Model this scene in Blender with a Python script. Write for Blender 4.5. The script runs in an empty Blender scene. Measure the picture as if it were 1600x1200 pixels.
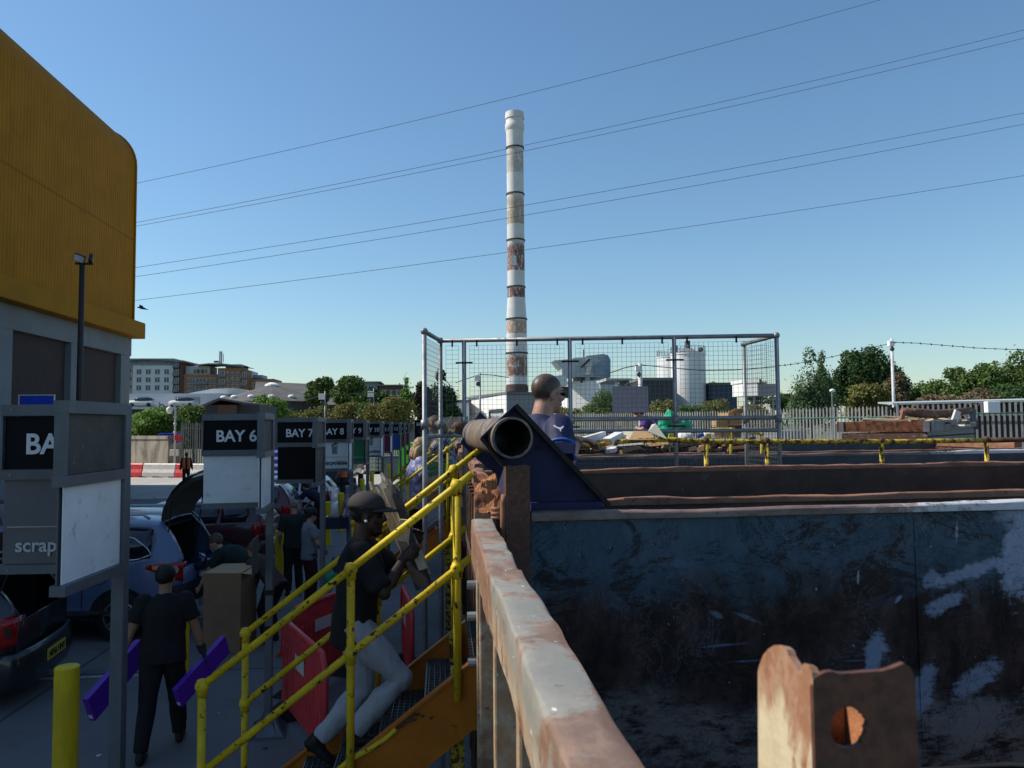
import bpy, bmesh, math, random
from mathutils import Vector, Matrix, Euler, noise
R = math.radians
sc = bpy.context.scene
COL = sc.collection
rng = random.Random(7)
H = 3.0                                   # camera height above the yard
# ------------------------------------------------------------------ camera
YAW, PITCH, ROLL, F = R(5.24), R(3.1), R(0.5), 1200.0
cam_d = bpy.data.cameras.new('camera'); cam = bpy.data.objects.new('camera', cam_d); COL.objects.link(cam)
cam_d.sensor_width = 36.0; cam_d.lens = 36.0*F/1600.0; cam_d.clip_start = 0.05; cam_d.clip_end = 6000
cam.rotation_mode = 'XYZ'
CM = Matrix.Rotation(-YAW, 3, 'Z') @ Matrix.Rotation(R(90)+PITCH, 3, 'X') @ Matrix.Rotation(-ROLL, 3, 'Z')
cam.matrix_world = Matrix.Translation((0, 0, H)) @ CM.to_4x4()
cam_d.dof.use_dof = True; cam_d.dof.focus_distance = 7.5; cam_d.dof.aperture_fstop = 10.0
sc.camera = cam
def ray(px, py):
    return CM @ Vector(((px-800)/F, (600-py)/F, -1.0))
def P(px, py, y):                         # photo pixel on the vertical plane Y = y
    d = ray(px, py); return Vector((0, 0, H)) + d*(y/d.y)
def PX(px, py, x):
    d = ray(px, py); return Vector((0, 0, H)) + d*(x/d.x)
def G(px, py, z=0.0):                     # photo pixel on the horizontal plane Z = z
    d = ray(px, py); return Vector((0, 0, H)) + d*((z-H)/d.z)
# ------------------------------------------------------------------ light
SUN_EL, SUN_AZ = R(43.7), math.atan2(0.20, -0.98)   # direction towards the sun in XY
sd = Vector((math.cos(SUN_AZ)*math.cos(SUN_EL), math.sin(SUN_AZ)*math.cos(SUN_EL), math.sin(SUN_EL)))
sl = bpy.data.lights.new('sun', 'SUN'); sl.energy = 4.0; sl.angle = R(0.53); sl.color = (1.0, 0.93, 0.82)
so = bpy.data.objects.new('sun', sl); COL.objects.link(so); so.location = (-20, 10, 60)
so.rotation_euler = (-sd).to_track_quat('-Z', 'Y').to_euler()
w = bpy.data.worlds.new('World'); sc.world = w; w.use_nodes = True
nt = w.node_tree; nt.nodes.clear()
sky = nt.nodes.new('ShaderNodeTexSky'); sky.sky_type = 'NISHITA'; sky.sun_disc = False
sky.sun_elevation = SUN_EL; sky.sun_rotation = math.atan2(sd.x, sd.y)
sky.air_density = 1.3; sky.dust_density = 0.3; sky.ozone_density = 7.0; sky.altitude = 20
bgn = nt.nodes.new('ShaderNodeBackground'); bgn.inputs['Strength'].default_value = 0.10
wo = nt.nodes.new('ShaderNodeOutputWorld')
tint = nt.nodes.new('ShaderNodeMix'); tint.data_type = 'RGBA'; tint.blend_type = 'MULTIPLY'; tint.inputs['Factor'].default_value = 1.0; tint.inputs[7].default_value = (.985, 1.035, 1.0, 1)   # air colour of the day
nt.links.new(sky.outputs[0], tint.inputs[6]); nt.links.new(tint.outputs[2], bgn.inputs['Color']); nt.links.new(bgn.outputs[0], wo.inputs['Surface'])
sc.view_settings.view_transform = 'Standard'; sc.view_settings.look = 'None'
sc.view_settings.exposure = 0.42; sc.view_settings.gamma = 1.0
# ------------------------------------------------------------------ node DSL
class S:
    def __init__(s, nt, sock): s.nt = nt; s.k = sock
    def _m(s, op, o=None, clamp=False):
        n = s.nt.nodes.new('ShaderNodeMath'); n.operation = op; n.use_clamp = clamp
        s.nt.links.new(s.k, n.inputs[0])
        if isinstance(o, S): s.nt.links.new(o.k, n.inputs[1])
        elif o is not None: n.inputs[1].default_value = o
        return S(s.nt, n.outputs[0])
    def __add__(s, o): return s._m('ADD', o)
    def __sub__(s, o): return s._m('SUBTRACT', o)
    def __mul__(s, o): return s._m('MULTIPLY', o)
    def __pow__(s, o): return s._m('POWER', o)
    def abs(s): return s._m('ABSOLUTE')
    def frac(s): return s._m('FRACT')
    def max(s, o): return s._m('MAXIMUM', o)
    def min(s, o): return s._m('MINIMUM', o)
    def inv(s): return (s*-1.0)+1.0
    def st(s, lo, hi):
        n = s.nt.nodes.new('ShaderNodeMapRange'); n.interpolation_type = 'SMOOTHSTEP'
        s.nt.links.new(s.k, n.inputs['Value'])
        if lo < hi: a = (lo, hi, 0, 1)
        else: a = (hi, lo, 1, 0)
        for i, v in zip(('From Min', 'From Max', 'To Min', 'To Max'), a): n.inputs[i].default_value = v
        return S(s.nt, n.outputs['Result'])
class Mat:
    def __init__(s, name):
        s.m = bpy.data.materials.new(name); s.m.use_nodes = True; s.nt = s.m.node_tree
        s.b = s.nt.nodes['Principled BSDF']
        s.tc = s.nt.nodes.new('ShaderNodeTexCoord')
    def co(s, scale=(1, 1, 1), kind='Object', loc=(0, 0, 0)):
        n = s.nt.nodes.new('ShaderNodeMapping'); n.inputs['Scale'].default_value = scale; n.inputs['Location'].default_value = loc
        s.nt.links.new(s.tc.outputs[kind], n.inputs[0]); return n.outputs[0]
    def xyz(s, kind='Object'):
        n = s.nt.nodes.new('ShaderNodeSeparateXYZ'); s.nt.links.new(s.tc.outputs[kind], n.inputs[0])
        return [S(s.nt, o) for o in n.outputs]
    def noise(s, scale=5, detail=4, rough=.6, stretch=(1, 1, 1), dist=0, loc=(0, 0, 0)):
        n = s.nt.nodes.new('ShaderNodeTexNoise'); n.inputs['Scale'].default_value = scale
        n.inputs['Detail'].default_value = detail; n.inputs['Roughness'].default_value = rough; n.inputs['Distortion'].default_value = dist
        s.nt.links.new(s.co(stretch, loc=loc), n.inputs['Vector']); return S(s.nt, n.outputs[0])
    def vor(s, scale=5, feature='DISTANCE_TO_EDGE', stretch=(1, 1, 1)):
        n = s.nt.nodes.new('ShaderNodeTexVoronoi'); n.feature = feature; n.inputs['Scale'].default_value = scale
        s.nt.links.new(s.co(stretch), n.inputs['Vector']); return S(s.nt, n.outputs['Distance'])
    def island(s):
        n = s.nt.nodes.new('ShaderNodeNewGeometry'); return S(s.nt, n.outputs['Random Per Island'])
    def mix(s, f, a, b):
        n = s.nt.nodes.new('ShaderNodeMix'); n.data_type = 'RGBA'
        if isinstance(f, S): s.nt.links.new(f.k, n.inputs['Factor'])
        else: n.inputs['Factor'].default_value = f
        for v, i in ((a, 6), (b, 7)):
            if isinstance(v, (tuple, list)): n.inputs[i].default_value = (*v[:3], 1)
            else: s.nt.links.new(v, n.inputs[i])
        return n.outputs[2]
    def color(s, c):
        if isinstance(c, (tuple, list)): s.b.inputs['Base Color'].default_value = (*c[:3], 1)
        else: s.nt.links.new(c, s.b.inputs['Base Color'])
    def rough(s, r):
        if isinstance(r, S): s.nt.links.new(r.k, s.b.inputs['Roughness'])
        else: s.b.inputs['Roughness'].default_value = r
    def bump(s, h, strength=.3, dist=.01):
        n = s.nt.nodes.new('ShaderNodeBump'); n.inputs['Strength'].default_value = strength; n.inputs['Distance'].default_value = dist
        s.nt.links.new(h.k, n.inputs['Height']); s.nt.links.new(n.outputs[0], s.b.inputs['Normal'])
MT = {}
def plain(name, c, rough=.6, metal=0, var=.18, scale=6, bump=0, bscale=40, coat=0, dirt=None, dth=(.58, .7), dscale=4, stretch=(1, 1, 1), spec=.4):
    """one paint or material with cloudy variation, optional dirt/rust stains and fine bump"""
    m = Mat(name); n = m.noise(scale, 5, .62, stretch)
    lo = tuple(x*(1-var) for x in c); hi = tuple(min(1, x*(1+var)) for x in c)
    col = m.mix(n.st(.3, .7), lo, hi)
    if dirt:
        d = m.noise(dscale, 8, .68, stretch, dist=.4, loc=(3, 1, 7)).st(*dth)
        col = m.mix(d, col, dirt)
        m.rough((d*.35)+rough)
    else: m.rough((n*.2)+(rough-.1))
    m.color(col); m.b.inputs['Metallic'].default_value = metal
    m.b.inputs['Specular IOR Level'].default_value = spec
    if coat: m.b.inputs['Coat Weight'].default_value = coat; m.b.inputs['Coat Roughness'].default_value = .06
    if bump: m.bump(m.noise(bscale, 4, .6), bump, .01)
    MT[name] = m.m; return m.m
# ------------------------------------------------------------------ mesh builder
def frame(d, up=(0, 0, 1)):
    d = Vector(d).normalized(); u = Vector(up)
    if abs(d.dot(u)) > .98: u = Vector((0, 1, 0)) if abs(d.y) < .9 else Vector((1, 0, 0))
    x = d.cross(u).normalized(); return d, x, x.cross(d).normalized()
class MB:
    def __init__(s): s.v = []; s.f = []; s.m = []; s.k = 0
    def add(s, vs, fs):
        o = len(s.v); s.v += [tuple(p) for p in vs]
        for f in fs: s.f.append([o+i for i in f]); s.m.append(s.k)
        return s
    def box(s, c, size, rot=None):
        c = Vector(c); a, b, d = (x/2 for x in size)
        vs = [Vector((x, y, z)) for x in (-a, a) for y in (-b, b) for z in (-d, d)]
        if rot is not None:
            M = rot if isinstance(rot, Matrix) else Euler(rot).to_matrix()
            vs = [M @ p for p in vs]
        return s.add([c+p for p in vs], [(0, 1, 3, 2), (4, 6, 7, 5), (0, 4, 5, 1), (2, 3, 7, 6), (0, 2, 6, 4), (1, 5, 7, 3)])
    def span(s, a, b):                     # box from corner a to corner b
        a = Vector(a); b = Vector(b); return s.box((a+b)/2, [abs(x) for x in (b-a)])
    def bar(s, a, b, wd, ht, up=(0, 0, 1)):
        a = Vector(a); b = Vector(b); d, x, y = frame(b-a, up)
        vs = [q+x*i*wd/2+y*j*ht/2 for q in (a, b) for i, j in ((-1, -1), (1, -1), (1, 1), (-1, 1))]
        return s.add(vs, [(3, 2, 1, 0), (4, 5, 6, 7), (0, 1, 5, 4), (1, 2, 6, 5), (2, 3, 7, 6), (3, 0, 4, 7)])
    def tube(s, pts, r, n=8, cap=True):
        pts = [Vector(p) for p in pts]; rs = r if isinstance(r, (list, tuple)) else [r]*len(pts)
        o = []; x = None
        for i, p in enumerate(pts):
            d = (pts[min(i+1, len(pts)-1)]-pts[max(i-1, 0)])
            if x is None: d, x, y = frame(d)
            else:
                d.normalize(); x = (x-d*x.dot(d)).normalized(); y = x.cross(d)
            o += [p+(x*math.cos(t)+y*math.sin(t))*rs[i] for t in (2*math.pi*k/n for k in range(n))]
        fs = [(i*n+k, i*n+(k+1) % n, (i+1)*n+(k+1) % n, (i+1)*n+k) for i in range(len(pts)-1) for k in range(n)]
        if cap: fs += [tuple(range(n))[::-1], tuple(range((len(pts)-1)*n, len(pts)*n))]
        return s.add(o, fs)
    def loft(s, pts, rad, side, n=14):     # elliptical sections: rad = [(half width along side, half depth)]
        pts = [Vector(p) for p in pts]; o = []
        for i, p in enumerate(pts):
            d = (pts[min(i+1, len(pts)-1)]-pts[max(i-1, 0)]).normalized()
            sv = Vector(side[i] if isinstance(side[0], (list, tuple, Vector)) else side)
            x = (sv-d*sv.dot(d)).normalized(); y = d.cross(x); a, b = rad[i]
            o += [p+x*math.cos(t)*a+y*math.sin(t)*b for t in (2*math.pi*k/n for k in range(n))]
        fs = [(i*n+k, i*n+(k+1) % n, (i+1)*n+(k+1) % n, (i+1)*n+k) for i in range(len(pts)-1) for k in range(n)]
        fs += [tuple(range(n))[::-1], tuple(range((len(pts)-1)*n, len(pts)*n))]
        return s.add(o, fs)
    def prism(s, poly, o, u, v, thick):    # 2D polygon on plane (o,u,v), extruded along u x v by thick
        o = Vector(o); u = Vector(u); v = Vector(v); w_ = u.cross(v).normalized()*thick
        a = [o+u*p[0]+v*p[1] for p in poly]; n = len(a)
        return s.add(a+[p+w_ for p in a], [tuple(range(n))[::-1], tuple(range(n, 2*n))]+[(i, (i+1) % n, n+(i+1) % n, n+i) for i in range(n)])
    def ell(s, c, r, rot=None, nu=14, nv=9):
        c = Vector(c); r = (r, r, r) if isinstance(r, (int, float)) else r
        M = Matrix.Identity(3) if rot is None else (rot if isinstance(rot, Matrix) else Euler(rot).to_matrix())
        vs = [c+M @ Vector((0, 0, -r[2]))]
        for i in range(1, nv):
            t = -math.pi/2+math.pi*i/nv
            vs += [c+M @ Vector((r[0]*math.cos(t)*math.cos(p), r[1]*math.cos(t)*math.sin(p), r[2]*math.sin(t))) for p in (2*math.pi*k/nu for k in range(nu))]
        vs.append(c+M @ Vector((0, 0, r[2])))
        fs = [(0, 1+(k+1) % nu, 1+k) for k in range(nu)]
        for i in range(nv-2):
            b = 1+i*nu; fs += [(b+k, b+(k+1) % nu, b+nu+(k+1) % nu, b+nu+k) for k in range(nu)]
        b = 1+(nv-2)*nu; fs += [(b+k, b+(k+1) % nu, len(vs)-1) for k in range(nu)]
        return s.add(vs, fs)
    def lathe(s, prof, c=(0, 0, 0), n=24, cap=True):
        c = Vector(c); vs = [c+Vector((r*math.cos(t), r*math.sin(t), z)) for r, z in prof for t in (2*math.pi*k/n for k in range(n))]
        L = len(prof); fs = [(i*n+k, i*n+(k+1) % n, (i+1)*n+(k+1) % n, (i+1)*n+k) for i in range(L-1) for k in range(n)]
        if cap: fs += [tuple(range(n))[::-1], tuple(range((L-1)*n, L*n))]
        return s.add(vs, fs)
    def plate(s, a, b, c, d, t):           # thick quad
        a, b, c, d = (Vector(p) for p in (a, b, c, d)); n = (b-a).cross(d-a).normalized()*t
        return s.add([a, b, c, d, a+n, b+n, c+n, d+n], [(3, 2, 1, 0), (4, 5, 6, 7), (0, 1, 5, 4), (1, 2, 6, 5), (2, 3, 7, 6), (3, 0, 4, 7)])
    def build(s, name, mat, parent=None, smooth=False, bevel=0, local=False, org=None):
        me = bpy.data.meshes.new(name)
        if org is None: org = ORG.get(parent.name, Vector()) if parent else Vector()
        if local: org = Vector()
        org = Vector(org)
        me.from_pydata([Vector(p)-org for p in s.v], [], s.f)
        for m in (mat if isinstance(mat, (list, tuple)) else [mat]): me.materials.append(MT[m] if isinstance(m, str) else m)
        if any(s.m): me.polygons.foreach_set('material_index', s.m)
        if smooth: me.polygons.foreach_set('use_smooth', [True]*len(me.polygons))
        me.update()
        o = bpy.data.objects.new(name, me); COL.objects.link(o)
        if parent: o.parent = parent; ORG[o.name] = org
        else: o.location = org; ORG[o.name] = org
        if bevel:
            b = o.modifiers.new('bevel', 'BEVEL'); b.width = bevel; b.segments = 2; b.limit_method = 'ANGLE'; b.angle_limit = R(40)
        if smooth and smooth != True:
            pass
        return o
ORG = {}
def auto_smooth(o, ang=40):
    me = o.data; me.polygons.foreach_set('use_smooth', [True]*len(me.polygons))
    try: me.set_sharp_from_angle(angle=R(ang))
    except Exception: pass
    return o
def tag(o, label=None, cat=None, group=None, kind=None):
    if label: o['label'] = label
    if cat: o['category'] = cat
    if group: o['group'] = group
    if kind: o['kind'] = kind
    return o
def thing(name, label, cat, loc=(0, 0, 0), rz=0, group=None):
    o = bpy.data.objects.new(name, None); COL.objects.link(o); o.empty_display_size = .2
    o.location = loc; o.rotation_euler = (0, 0, rz); ORG[o.name] = Vector(loc)
    return tag(o, label, cat, group)
def solo(mb, name, mat, label, cat, base, group=None, smooth=False, bevel=0):
    return tag(mb.build(name, mat, None, smooth, bevel, org=base), label, cat, group)
def dup(root, loc, label=None, group=None, rz=None):
    r = root.copy(); COL.objects.link(r); r.location = loc; ORG[r.name] = Vector(loc)
    if rz is not None: r.rotation_euler = (0, 0, rz)
    if label: r['label'] = label
    if group: r['group'] = group
    for ch in list(root.children):
        c = ch.copy(); COL.objects.link(c); c.parent = r
        for g in list(ch.children):
            d = g.copy(); COL.objects.link(d); d.parent = c
    return r
def text_mesh(txt, size, bold=0, depth=.002):
    cu = bpy.data.curves.new('lettering', 'FONT'); cu.body = txt; cu.size = size; cu.offset = bold; cu.extrude = depth; cu.resolution_u = 4
    o = bpy.data.objects.new('lettering', cu); COL.objects.link(o)
    dg = bpy.context.evaluated_depsgraph_get(); me = bpy.data.meshes.new_from_object(o.evaluated_get(dg))
    bpy.data.objects.remove(o); return me
def text(txt, size, org, u, v, mat, parent, bold=0, align='l', name='lettering', fit=None):
    """flat lettering on the plane (org, u, v)"""
    me = text_mesh(txt, size, bold); u = Vector(u).normalized(); v = Vector(v).normalized(); n = u.cross(v)
    xs = [q.co.x for q in me.vertices]; w_ = max(xs)
    k = (fit/w_) if fit else 1.0
    sh = {'l': 0, 'c': -w_*k/2, 'r': -w_*k}[align]
    po = ORG.get(parent.name, Vector())
    for q in me.vertices:
        c = q.co.copy(); q.co = Vector(org)+u*(c.x*k+sh)+v*c.y+n*c.z-po
    me.materials.clear(); me.materials.append(MT[mat])
    o = bpy.data.objects.new(name, me); COL.objects.link(o); o.parent = parent; ORG[o.name] = po
    return o
def evaluated(o, name):
    dg = bpy.context.evaluated_depsgraph_get(); me = bpy.data.meshes.new_from_object(o.evaluated_get(dg)); me.name = name; return me
# ------------------------------------------------------------------ materials
plain('yellow_paint', (.62, .45, .02), .5, 0, .2, 5, .2, 60, dirt=(.045, .026, .012), dth=(.575, .62), dscale=24, spec=.25)
plain('worn_yellow', (.55, .40, .03), .55, 0, .2, 9, .3, 60, dirt=(.10, .05, .022), dth=(.47, .54), dscale=20)
plain('bollard_yellow', (.70, .49, .012), .55, 0, .22, 5, .1, 60, dirt=(.12, .09, .03), dth=(.60, .8), dscale=6, stretch=(1, 1, .35))
plain('orange_steel', (.44, .135, .006), .5, 0, .15, 3, .15, 40, dirt=(.035, .018, .01), dth=(.62, .70), dscale=5)
plain('grating', (.16, .15, .14), .5, .7, .2, 20)
plain('rust', (.19, .075, .035), .85, 0, .4, 12, .5, 60, dirt=(.05, .025, .018), dth=(.45, .65), dscale=9)
plain('rust_brown', (.09, .045, .03), .8, 0, .4, 10, .4, 50, dirt=(.02, .014, .012), dth=(.45, .7), dscale=5)
plain('rust_orange', (.34, .14, .06), .8, 0, .35, 10, .6, 40, dirt=(.13, .05, .03), dth=(.5, .62), dscale=9)
plain('sign_frame', (.115, .13, .15), .45, .2, .12, 6, .06, 60, dirt=(.2, .2, .19), dth=(.64, .75), dscale=12)
plain('sign_black', (.006, .006, .008), .55, 0, .2, 3, spec=.12)
plain('sign_back', (.085, .08, .075), .6, 0, .25, 3, dirt=(.30, .29, .27), dth=(.64, .70), dscale=14, spec=.2)
plain('sign_white', (.74, .76, .78), .4, 0, .06, 3, dirt=(.42, .42, .41), dth=(.54, .72), dscale=7, spec=.2)
plain('sign_grey', (.13, .13, .14), .5, 0, .08, 3)
plain('sign_green', (.01, .17, .07), .4, 0, .08, 3)
plain('sign_magenta', (.20, .012, .075), .4, 0, .08, 3)
plain('sign_blue', (.012, .10, .42), .4, 0, .08, 3)
plain('sign_brick', (.26, .06, .035), .4, 0, .08, 3)
plain('sign_crimson', (.32, .02, .05), .4, 0, .08, 3)
plain('letter_white', (.75, .77, .80), .5, 0, .03)
plain('letter_grey', (.52, .54, .56), .5, 0, .03)
plain('letter_green', (.10, .42, .22), .5, 0, .03)
plain('galvanised', (.24, .255, .27), .5, .4, .2, 8, .08, 60, dirt=(.18, .18, .18), dth=(.55, .7), dscale=9)
plain('wire', (.16, .17, .18), .5, .5, .1)
plain('black_rubber', (.012, .012, .013), .7, 0, .2)
plain('blue_steel', (.007, .012, .062), .6, 0, .25, 5, .12, 30, dirt=(.02, .016, .016), dth=(.55, .7), dscale=6)
plain('steel_pipe', (.21, .16, .12), .6, .2, .3, 7, .3, 30, dirt=(.09, .09, .11), dth=(.48, .6), dscale=7)
plain('pipe_dark', (.02, .018, .016), .8)
plain('card', (.42, .28, .15), .85, 0, .08, 6)
plain('card_dark', (.25, .155, .085), .85, 0, .1, 6)
plain('board_cream', (.62, .56, .42), .7, 0, .08, 4)
plain('board_white', (.66, .66, .66), .6, 0, .06, 4)
plain('wood_pale', (.42, .33, .22), .8, 0, .25, 5, .2, 60, stretch=(8, 8, 1))
plain('wood_dark', (.05, .04, .035), .7, 0, .3, 6)
plain('green_bag', (.01, .32, .16), .4, 0, .15, 6)
plain('green_tub', (.008, .20, .05), .45, 0, .15, 5)
plain('red_plastic', (.62, .055, .065), .45, 0, .15, 4, dirt=(.34, .07, .07), dth=(.58, .8), dscale=5)
plain('white_plastic', (.62, .60, .56), .5, 0, .08, 4, dirt=(.42, .39, .34), dth=(.52, .75), dscale=5)
plain('orange_plastic', (.65, .11, .04), .5, 0, .15, 4)
plain('purple_card', (.11, .022, .42), .45, 0, .1, 5)
plain('white_spots', (.7, .7, .7), .5)

def ground_mat(NAME, BASE):
    m = Mat(NAME); x, y, z = m.xyz()
    n = m.noise(.35, 6, .6); f = m.noise(6, 5, .7); g = m.noise(1.3, 6, .65, dist=.5)
    c = m.mix(n.st(.3, .7), BASE[0], BASE[1])
    c = m.mix(g.st(.56, .75)*.7, c, tuple(v*.55 for v in BASE[0]))
    c = m.mix(f.st(.62, .75)*.4, c, tuple(min(1, v*1.45) for v in BASE[1]))
    jx = ((x*.22).frac()-.5).abs().st(.492, .4985); jy = ((y*.2).frac()-.5).abs().st(.492, .4985)
    c = m.mix(jx.max(jy)*.8, c, tuple(v*.3 for v in BASE[0]))
    cr = (m.vor(.35)+((g-.5)*.05)).st(.012, .003)*m.noise(.2).st(.5, .6)
    c = m.mix(cr*.8, c, tuple(v*.3 for v in BASE[0]))
    sp = m.noise(2.2, 2, .5, loc=(9, 3, 0)).st(.72, .76)
    c = m.mix(sp*.7, c, tuple(v*.4 for v in BASE[0]))
    m.color(c); m.rough((f*.2)+.75); m.bump(f+(cr*-2.0), .25, .01); MT[NAME] = m.m
def land_mat():
    m = Mat('land'); n = m.noise(.02, 6, .6); f = m.noise(.6, 5, .7)
    m.color(m.mix(f.st(.3, .7), m.mix(n.st(.4, .6), (.09, .10, .05), (.16, .14, .10)), (.07, .08, .04))); m.rough(.95); MT['land'] = m.m
ground_mat('concrete', ((.33, .315, .285), (.42, .40, .36)))
ground_mat('shade_concrete', ((.115, .113, .114), (.165, .16, .154)))  # same yard concrete, with the shade of the near part put into its colour
land_mat()
def skip_wall():
    """inside of the near skip: worn blue paint, bare dark steel, dried white paint"""
    m = Mat('scraped_skip_steel'); x, y, z = m.xyz()      # object space: z = 0 at ground
    n1 = m.noise(1.6, 8, .68, dist=.6); n2 = m.noise(6, 8, .72, stretch=(1, 1, .5)); n3 = m.noise(.9, 6, .6, loc=(5, 2, 1))
    c = m.mix(n2.st(.3, .7), (.046, .080, .108), (.082, .128, .165))
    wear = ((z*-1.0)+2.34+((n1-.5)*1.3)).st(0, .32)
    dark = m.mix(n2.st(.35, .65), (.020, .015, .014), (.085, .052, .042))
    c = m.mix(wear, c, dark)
    rub = m.noise(4, 8, .75, stretch=(.35, 1, 2.2), loc=(2, 2, 8)).st(.6, .66)
    c = m.mix(rub*.8, c, (.075, .038, .026)); c = m.mix(m.noise(2.4, 9, .8, stretch=(.8, 1, 1.5), dist=.8, loc=(12, 2, 5)).st(.52, .57)*.8, c, (.030, .019, .016))
    tan = ((z*-1.0)+1.64+((n3-.5)*1.2)).st(0, .18)*m.noise(7, 8, .75, stretch=(.7, 1, 2)).st(.40, .55)
    c = m.mix(tan*.9, c, (.24, .205, .17))
    sc1 = m.noise(3.2, 3, .5, stretch=(.25, 1, 6), dist=.3, loc=(1, 4, 2)).st(.70, .73)
    c = m.mix(sc1*.5, c, (.16, .19, .26))
    sc2 = m.noise(3.5, 3, .5, stretch=(9, 1, .5), dist=.6, loc=(7, 1, 2)).st(.70, .74)
    c = m.mix(sc2*.7, c, (.008, .008, .010))
    flk = m.noise(13, 4, .6, stretch=(1.3, 1, .6), loc=(3, 9, 2)).st(.71, .73)*n1.st(.45, .55)
    c = m.mix(flk*.8, c, (.30, .33, .38))
    fine = m.noise(26, 6, .75, stretch=(.6, 1, 1.4), loc=(2, 5, 1)); ns = m.noise(9, 8, .78, stretch=(1, 1, .8), loc=(3, 3, 3)); brush = m.noise(5, 7, .75, stretch=(.5, 1, 3.5), dist=.6)
    def splash(c, cx, cz, ang, lx, lz, col, f, thr=.5):
        lx *= 1.1; lz *= 1.1
        ca, sa = math.cos(ang), math.sin(ang)
        u = ((x-cx)*ca+(z-cz)*sa)*(1/lx); v = ((z-cz)*ca-(x-cx)*sa)*(1/lz)
        d = (u*u+v*v)._m('SQRT')+((ns-.5)*2.3)+((brush-.5)*1.6)
        return m.mix(d.st(1.05, .55)*(fine.st(.26, .46))*f, c, col)
    W = (.34, .40, .52)
    def sp(c, px, py, ang, lx, lz, col, f):
        p = P(px, py, 3.83); return splash(c, p.x, p.z, ang, lx*.0033, lz*.0033, col, f)
    c = sp(c, 1592, 850, 1.42, 85, 30, W, .9); c = sp(c, 1580, 800, .2, 40, 14, W, .6)
    c = sp(c, 1515, 893, .33, 62, 11, W, .75); c = sp(c, 1455, 906, .9, 16, 12, W, .5)
    c = sp(c, 1472, 946, .42, 46, 12, W, .7); c = sp(c, 1368, 1022, 1.3, 34, 16, W, .8)
    c = sp(c, 1405, 935, .8, 8, 3, W, .6); c = sp(c, 1445, 1075, 1.3, 44, 16, W, .7); c = sp(c, 1530, 1060, .5, 44, 20, (.30, .35, .44), .8)
    c = sp(c, 1520, 1120, .2, 80, 34, (.22, .215, .21), .8); c = sp(c, 1120, 960, -.35, 13, 5, (.24, .27, .34), .6); c = sp(c, 1170, 966, -.4, 22, 3, (.18, .20, .26), .6)
    c = sp(c, 1130, 1008, .05, 34, 2, (.17, .21, .32), .7); c = sp(c, 1180, 1032, .02, 44, 1.6, (.17, .21, .32), .6); c = sp(c, 1060, 880, -.2, 16, 7, (.10, .15, .22), .6); c = sp(c, 1495, 830, 1.5, 20, 3, (.4, .42, .46), .7); c = sp(c, 1341, 902, 1.5, 10, 2, (.4, .42, .46), .7)
    tw = m.noise(2.6, 9, .78, stretch=(1, 1, 1), dist=1.6, loc=(6, 2, 9)); c = m.mix(((tw-.5).abs().st(.012, .004))*m.noise(1.1, 3, .5, loc=(2, 7, 4)).st(.42, .55)*.85, c, (.007, .007, .009))
    tw2 = m.noise(5.5, 8, .75, dist=1.2, loc=(1, 8, 3)); c = m.mix(((tw2-.5).abs().st(.010, .003))*m.noise(1.4, 3, .5, loc=(9, 7, 4)).st(.48, .6)*.7, c, (.16, .17, .20))
    pt = m.noise(40, 2, .5, stretch=(1, 1, .4), loc=(4, 4, 4)).st(.735, .75); c = m.mix(pt*.7, c, (.34, .36, .40))
    m.color(c); m.rough((n2*.3)+.5); m.b.inputs['Specular IOR Level'].default_value = .14
    m.bump(n2+(n1*1.5), .25, .02); MT['skip_wall'] = m.m
    # grey rail with rust
    m = Mat('rusty_grey_rail'); x, y, z = m.xyz()
    n1 = m.noise(4.5, 8, .68, dist=.5); n2 = m.noise(14, 8, .7, stretch=(1, .6, 1)); n3 = m.noise(2.2, 5, .6, loc=(8, 0, 1))
    c = m.mix(n1.st(.35, .68), (.225, .22, .195), (.32, .305, .265))
    side = (z-2.395).st(.10, -.01)
    c = m.mix(side*.75, c, m.mix(n2.st(.35, .6), (.52, .45, .33), (.42, .25, .13)))
    edge = ((x-.205).abs()+((n1-.5)*.09)).st(.045, .062)
    c = m.mix(edge*.8, c, (.20, .085, .045))
    patch = (n3+((n1-.5)*1.1)).st(.455, .57)
    c = m.mix(patch*.8, c, m.mix(n2.st(.4, .6), (.17, .085, .05), (.27, .155, .10)))
    c = m.mix(n2.st(.62, .68)*.8, c, (.09, .05, .035))
    c = m.mix(m.noise(26, 3, .5, stretch=(1, .5, 1), loc=(5, 6, 7)).st(.705, .73), c, (.62, .62, .60))
    m.color(c); m.rough((n2*.25)+.45); m.bump(n1+(n2*.5), .35, .012); MT['rail_grey'] = m.m
    m = Mat('rusty_cream_post'); x, y, z = m.xyz()
    n1 = m.noise(16, 7, .65, dist=.4, stretch=(1, 1, .5)); n2 = m.noise(60, 5, .6)
    c = m.mix(n2.st(.3, .7), (.50, .42, .27), (.60, .52, .36))
    top = ((z-2.70)+((n1-.5)*.28)).st(-.01, .03)
    c = m.mix(top, c, m.mix(n2.st(.4, .6), (.30, .15, .085), (.38, .22, .14)))
    c = m.mix(n1.st(.53, .60), c, (.28, .12, .06))
    m.color(c); m.rough(.6); m.bump(n1+n2, .3, .004); MT['post_cream'] = m.m
    m = Mat('brown_dark_plate'); n1 = m.noise(9, 7, .65); n2 = m.noise(50, 4, .6)
    m.color(m.mix(n1.st(.45, .7), m.mix(n2.st(.3, .7), (.062, .024, .013), (.135, .052, .030)), (.07, .038, .026))); m.rough(.6); m.bump(n2, .3, .004); MT['plate_brown'] = m.m
    # painted brown skip rims with white dribbles
    m = Mat('rim_brown'); n1 = m.noise(5, 8, .7, stretch=(.5, 1, 1)); n2 = m.noise(22, 6, .7)
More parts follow.
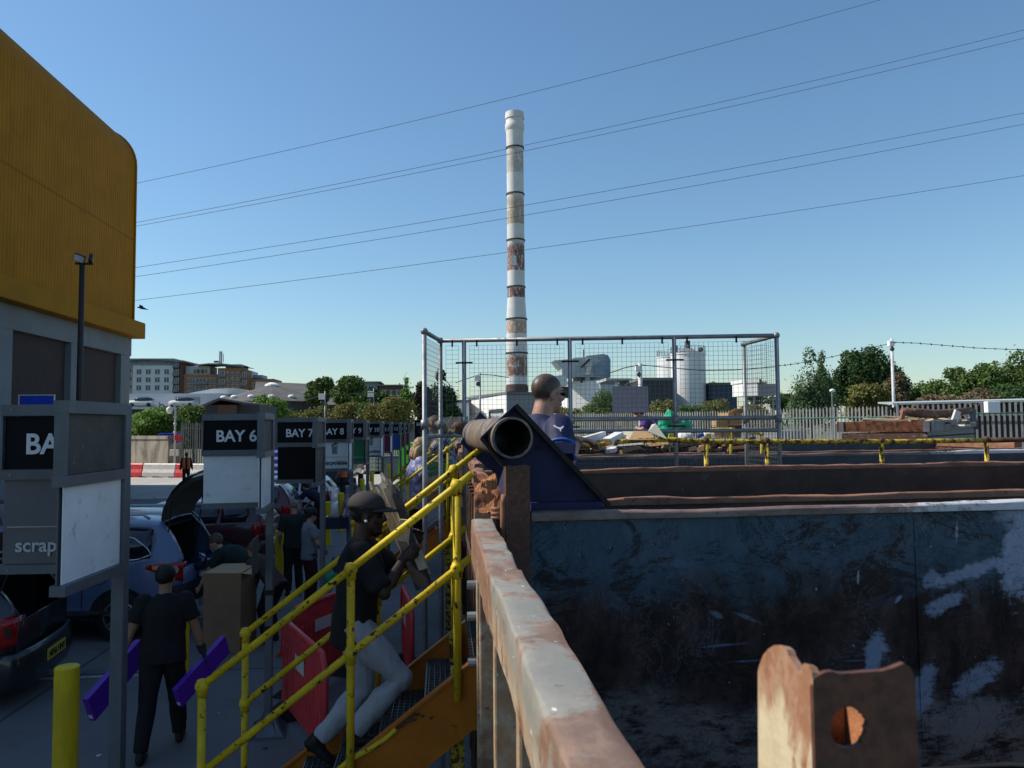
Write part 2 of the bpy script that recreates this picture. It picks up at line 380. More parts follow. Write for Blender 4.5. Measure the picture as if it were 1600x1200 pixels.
    c = m.mix(n1.st(.35, .65), (.17, .075, .042), (.29, .14, .085)); c = m.mix(n2.st(.55, .7), c, (.08, .04, .028))
    m.color(c); m.rough(.75); m.bump(n1+n2, .4, .01); MT['rim_brown'] = m.m
    m = Mat('rim_pale'); x, y, z = m.xyz(); n1 = m.noise(5, 8, .7, stretch=(.5, 1, 1)); n2 = m.noise(22, 6, .7)
    c = m.mix(n1.st(.35, .65), (.12, .075, .06), (.24, .17, .14)); c = m.mix(n2.st(.55, .7), c, (.07, .04, .032))
    c = m.mix((x+((n2-.5)*2)+((n1-.5)*2)).st(2.3, 2.9), c, (.55, .56, .58))
    m.color(c); m.rough(.5); m.bump(n1+n2, .35, .008); MT['rim_pale'] = m.m
    # darker skips behind
    for nm, a, b, pale in (('skip_brown', (.040, .020, .014), (.085, .042, .028), (.10, .095, .10)), ('skip_blue', (.035, .042, .055), (.075, .08, .09), (.22, .23, .25)), ('skip_grey', (.09, .095, .11), (.15, .155, .17), (.25, .2, .16))):
        m = Mat(nm); n1 = m.noise(2.2, 8, .7, dist=.4); n2 = m.noise(9, 7, .72)
        c = m.mix(n1.st(.35, .65), a, b); c = m.mix(n2.st(.60, .68)*n1.st(.4, .6), c, pale)
        c = m.mix(m.noise(5, 7, .7, loc=(4, 4, 4)).st(.56, .66), c, (.07, .03, .02))
        sc1 = m.noise(3, 2, .5, stretch=(2, 1, .6), dist=.5, loc=(4, 2, 2)).st(.735, .75); c = m.mix(sc1*.7, c, pale)
        m.color(c); m.rough(.6); m.bump(n2, .3, .015); MT[nm] = m.m
    m = Mat('flaking_rust'); n1 = m.noise(9, 8, .75); n2 = m.noise(30, 5, .6)
    c = m.mix(n1.st(.56, .62), m.mix(n2.st(.3, .7), (.09, .04, .028), (.18, .085, .05)), (.34, .31, .27))
    m.color(c); m.rough(.8); m.bump(n1, .6, .02); MT['flaking_rust'] = m.m
skip_wall()
# ------------------------------------------------------------------ ground
me = MB(); q = 2500
me.add([(-q, -60, 0), (q, -60, 0), (q, q, 0), (-q, q, 0)], [(0, 1, 2, 3)])
tag(me.build('terrain', 'land'), kind='structure')
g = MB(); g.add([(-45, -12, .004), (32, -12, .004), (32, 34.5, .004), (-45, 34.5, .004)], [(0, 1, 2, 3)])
tag(g.build('ground', 'shade_concrete'), kind='structure')
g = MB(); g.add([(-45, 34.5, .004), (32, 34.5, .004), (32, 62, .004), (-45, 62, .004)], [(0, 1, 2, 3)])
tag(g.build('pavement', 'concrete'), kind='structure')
plain('road_line', (.36, .36, .34), .7, 0, .25, 9, dirt=(.2, .2, .19), dth=(.5, .62), dscale=14)
for i in range(9):                         # parking bay lines
    y = 9.9+i*2.9
    l = MB(); l.add([(-8.6, y-.05, .008), (-3.3, y-.05, .008), (-3.3, y+.05, .008), (-8.6, y+.05, .008)], [(0, 1, 2, 3)])
    tag(l.build('road_marking', 'road_line'), kind='structure')
# ------------------------------------------------------------------ skips (open topped containers)
def wobble(p, s, a, seed): return noise.noise(Vector(p)*s+Vector((seed*3.1, seed*1.7, 5)))*a
def dent_rail(mb, a, b, wd, ht, seg, amp, seed, fr=1.6):
    a = Vector(a); b = Vector(b); d, x, y = frame(b-a); n = 10; vs = []
    prof = [(-.5, -.5), (.5, -.5), (.5, .3), (.42, .45), (.25, .5), (0, .52), (-.25, .5), (-.42, .45), (-.5, .3), (-.5, 0)]
    for i in range(seg+1):
        c = a.lerp(b, i/seg)
        dz = wobble(c, fr, amp, seed)+wobble(c, fr*3, amp*.4, seed+3); dx = wobble(c, fr, amp*.8, seed+9)
        for j, (u, v) in enumerate(prof):
            k = wobble(c+Vector((u, v, 0)), fr*3, amp*.5, seed+20)
            vs.append(c+x*(u*wd+dx+(k if u < 0 else 0))+y*(v*ht+(dz if v > 0 else 0)+(k if v > .4 else 0)))
    fs = [(i*n+k, i*n+(k+1) % n, (i+1)*n+(k+1) % n, (i+1)*n+k) for i in range(seg) for k in range(n)]
    fs += [tuple(range(n))[::-1], tuple(range(seg*n, seg*n+n))]
    return mb.add(vs, fs)
def bent_wall(mb, x0, x1, y, z0, z1, t, amp, seed, nx=60, nz=14):
    def pt(i, j, o):
        p = Vector((x0+(x1-x0)*i/nx, y+o, z0+(z1-z0)*j/nz)); p.y += wobble(Vector((p.x, y, p.z)), 1.1, amp, seed)+wobble(Vector((p.x, y, p.z)), 3.5, amp*.25, seed); return p
    for o in (0, t):
        vs = [pt(i, j, o) for i in range(nx+1) for j in range(nz+1)]; m = nz+1
        mb.add(vs, [(i*m+j, (i+1)*m+j, (i+1)*m+j+1, i*m+j+1) for i in range(nx) for j in range(nz)])
    return mb
def skip(y0, y1, x0, x1, z, label, wall='skip_brown', rim='rim_brown', seed=1, dip=0, outer='rust_brown', ribs=7):
    t = thing('waste_skip', label, 'skip', ((x0+x1)/2, (y0+y1)/2, 0), 0, 'open steel skips in the row of bays')
    a = MB(); bent_wall(a, x0+.05, x1-.05, y1-.05, .25, z-.04, .02, .012, seed); auto_smooth(a.build('far_wall', wall, t))
    a = MB(); bent_wall(a, x0+.05, x1-.05, y0+.03, .25, z-.04-dip, .02, .012, seed+4); auto_smooth(a.build('near_wall', wall, t))
    a = MB(); a.span((x0, y0+.06, .25), (x0+.04, y1-.08, z-.1)); a.build('end_wall', outer, t)
    a = MB(); a.span((x1-.04, y0+.06, .25), (x1, y1-.08, z-.1)); a.build('end_wall', outer, t)
    a = MB(); a.span((x0+.05, y0+.06, .2), (x1-.05, y1-.08, .26)); a.build('skip_floor', 'rust_brown', t)
    a = MB(); dent_rail(a, (x0, y1-.03, z-.05), (x1, y1-.03, z-.022), .055, .042, 90, .016, seed); auto_smooth(a.build('rim', rim, t), 50)
    a = MB(); dent_rail(a, (x0, y0+.04, z-.05-dip), (x1, y0+.04, z-.022-dip), .055, .042, 90, .016, seed+2); auto_smooth(a.build('rim', rim, t), 50)
    a = MB(); dent_rail(a, (x0, y0+.1, z-.06), (x0, y1-.09, z-.06), .11, .12, 30, .02, seed+5); auto_smooth(a.build('end_rail', 'rim_brown', t), 50)
    a = MB(); dent_rail(a, (x1, y0+.1, z-.06), (x1, y1-.09, z-.06), .11, .12, 30, .02, seed+6); auto_smooth(a.build('end_rail', 'rim_brown', t), 50)
    for i in range(ribs):
        y = y0+.14+(y1-y0-.28)*i/(ribs-1)
        a = MB(); a.span((x0-.1, y-.03, .2), (x0-.003, y+.03, z-.13)); a.build('rib', outer, t, bevel=.006)
    for zz in (1.2, 1.95):
        a = MB(); a.span((x0-.112, y0+.1, zz), (x0-.104, y1-.1, zz+.07)); a.build('cross_strap', outer, t)
    for y in (y0+.4, y1-.4):
        a = MB(); a.span((x0+.3, y-.08, .008), (x1-.3, y+.08, .195)); a.build('runner', 'rust_brown', t)
    return t
XR = 6.4
# the near skip, seen from above its corner
t1 = thing('waste_skip', 'nearest open skip with a rusty grey end rail and scraped dark blue inner wall', 'skip', (3.3, 2.2, 0), 0, 'open steel skips in the row of bays')
a = MB(); bent_wall(a, .30, XR, 3.83, .25, 2.528, .02, .010, 2, 90, 26); auto_smooth(a.build('far_wall', 'skip_wall', t1, org=(0, 0, 0)))
for o_ in [o for o in bpy.data.objects if o.name == 'far_wall']: o_.location = -Vector((3.3, 2.2, 0))
a = MB(); dent_rail(a, (.44, 3.85, 2.548), (XR, 3.85, 2.573), .085, .045, 110, .014, 6, 1.3); o_ = auto_smooth(a.build('rim', 'rim_pale', t1, org=(0, 0, 0)), 50); o_.location = -Vector((3.3, 2.2, 0))
a = MB(); bent_wall(a, .30, XR, .60, .25, 2.2, .02, .006, 4); auto_smooth(a.build('near_wall', 'skip_brown', t1))
a = MB(); a.span((.28, .64, .25), (.30, 3.82, 2.36)); a.build('end_wall', 'skip_grey', t1)
a = MB(); a.span((XR-.04, .64, .25), (XR, 3.82, 2.4)); a.build('end_wall', 'skip_grey', t1)
a = MB(); a.span((.31, .64, .2), (XR-.05, 3.82, .26)); a.build('skip_floor', 'rust_brown', t1)
for px in (1435,):
    p_ = P(px, 900, 3.815); a = MB(); a.box((p_.x, 3.828, 1.4), (.008, .006, 2.2)); o_ = a.build('weld_seam', 'skip_wall', t1, org=(0, 0, 0)); o_.location = -Vector((3.3, 2.2, 0))
# end rail: dented rectangular channel, seen along its length
a = MB(); ns = 60; vs = []; prof = [(-.055, -.17), (.055, -.17), (.055, -.01), (.052, -.002), (.046, 0), (.018, .001), (-.018, .001), (-.046, 0), (-.052, -.003), (-.055, -.010), (-.056, -.06), (-.055, -.12)]
for i in range(ns+1):
    y = .45+(3.84-.45)*i/ns
    cx = .208+.012*math.sin(y*1.5)+.010*(noise.noise(Vector((y*1.2, 3, 1)))); cz = 2.535+.014*noise.noise(Vector((y*1.4, 1, 7)))+.006*noise.noise(Vector((y*5, 4, 2)))
    if 2.50 < y < 2.62: cz -= .012*math.sin((y-2.50)/.12*math.pi)
    bul = .010*noise.noise(Vector((y*3.1, 9, 2)))
    for k, (u, v) in enumerate(prof):
        e = noise.noise(Vector((y*7, u*40, v*40)))*.004
        vs.append((cx+u+(bul if k > 6 else -bul*.5)+e, y, cz+v+(e if v > -.05 else 0)+(bul*.4 if abs(u) < .05 else 0)))
n = len(prof)
a.add(vs, [(i*n+k, i*n+(k+1) % n, (i+1)*n+(k+1) % n, (i+1)*n+k) for i in range(ns) for k in range(n)]+[tuple(range(n))[::-1], tuple(range(ns*n, ns*n+n))])
o_ = auto_smooth(a.build('end_rail', 'rail_grey', t1, org=(0, 0, 0)), 50); o_.location = -Vector((3.3, 2.2, 0))
for y, wd in ((3.80, .05), (3.52, .03), (2.55, .06), (1.75, .06), (.95, .06)):
    a = MB(); a.span((.165, y-wd/2, .2), (.278, y+wd/2, 2.37)); o_ = a.build('rib', 'rail_grey', t1, bevel=.008, org=(0, 0, 0)); o_.location = -Vector((3.3, 2.2, 0))
for px, py in ((738, 914), (738, 963), (739, 1035)):
    c = P(px, py, 3.86); a = MB(); a.tube([c+Vector((.03, 0, 0)), c+Vector((-.025, 0, 0))], .022, 10); a.build('hinge_bolt', 'galvanised', t1, smooth=False)
# torn corner flap
a = MB(); nu, nv = 14, 12; vs = []
A, B, C_, D = P(742, 800, 3.85), P(792, 802, 3.85), P(772, 742, 4.0), P(739, 737, 4.0)
for i in range(nu+1):
    for j in range(nv+1):
        p = A.lerp(B, i/nu).lerp(D.lerp(C_, i/nu), j/nv); q_ = noise.noise(p*17)*.022+noise.noise(p*45)*.012
        vs.append(p+Vector((q_*.5, -abs(q_)*.5, q_)))
for p in list(vs): vs.append(p+Vector((.004, .02, -.012)))
m_ = nv+1; N_ = (nu+1)*m_
a.add(vs, [(i*m_+j, (i+1)*m_+j, (i+1)*m_+j+1, i*m_+j+1) for i in range(nu) for j in range(nv)]+[(N_+i*m_+j+1, N_+(i+1)*m_+j+1, N_+(i+1)*m_+j, N_+i*m_+j) for i in range(nu) for j in range(nv)])
a.build('torn_flap', 'rust_orange', t1)
a = MB(); a.plate(P(740, 740, 3.99), P(742, 800, 3.86), P(742, 860, 3.86), P(739, 860, 3.99), .01); a.plate(P(742, 800, 3.858), P(776, 803, 3.858), P(774, 845, 3.858), P(742, 845, 3.858), .01); a.build('corner_plate', 'rail_grey', t1)
# hollow corner posts
a = MB(); c = P(808, 762, 3.80); x0, x1 = P(790, 760, 3.80).x, P(827, 760, 3.80).x; zt = P(808, 729, 3.8).z
for (p, q_) in (((x0, 3.775, 2.2), (x1, 3.783, zt)), ((x0, 3.9, 2.2), (x1, 3.908, zt-.006)), ((x0, 3.784, 2.2), (x0+.008, 3.899, zt-.004)), ((x1-.008, 3.784, 2.2), (x1, 3.899, zt-.002))): a.span(p, q_)
for i in range(14):
    xx = x0+.004+(x1-x0-.008)*i/13; a.box((xx, 3.779, zt+rng.uniform(-.003, .004)), (.012, .007, .008), (0, rng.uniform(-.3, .3), 0))
a.build('corner_post', 'plate_brown', t1)
a = MB(); a.tube([(x0-.012, 3.80, 2.25), (x0-.012, 3.80, 2.62), (x0-.006, 3.80, 2.66)], .016, 8)
for k in range(3): a.tube([(x0-.07, 3.83, 2.545+k*.022), (x0-.022, 3.81, 2.545+k*.022)], .009, 8)
a.build('latch_rod', 'rim_brown', t1, smooth=True)
# near torn post: outline polygons with thickness
YN = .66
def pn(px, py): return P(px, py, YN)
front_u, front_v = Vector((1, 0, 0)), Vector((0, 0, 1))
fx0, fx1 = pn(1270, 1060).x, pn(1430, 1060).x
top = [(1269, 1062), (1280, 1055), (1290, 1050), (1300, 1049), (1312, 1053), (1330, 1052), (1352, 1050), (1378, 1049), (1395, 1044), (1406, 1037), (1418, 1036), (1424, 1045), (1428, 1054)]
tp = [pn(*p) for p in top]
hole_c = pn(1326, 1137); hr = .0165
a = MB(); nseg = 24
ring = [hole_c+Vector((math.cos(t)*hr*(1+.22*noise.noise(Vector((math.cos(t)*2, math.sin(t)*2, 3)))+.16*noise.noise(Vector((math.cos(t)*6, math.sin(t)*6, 8)))), 0, math.sin(t)*hr*1.08)) for t in (2*math.pi*k/nseg for k in range(nseg))]
zb = 2.30
def outer(t):
    d = Vector((math.cos(t), 0, math.sin(t))); best = 9
    if d.x > 1e-6: best = min(best, (fx1-hole_c.x)/d.x)
    if d.x < -1e-6: best = min(best, (fx0-hole_c.x)/d.x)
    if d.z < -1e-6: best = min(best, (zb-hole_c.z)/d.z)
    if d.z > 1e-6:
        for k in range(len(tp)-1):
            p, q_ = tp[k], tp[k+1]; e = q_-p; den = d.x*e.z-d.z*e.x
            if abs(den) < 1e-9: continue
            r_ = p-hole_c; s_ = (r_.x*e.z-r_.z*e.x)/den; uu = (r_.x*d.z-r_.z*d.x)/den
            if s_ > 0 and -.01 <= uu <= 1.01: best = min(best, s_)
    return hole_c+d*best
angs = sorted([2*math.pi*k/72 for k in range(72)])
ri = [hole_c+Vector((math.cos(t)*hr*(1+.22*noise.noise(Vector((math.cos(t)*2, math.sin(t)*2, 3)))+.16*noise.noise(Vector((math.cos(t)*6, math.sin(t)*6, 8)))), 0, math.sin(t)*hr*1.08)) for t in angs]; ro = [outer(t) for t in angs]
n = len(angs); th = Vector((0, .006, 0)); vs = ri+ro+[p+th for p in ri]+[p+th for p in ro]
fs = []
for k in range(n):
    k2 = (k+1) % n
    fs += [(k, k2, n+k2, n+k)[::-1], (2*n+k, 2*n+k2, 3*n+k2, 3*n+k), (n+k, n+k2, 3*n+k2, 3*n+k)[::-1], (k, k2, 2*n+k2, 2*n+k)]
a.add(vs, fs); tn = a.build('corner_post', 'plate_brown', t1)
a = MB(); left = [(1186, 1420), (1184, 1050), (1186, 1040), (1192, 1024), (1200, 1014), (1210, 1008), (1222, 1008), (1229, 1014), (1232, 1024), (1240, 1036), (1246, 1046), (1249, 1050), (1252, 1040), (1257, 1036), (1263, 1040), (1268, 1050), (1270, 1062), (1270, 1420)]
D_ = Vector((fx0, YN, 0)); E_ = None
far_x = fx0; yb = fx0/(pn(1184, 1100).x/YN)        # the left face runs straight back from the front edge
vs = []; vs2 = []
for px, py in left:
    d = ray(px, py); p = Vector((0, 0, H))+d*(fx0/d.x); p.z = max(p.z, zb); vs.append(p+Vector((0.0, 0, 0))); vs2.append(p+Vector((.008, .0, -.002)))
n = len(vs); ctr = sum(vs, Vector())/n
a.add(vs+vs2, [tuple(range(n)), tuple(range(n, 2*n))[::-1]]+[(i, (i+1) % n, n+(i+1) % n, n+i)[::-1] for i in range(n)])
o_ = a.build('corner_post', 'post_cream', t1, org=(0, 0, 0)); o_.location = -Vector((3.3, 2.2, 0))
a = MB(); a.span((fx0+.009, yb-.012, zb), (fx1-.008, yb-.005, 2.715)); a.span((fx1-.006, YN+.007, zb), (fx1, yb-.004, 2.73)); a.build('corner_post', 'rust_orange', t1)
a = MB(); c = P(1500, 1200, 3.4); a.tube([c+Vector((math.cos(t)*.42, math.sin(t)*.1, -.04+.01*math.sin(3*t))) for t in (2*math.pi*k/24 for k in range(25))], .014, 8)
a.tube([c+Vector((math.cos(t)*.40, math.sin(t)*.1, -.09)) for t in (2*math.pi*k/24 for k in range(25))], .014, 8)
solo(a, 'scrap_hose', 'black_rubber', 'coil of black hose lying low in the nearest skip by its scraped wall', 'hose', (c.x, c.y, c.z-.1), smooth=True)
skip(4.95, 7.35, .33, XR, 2.60, 'second skip from the viewer, dark brown inside with a wavy rusty rim', 'skip_brown', 'rim_brown', 11, .06)
skip(8.30, 10.4, .40, 8.7, 2.59, 'third skip, beyond the galvanised mesh fence posts, with a blue grey scuffed inner wall', 'skip_blue', 'rim_pale', 17, .1)
skip(11.5, 13.65, .40, P(1463, 690, 13.65).x, 2.675, 'fourth skip, filled with green sacks and boxes behind the mesh fence', 'skip_blue', 'rim_brown', 23, .1)
skip(14.75, 17.0, .40, 11.5, 2.50, 'fifth skip, its pale brown rim showing beyond the yellow railing at the right', 'skip_brown', 'rim_brown', 29, 0)
skip(18.1, 20.4, .40, XR, 2.60, 'sixth skip down the row, mostly hidden behind the heap of rubbish', 'skip_brown', 'rim_brown', 31, .1)
# ------------------------------------------------------------------ roller gantry with pipe
t = thing('pipe_gantry', 'thick open ended steel pipe held between two dark blue diamond plates above the skip corner', 'gantry', tuple(P(800, 780, 4.4)))
yf, yr = 4.02, 5.25
def poly_plate(pts, y, th, name, mat):
    a = MB(); q_ = [P(px, py, y) for px, py in pts]; n = len(q_)
    a.add(q_+[p+Vector((0, th, 0)) for p in q_], [tuple(range(n))[::-1], tuple(range(n, 2*n))]+[(i, (i+1) % n, n+(i+1) % n, n+i) for i in range(n)])
    return a.build(name, mat, t)
def holed_plate(pts, y, th, hc, hr, name, mat, n=96):
    q_ = [P(px, py, y) for px, py in pts]; a = MB(); ri = []; ro = []
    for k in range(n):
        t_ = 2*math.pi*k/n; d = Vector((math.cos(t_), 0, math.sin(t_))); best = 9
        for i in range(len(q_)):
            p, e = q_[i], q_[(i+1) % len(q_)]-q_[i]; den = d.x*e.z-d.z*e.x
            if abs(den) < 1e-9: continue
            r_ = p-hc; s_ = (r_.x*e.z-r_.z*e.x)/den; u = (r_.x*d.z-r_.z*d.x)/den
            if s_ > 0 and -.001 <= u <= 1.001: best = min(best, s_)
        ri.append(hc+d*hr); ro.append(hc+d*best)
    w_ = Vector((0, th, 0)); a.add(ri+ro+[p+w_ for p in ri]+[p+w_ for p in ro], sum(([(k, (k+1) % n, n+(k+1) % n, n+k), (2*n+k, 3*n+k, 3*n+(k+1) % n, 2*n+(k+1) % n), (n+k, n+(k+1) % n, 3*n+(k+1) % n, 3*n+k), (k, 2*n+k, 2*n+(k+1) % n, (k+1) % n)] for k in range(n)), [])); return a.build(name, mat, t)
holed_plate([(803, 633), (752, 684), (800, 745), (826, 800), (940, 800), (946, 786), (818, 640)], yf, .02, P(799.5, 684, yf), .107, 'front_plate', 'blue_steel')
holed_plate([(750, 643), (719, 692), (748, 720), (800, 760), (800, 690), (764, 657)], yr, .02, P(750, 680, yr), .107, 'rear_plate', 'blue_steel')
def edge_bar(p, q_, y, wd, name, mat='pipe_dark', dy=-.03):
    a = MB(); a.bar(P(*p, y)+Vector((0, dy, 0)), P(*q_, y)+Vector((0, dy, 0)), wd, .055, (0, 1, 0)); return a.build(name, mat, t)
edge_bar((804, 633), (949, 788), yf, .024, 'edge_flange'); edge_bar((751, 684), (797, 741), yf, .018, 'edge_flange')
edge_bar((751, 684), (803, 634), yf, .008, 'edge_flange', 'blue_steel')
a = MB(); a.span(P(828, 798, yf)+Vector((0, -.06, 0)), P(938, 782, yf)+Vector((0, .3, 0))); a.build('foot_plate', 'blue_steel', t)
a = MB(); a.bar(P(880, 700, yf)+Vector((0, .03, 0)), P(935, 790, yf)+Vector((0, 1.15, 0)), .12, .06); a.build('brace', 'blue_steel', t)
c0, c1 = P(801, 684, 3.90), P(746, 679, 5.42); dv = (c1-c0).normalized(); ro_, ri_ = .106, .094
a = MB(); d, x, y = frame(dv); n = 40
rings = []
for c, r in ((c0, ri_), (c0, ro_), (c0.lerp(c1, .3), ro_), (c0.lerp(c1, .7), ro_), (c1, ro_), (c1, ri_), (c0.lerp(c1, .5), ri_), (c0, ri_)):
    rings.append([c+(x*math.cos(k*2*math.pi/n)+y*math.sin(k*2*math.pi/n))*(r+(.003*noise.noise(Vector((k, r*90, 1))) if c == c0 and r == ri_ else 0)) for k in range(n)])
a.v = [tuple(p) for rr in rings for p in rr]; a.f = [(i*n+k, i*n+(k+1) % n, (i+1)*n+(k+1) % n, (i+1)*n+k)[::-1] for i in range(7) for k in range(n)]; a.m = [1 if i >= 4 else 0 for i in range(7) for k in range(n)]
po = a.build('pipe', ['steel_pipe', 'pipe_dark'], t); auto_smooth(po, 40)
a = MB(); a.ell(P(717, 667, 6.9), (.06, .06, .05)); a.box(P(716, 672, 6.9), (.09, .09, .06), (0, .3, .3)); solo(a, 'rag_bundle', 'rust_brown', 'small dark bundle perched on the skip end behind the pipe', 'bundle', tuple(P(717, 676, 6.9)))
# ------------------------------------------------------------------ staircase with yellow handrails
def staircase(y0, label, first=False):
    t = thing('staircase', label, 'staircase', (-1.0, y0+.5, 0), 0, 'yellow railed steps up to the skip walkways')
    yn, yf = y0, y0+.92; sl_ = .765; zt = 1.79; xt = .15
    def zs(x): return zt+(x-xt)*sl_        # top edge of the stringers
    xb = xt-zt/sl_
    for yy in (yn+.03, yf-.05):
        a = MB(); dpt = .34
        a.prism([(xb, .01), (xb+.44, .01), (xt, zs(xt)-dpt), (.9, zs(xt)-dpt), (.9, zs(xt)), (xt, zs(xt))], (0, yy, 0), (1, 0, 0), (0, 0, 1), -.012)
        a.bar((xb+.02, yy+.006, .03), (xt, yy+.006, zs(xt)+.004), .05, .012); a.build('stringer', 'orange_steel', t)
    ntr = 9
    for i in range(ntr):
        z = .09+i*.183; x = xb+.18+i*.2395
        a = MB(); x1 = x+.25; yA, yB = yn+.045, yf-.06
        for k in range(8): a.box((x+.016+k*(x1-x-.03)/7, (yA+yB)/2, z), (.004, yB-yA, .03))
        for k in range(19): a.box(((x+x1)/2, yA+(yB-yA)*k/18, z+.002), (x1-x, .004, .028))
        a.span((x-.004, yA, z-.03), (x+.004, yB, z+.017)); a.build('tread', 'grating', t)
    a = MB(); z = 1.80
    for k in range(20): a.box((.16+.05*k, (yn+yf)/2, z), (.004, yf-yn-.1, .03))
    for k in range(16): a.box((.64, yn+.05+(yf-yn-.1)*k/15, z), (1.0, .004, .028))
    a.build('landing', 'grating', t)
    a = MB(); a.span((1.15, yn+.02, 1.74), (6.0, yf-.02, 1.80)); a.build('walkway_deck', 'grating', t)
    for x in (.04, 3, 5.8):
        for yy in (yn+.1, yf-.15): 
            a = MB(); a.span((x, yy, .004), (x+.07, yy+.07, 1.735)); a.build('support_leg', 'worn_yellow', t)
    r = .0195
    for yy, off, nx in ((yn, 0, (-1.18, -.46, .075)), (yf, .05, (-1.20, -.40, .075))):
        a = MB()
        def zr(x): return zs(x)+.96+off*.6
        x0 = nx[0]
        xe = .155 if off == 0 else .285; a.tube([(x0, yy, zr(x0)), (.075, yy, zr(.075)), (xe, yy, zr(xe))], r, 12); o_ = a.build('handrail', 'yellow_paint', t, smooth=True)
        a = MB(); a.tube([(x0, yy, zr(x0)-.42), (.15, yy, zr(.15)-.42)], r, 12); a.build('mid_rail', 'yellow_paint', t, smooth=True)
        for x in nx:
            zb = zs(x)-.12 if x > -1 else .01
            a = MB(); a.tube([(x, yy-.001, zb), (x, yy-.001, zr(x))], r*1.05, 12); a.build('newel_post', 'yellow_paint', t, smooth=True)
            for dz in (0, -.42):
                a = MB(); a.ell((x, yy, zr(x)+dz), (.035, .035, .035), None, 14, 9); a.tube([(x, yy, zr(x)+dz-.05), (x, yy, zr(x)+dz+.03)], .026, 12); a.build('ball_joint', 'yellow_paint', t, smooth=True)
    if first:
        a = MB(); ps = [P(*p, yn+.015) for p in ((520, 1210), (548, 1187), (575, 1172), (600, 1156), (612, 1146), (619, 1139))]; a.tube(ps, .014, 10); a.build('grab_bar', 'yellow_paint', t, smooth=True)
        a = MB()
        for (px, py, s_) in ((626, 1133, 9), (634, 1124, 8), (641, 1118, 7), (650, 1117, 6), (660, 1119, 4), (674, 1122, 4), (640, 1127, 6), (648, 1125, 4)):
            p = P(px, py, yn+.016); a.ell(p, (s_*.0028, .0022, s_*.0016), (0, rng.uniform(-.6, .6), 0), 9, 6)
        a.build('torn_weld', 'rust_brown', t)
    return t
s1 = staircase(3.98, 'nearest yellow railed orange steps with the man in a cap climbing them', True)
s2 = staircase(10.45, 'second yellow railed steps, climbed by the woman in the flowery top')
for i, lb in ((1, 'third flight of yellow railed steps down the row, just beyond the flowery top'), (2, 'fourth flight of yellow railed steps, seen between mesh fence post and pipe'), (3, 'farthest flight of yellow railed steps near the black bay sign')):
    dup(s2, (-1.0, 10.45+.5+6.4*i, 0), lb)
# ------------------------------------------------------------------ yellow walkway railing behind the second skip
t = thing('walkway_railing', 'long chipped yellow walkway railing with a bent top rail above the second skip', 'railing', (3.3, 7.45, 1.75))
pts = [(858, 699), (880, 697), (895, 698), (930, 695), (960, 691), (1000, 688), (1050, 687), (1110, 690), (1200, 690), (1290, 690), (1400, 690), (1470, 689), (1540, 688)]
yw = 7.47
a = MB(); a.tube([P(x, y, yw) for x, y in pts], .024, 12); a.build('top_rail', 'worn_yellow', t, smooth=True)
a = MB(); a.tube([P(1542, 688, yw), P(1600, 687, yw), P(1760, 686, yw)], .026, 12); a.build('top_rail', 'rust_brown', t, smooth=True)
for px, py in ((895, 698), (1103, 690), (1198, 690), (1377, 690), (1541, 688)):
    p = P(px, py, yw)
    a = MB(); a.tube([(p.x, yw, 1.75), (p.x, yw, p.z)], .023, 12); a.build('rail_post', 'worn_yellow', t, smooth=True)
    a = MB(); a.ell((p.x, yw, p.z+.01), (.034, .034, .034), None, 12, 8); a.build('ball_joint', 'rust_brown' if px > 1000 else 'worn_yellow', t, smooth=True)
a = MB(); a.span((.4, 7.42, 1.66), (6.3, 8.2, 1.74)); a.build('walkway_deck', 'grating', t)
t = thing('hand_rail', 'short bright yellow bent rail above the fourth skip among the cardboard', 'railing', tuple(P(1130, 700, 10.5)))
a = MB(); a.tube([P(x, y, 10.5) for x, y in ((1080, 675), (1120, 671), (1142, 671), (1165, 674), (1190, 678))], .022, 10); a.build('top_rail', 'yellow_paint', t, smooth=True)
for x, y in ((1142, 672), (1190, 678)):
    a = MB(); a.tube([P(x, y, 10.5), P(x, 735, 10.5)], .020, 10); a.build('rail_post', 'yellow_paint', t, smooth=True)
    a = MB(); a.ell(P(x, y, 10.5), .036, None, 12, 8); a.build('ball_joint', 'yellow_paint', t, smooth=True)
# ------------------------------------------------------------------ galvanised mesh cage
t = thing('mesh_fence', 'galvanised tube and wire mesh fence standing along the walkway', 'fence', (1.7, 7.8, 0))
tr = .0225
A0 = P(663, 517, 7.35); A1 = P(688, 533, 8.15); A2 = P(1213, 525, 7.62); A3 = P(1162, 537, 8.45)
A0.z = A1.z = A2.z = A3.z = (A0.z+A1.z+A2.z+A3.z)/4
L0 = P(1213, 525, 7.62).z-A0.z
def on(a, b, px):                           # point of the top rail a-b at a picture column
    lo, hi = 0, 1
    def col(p):
        q_ = CM.transposed() @ (p-Vector((0, 0, H))); return 800-F*q_.x/q_.z
    for _ in range(40):
        m_ = (lo+hi)/2
        if (col(a.lerp(b, m_)) < px) == (col(a) < col(b)): lo = m_
        else: hi = m_
    return a.lerp(b, lo)
for p, q_ in ((A0, A1), (A1, A2), (A2, A3)):
    a = MB(); a.tube([p, q_], tr, 10); a.build('top_rail', 'galvanised', t, smooth=True)
for p in (A0, A1, A2, A3):
    a = MB(); a.ell(p, .036, None, 10, 8); a.build('elbow', 'galvanised', t, smooth=True)
ps = [on(A1, A2, x) for x in (725, 890, 1053)]
for p, zb in ((A0, .01), (A1, .01), (A2, 1.74), (A3, 1.74)) + tuple((p, 1.74) for p in ps):
    a = MB(); a.tube([(p.x, p.y, zb), (p.x, p.y, p.z)], tr, 10); a.build('post', 'galvanised', t, smooth=True)
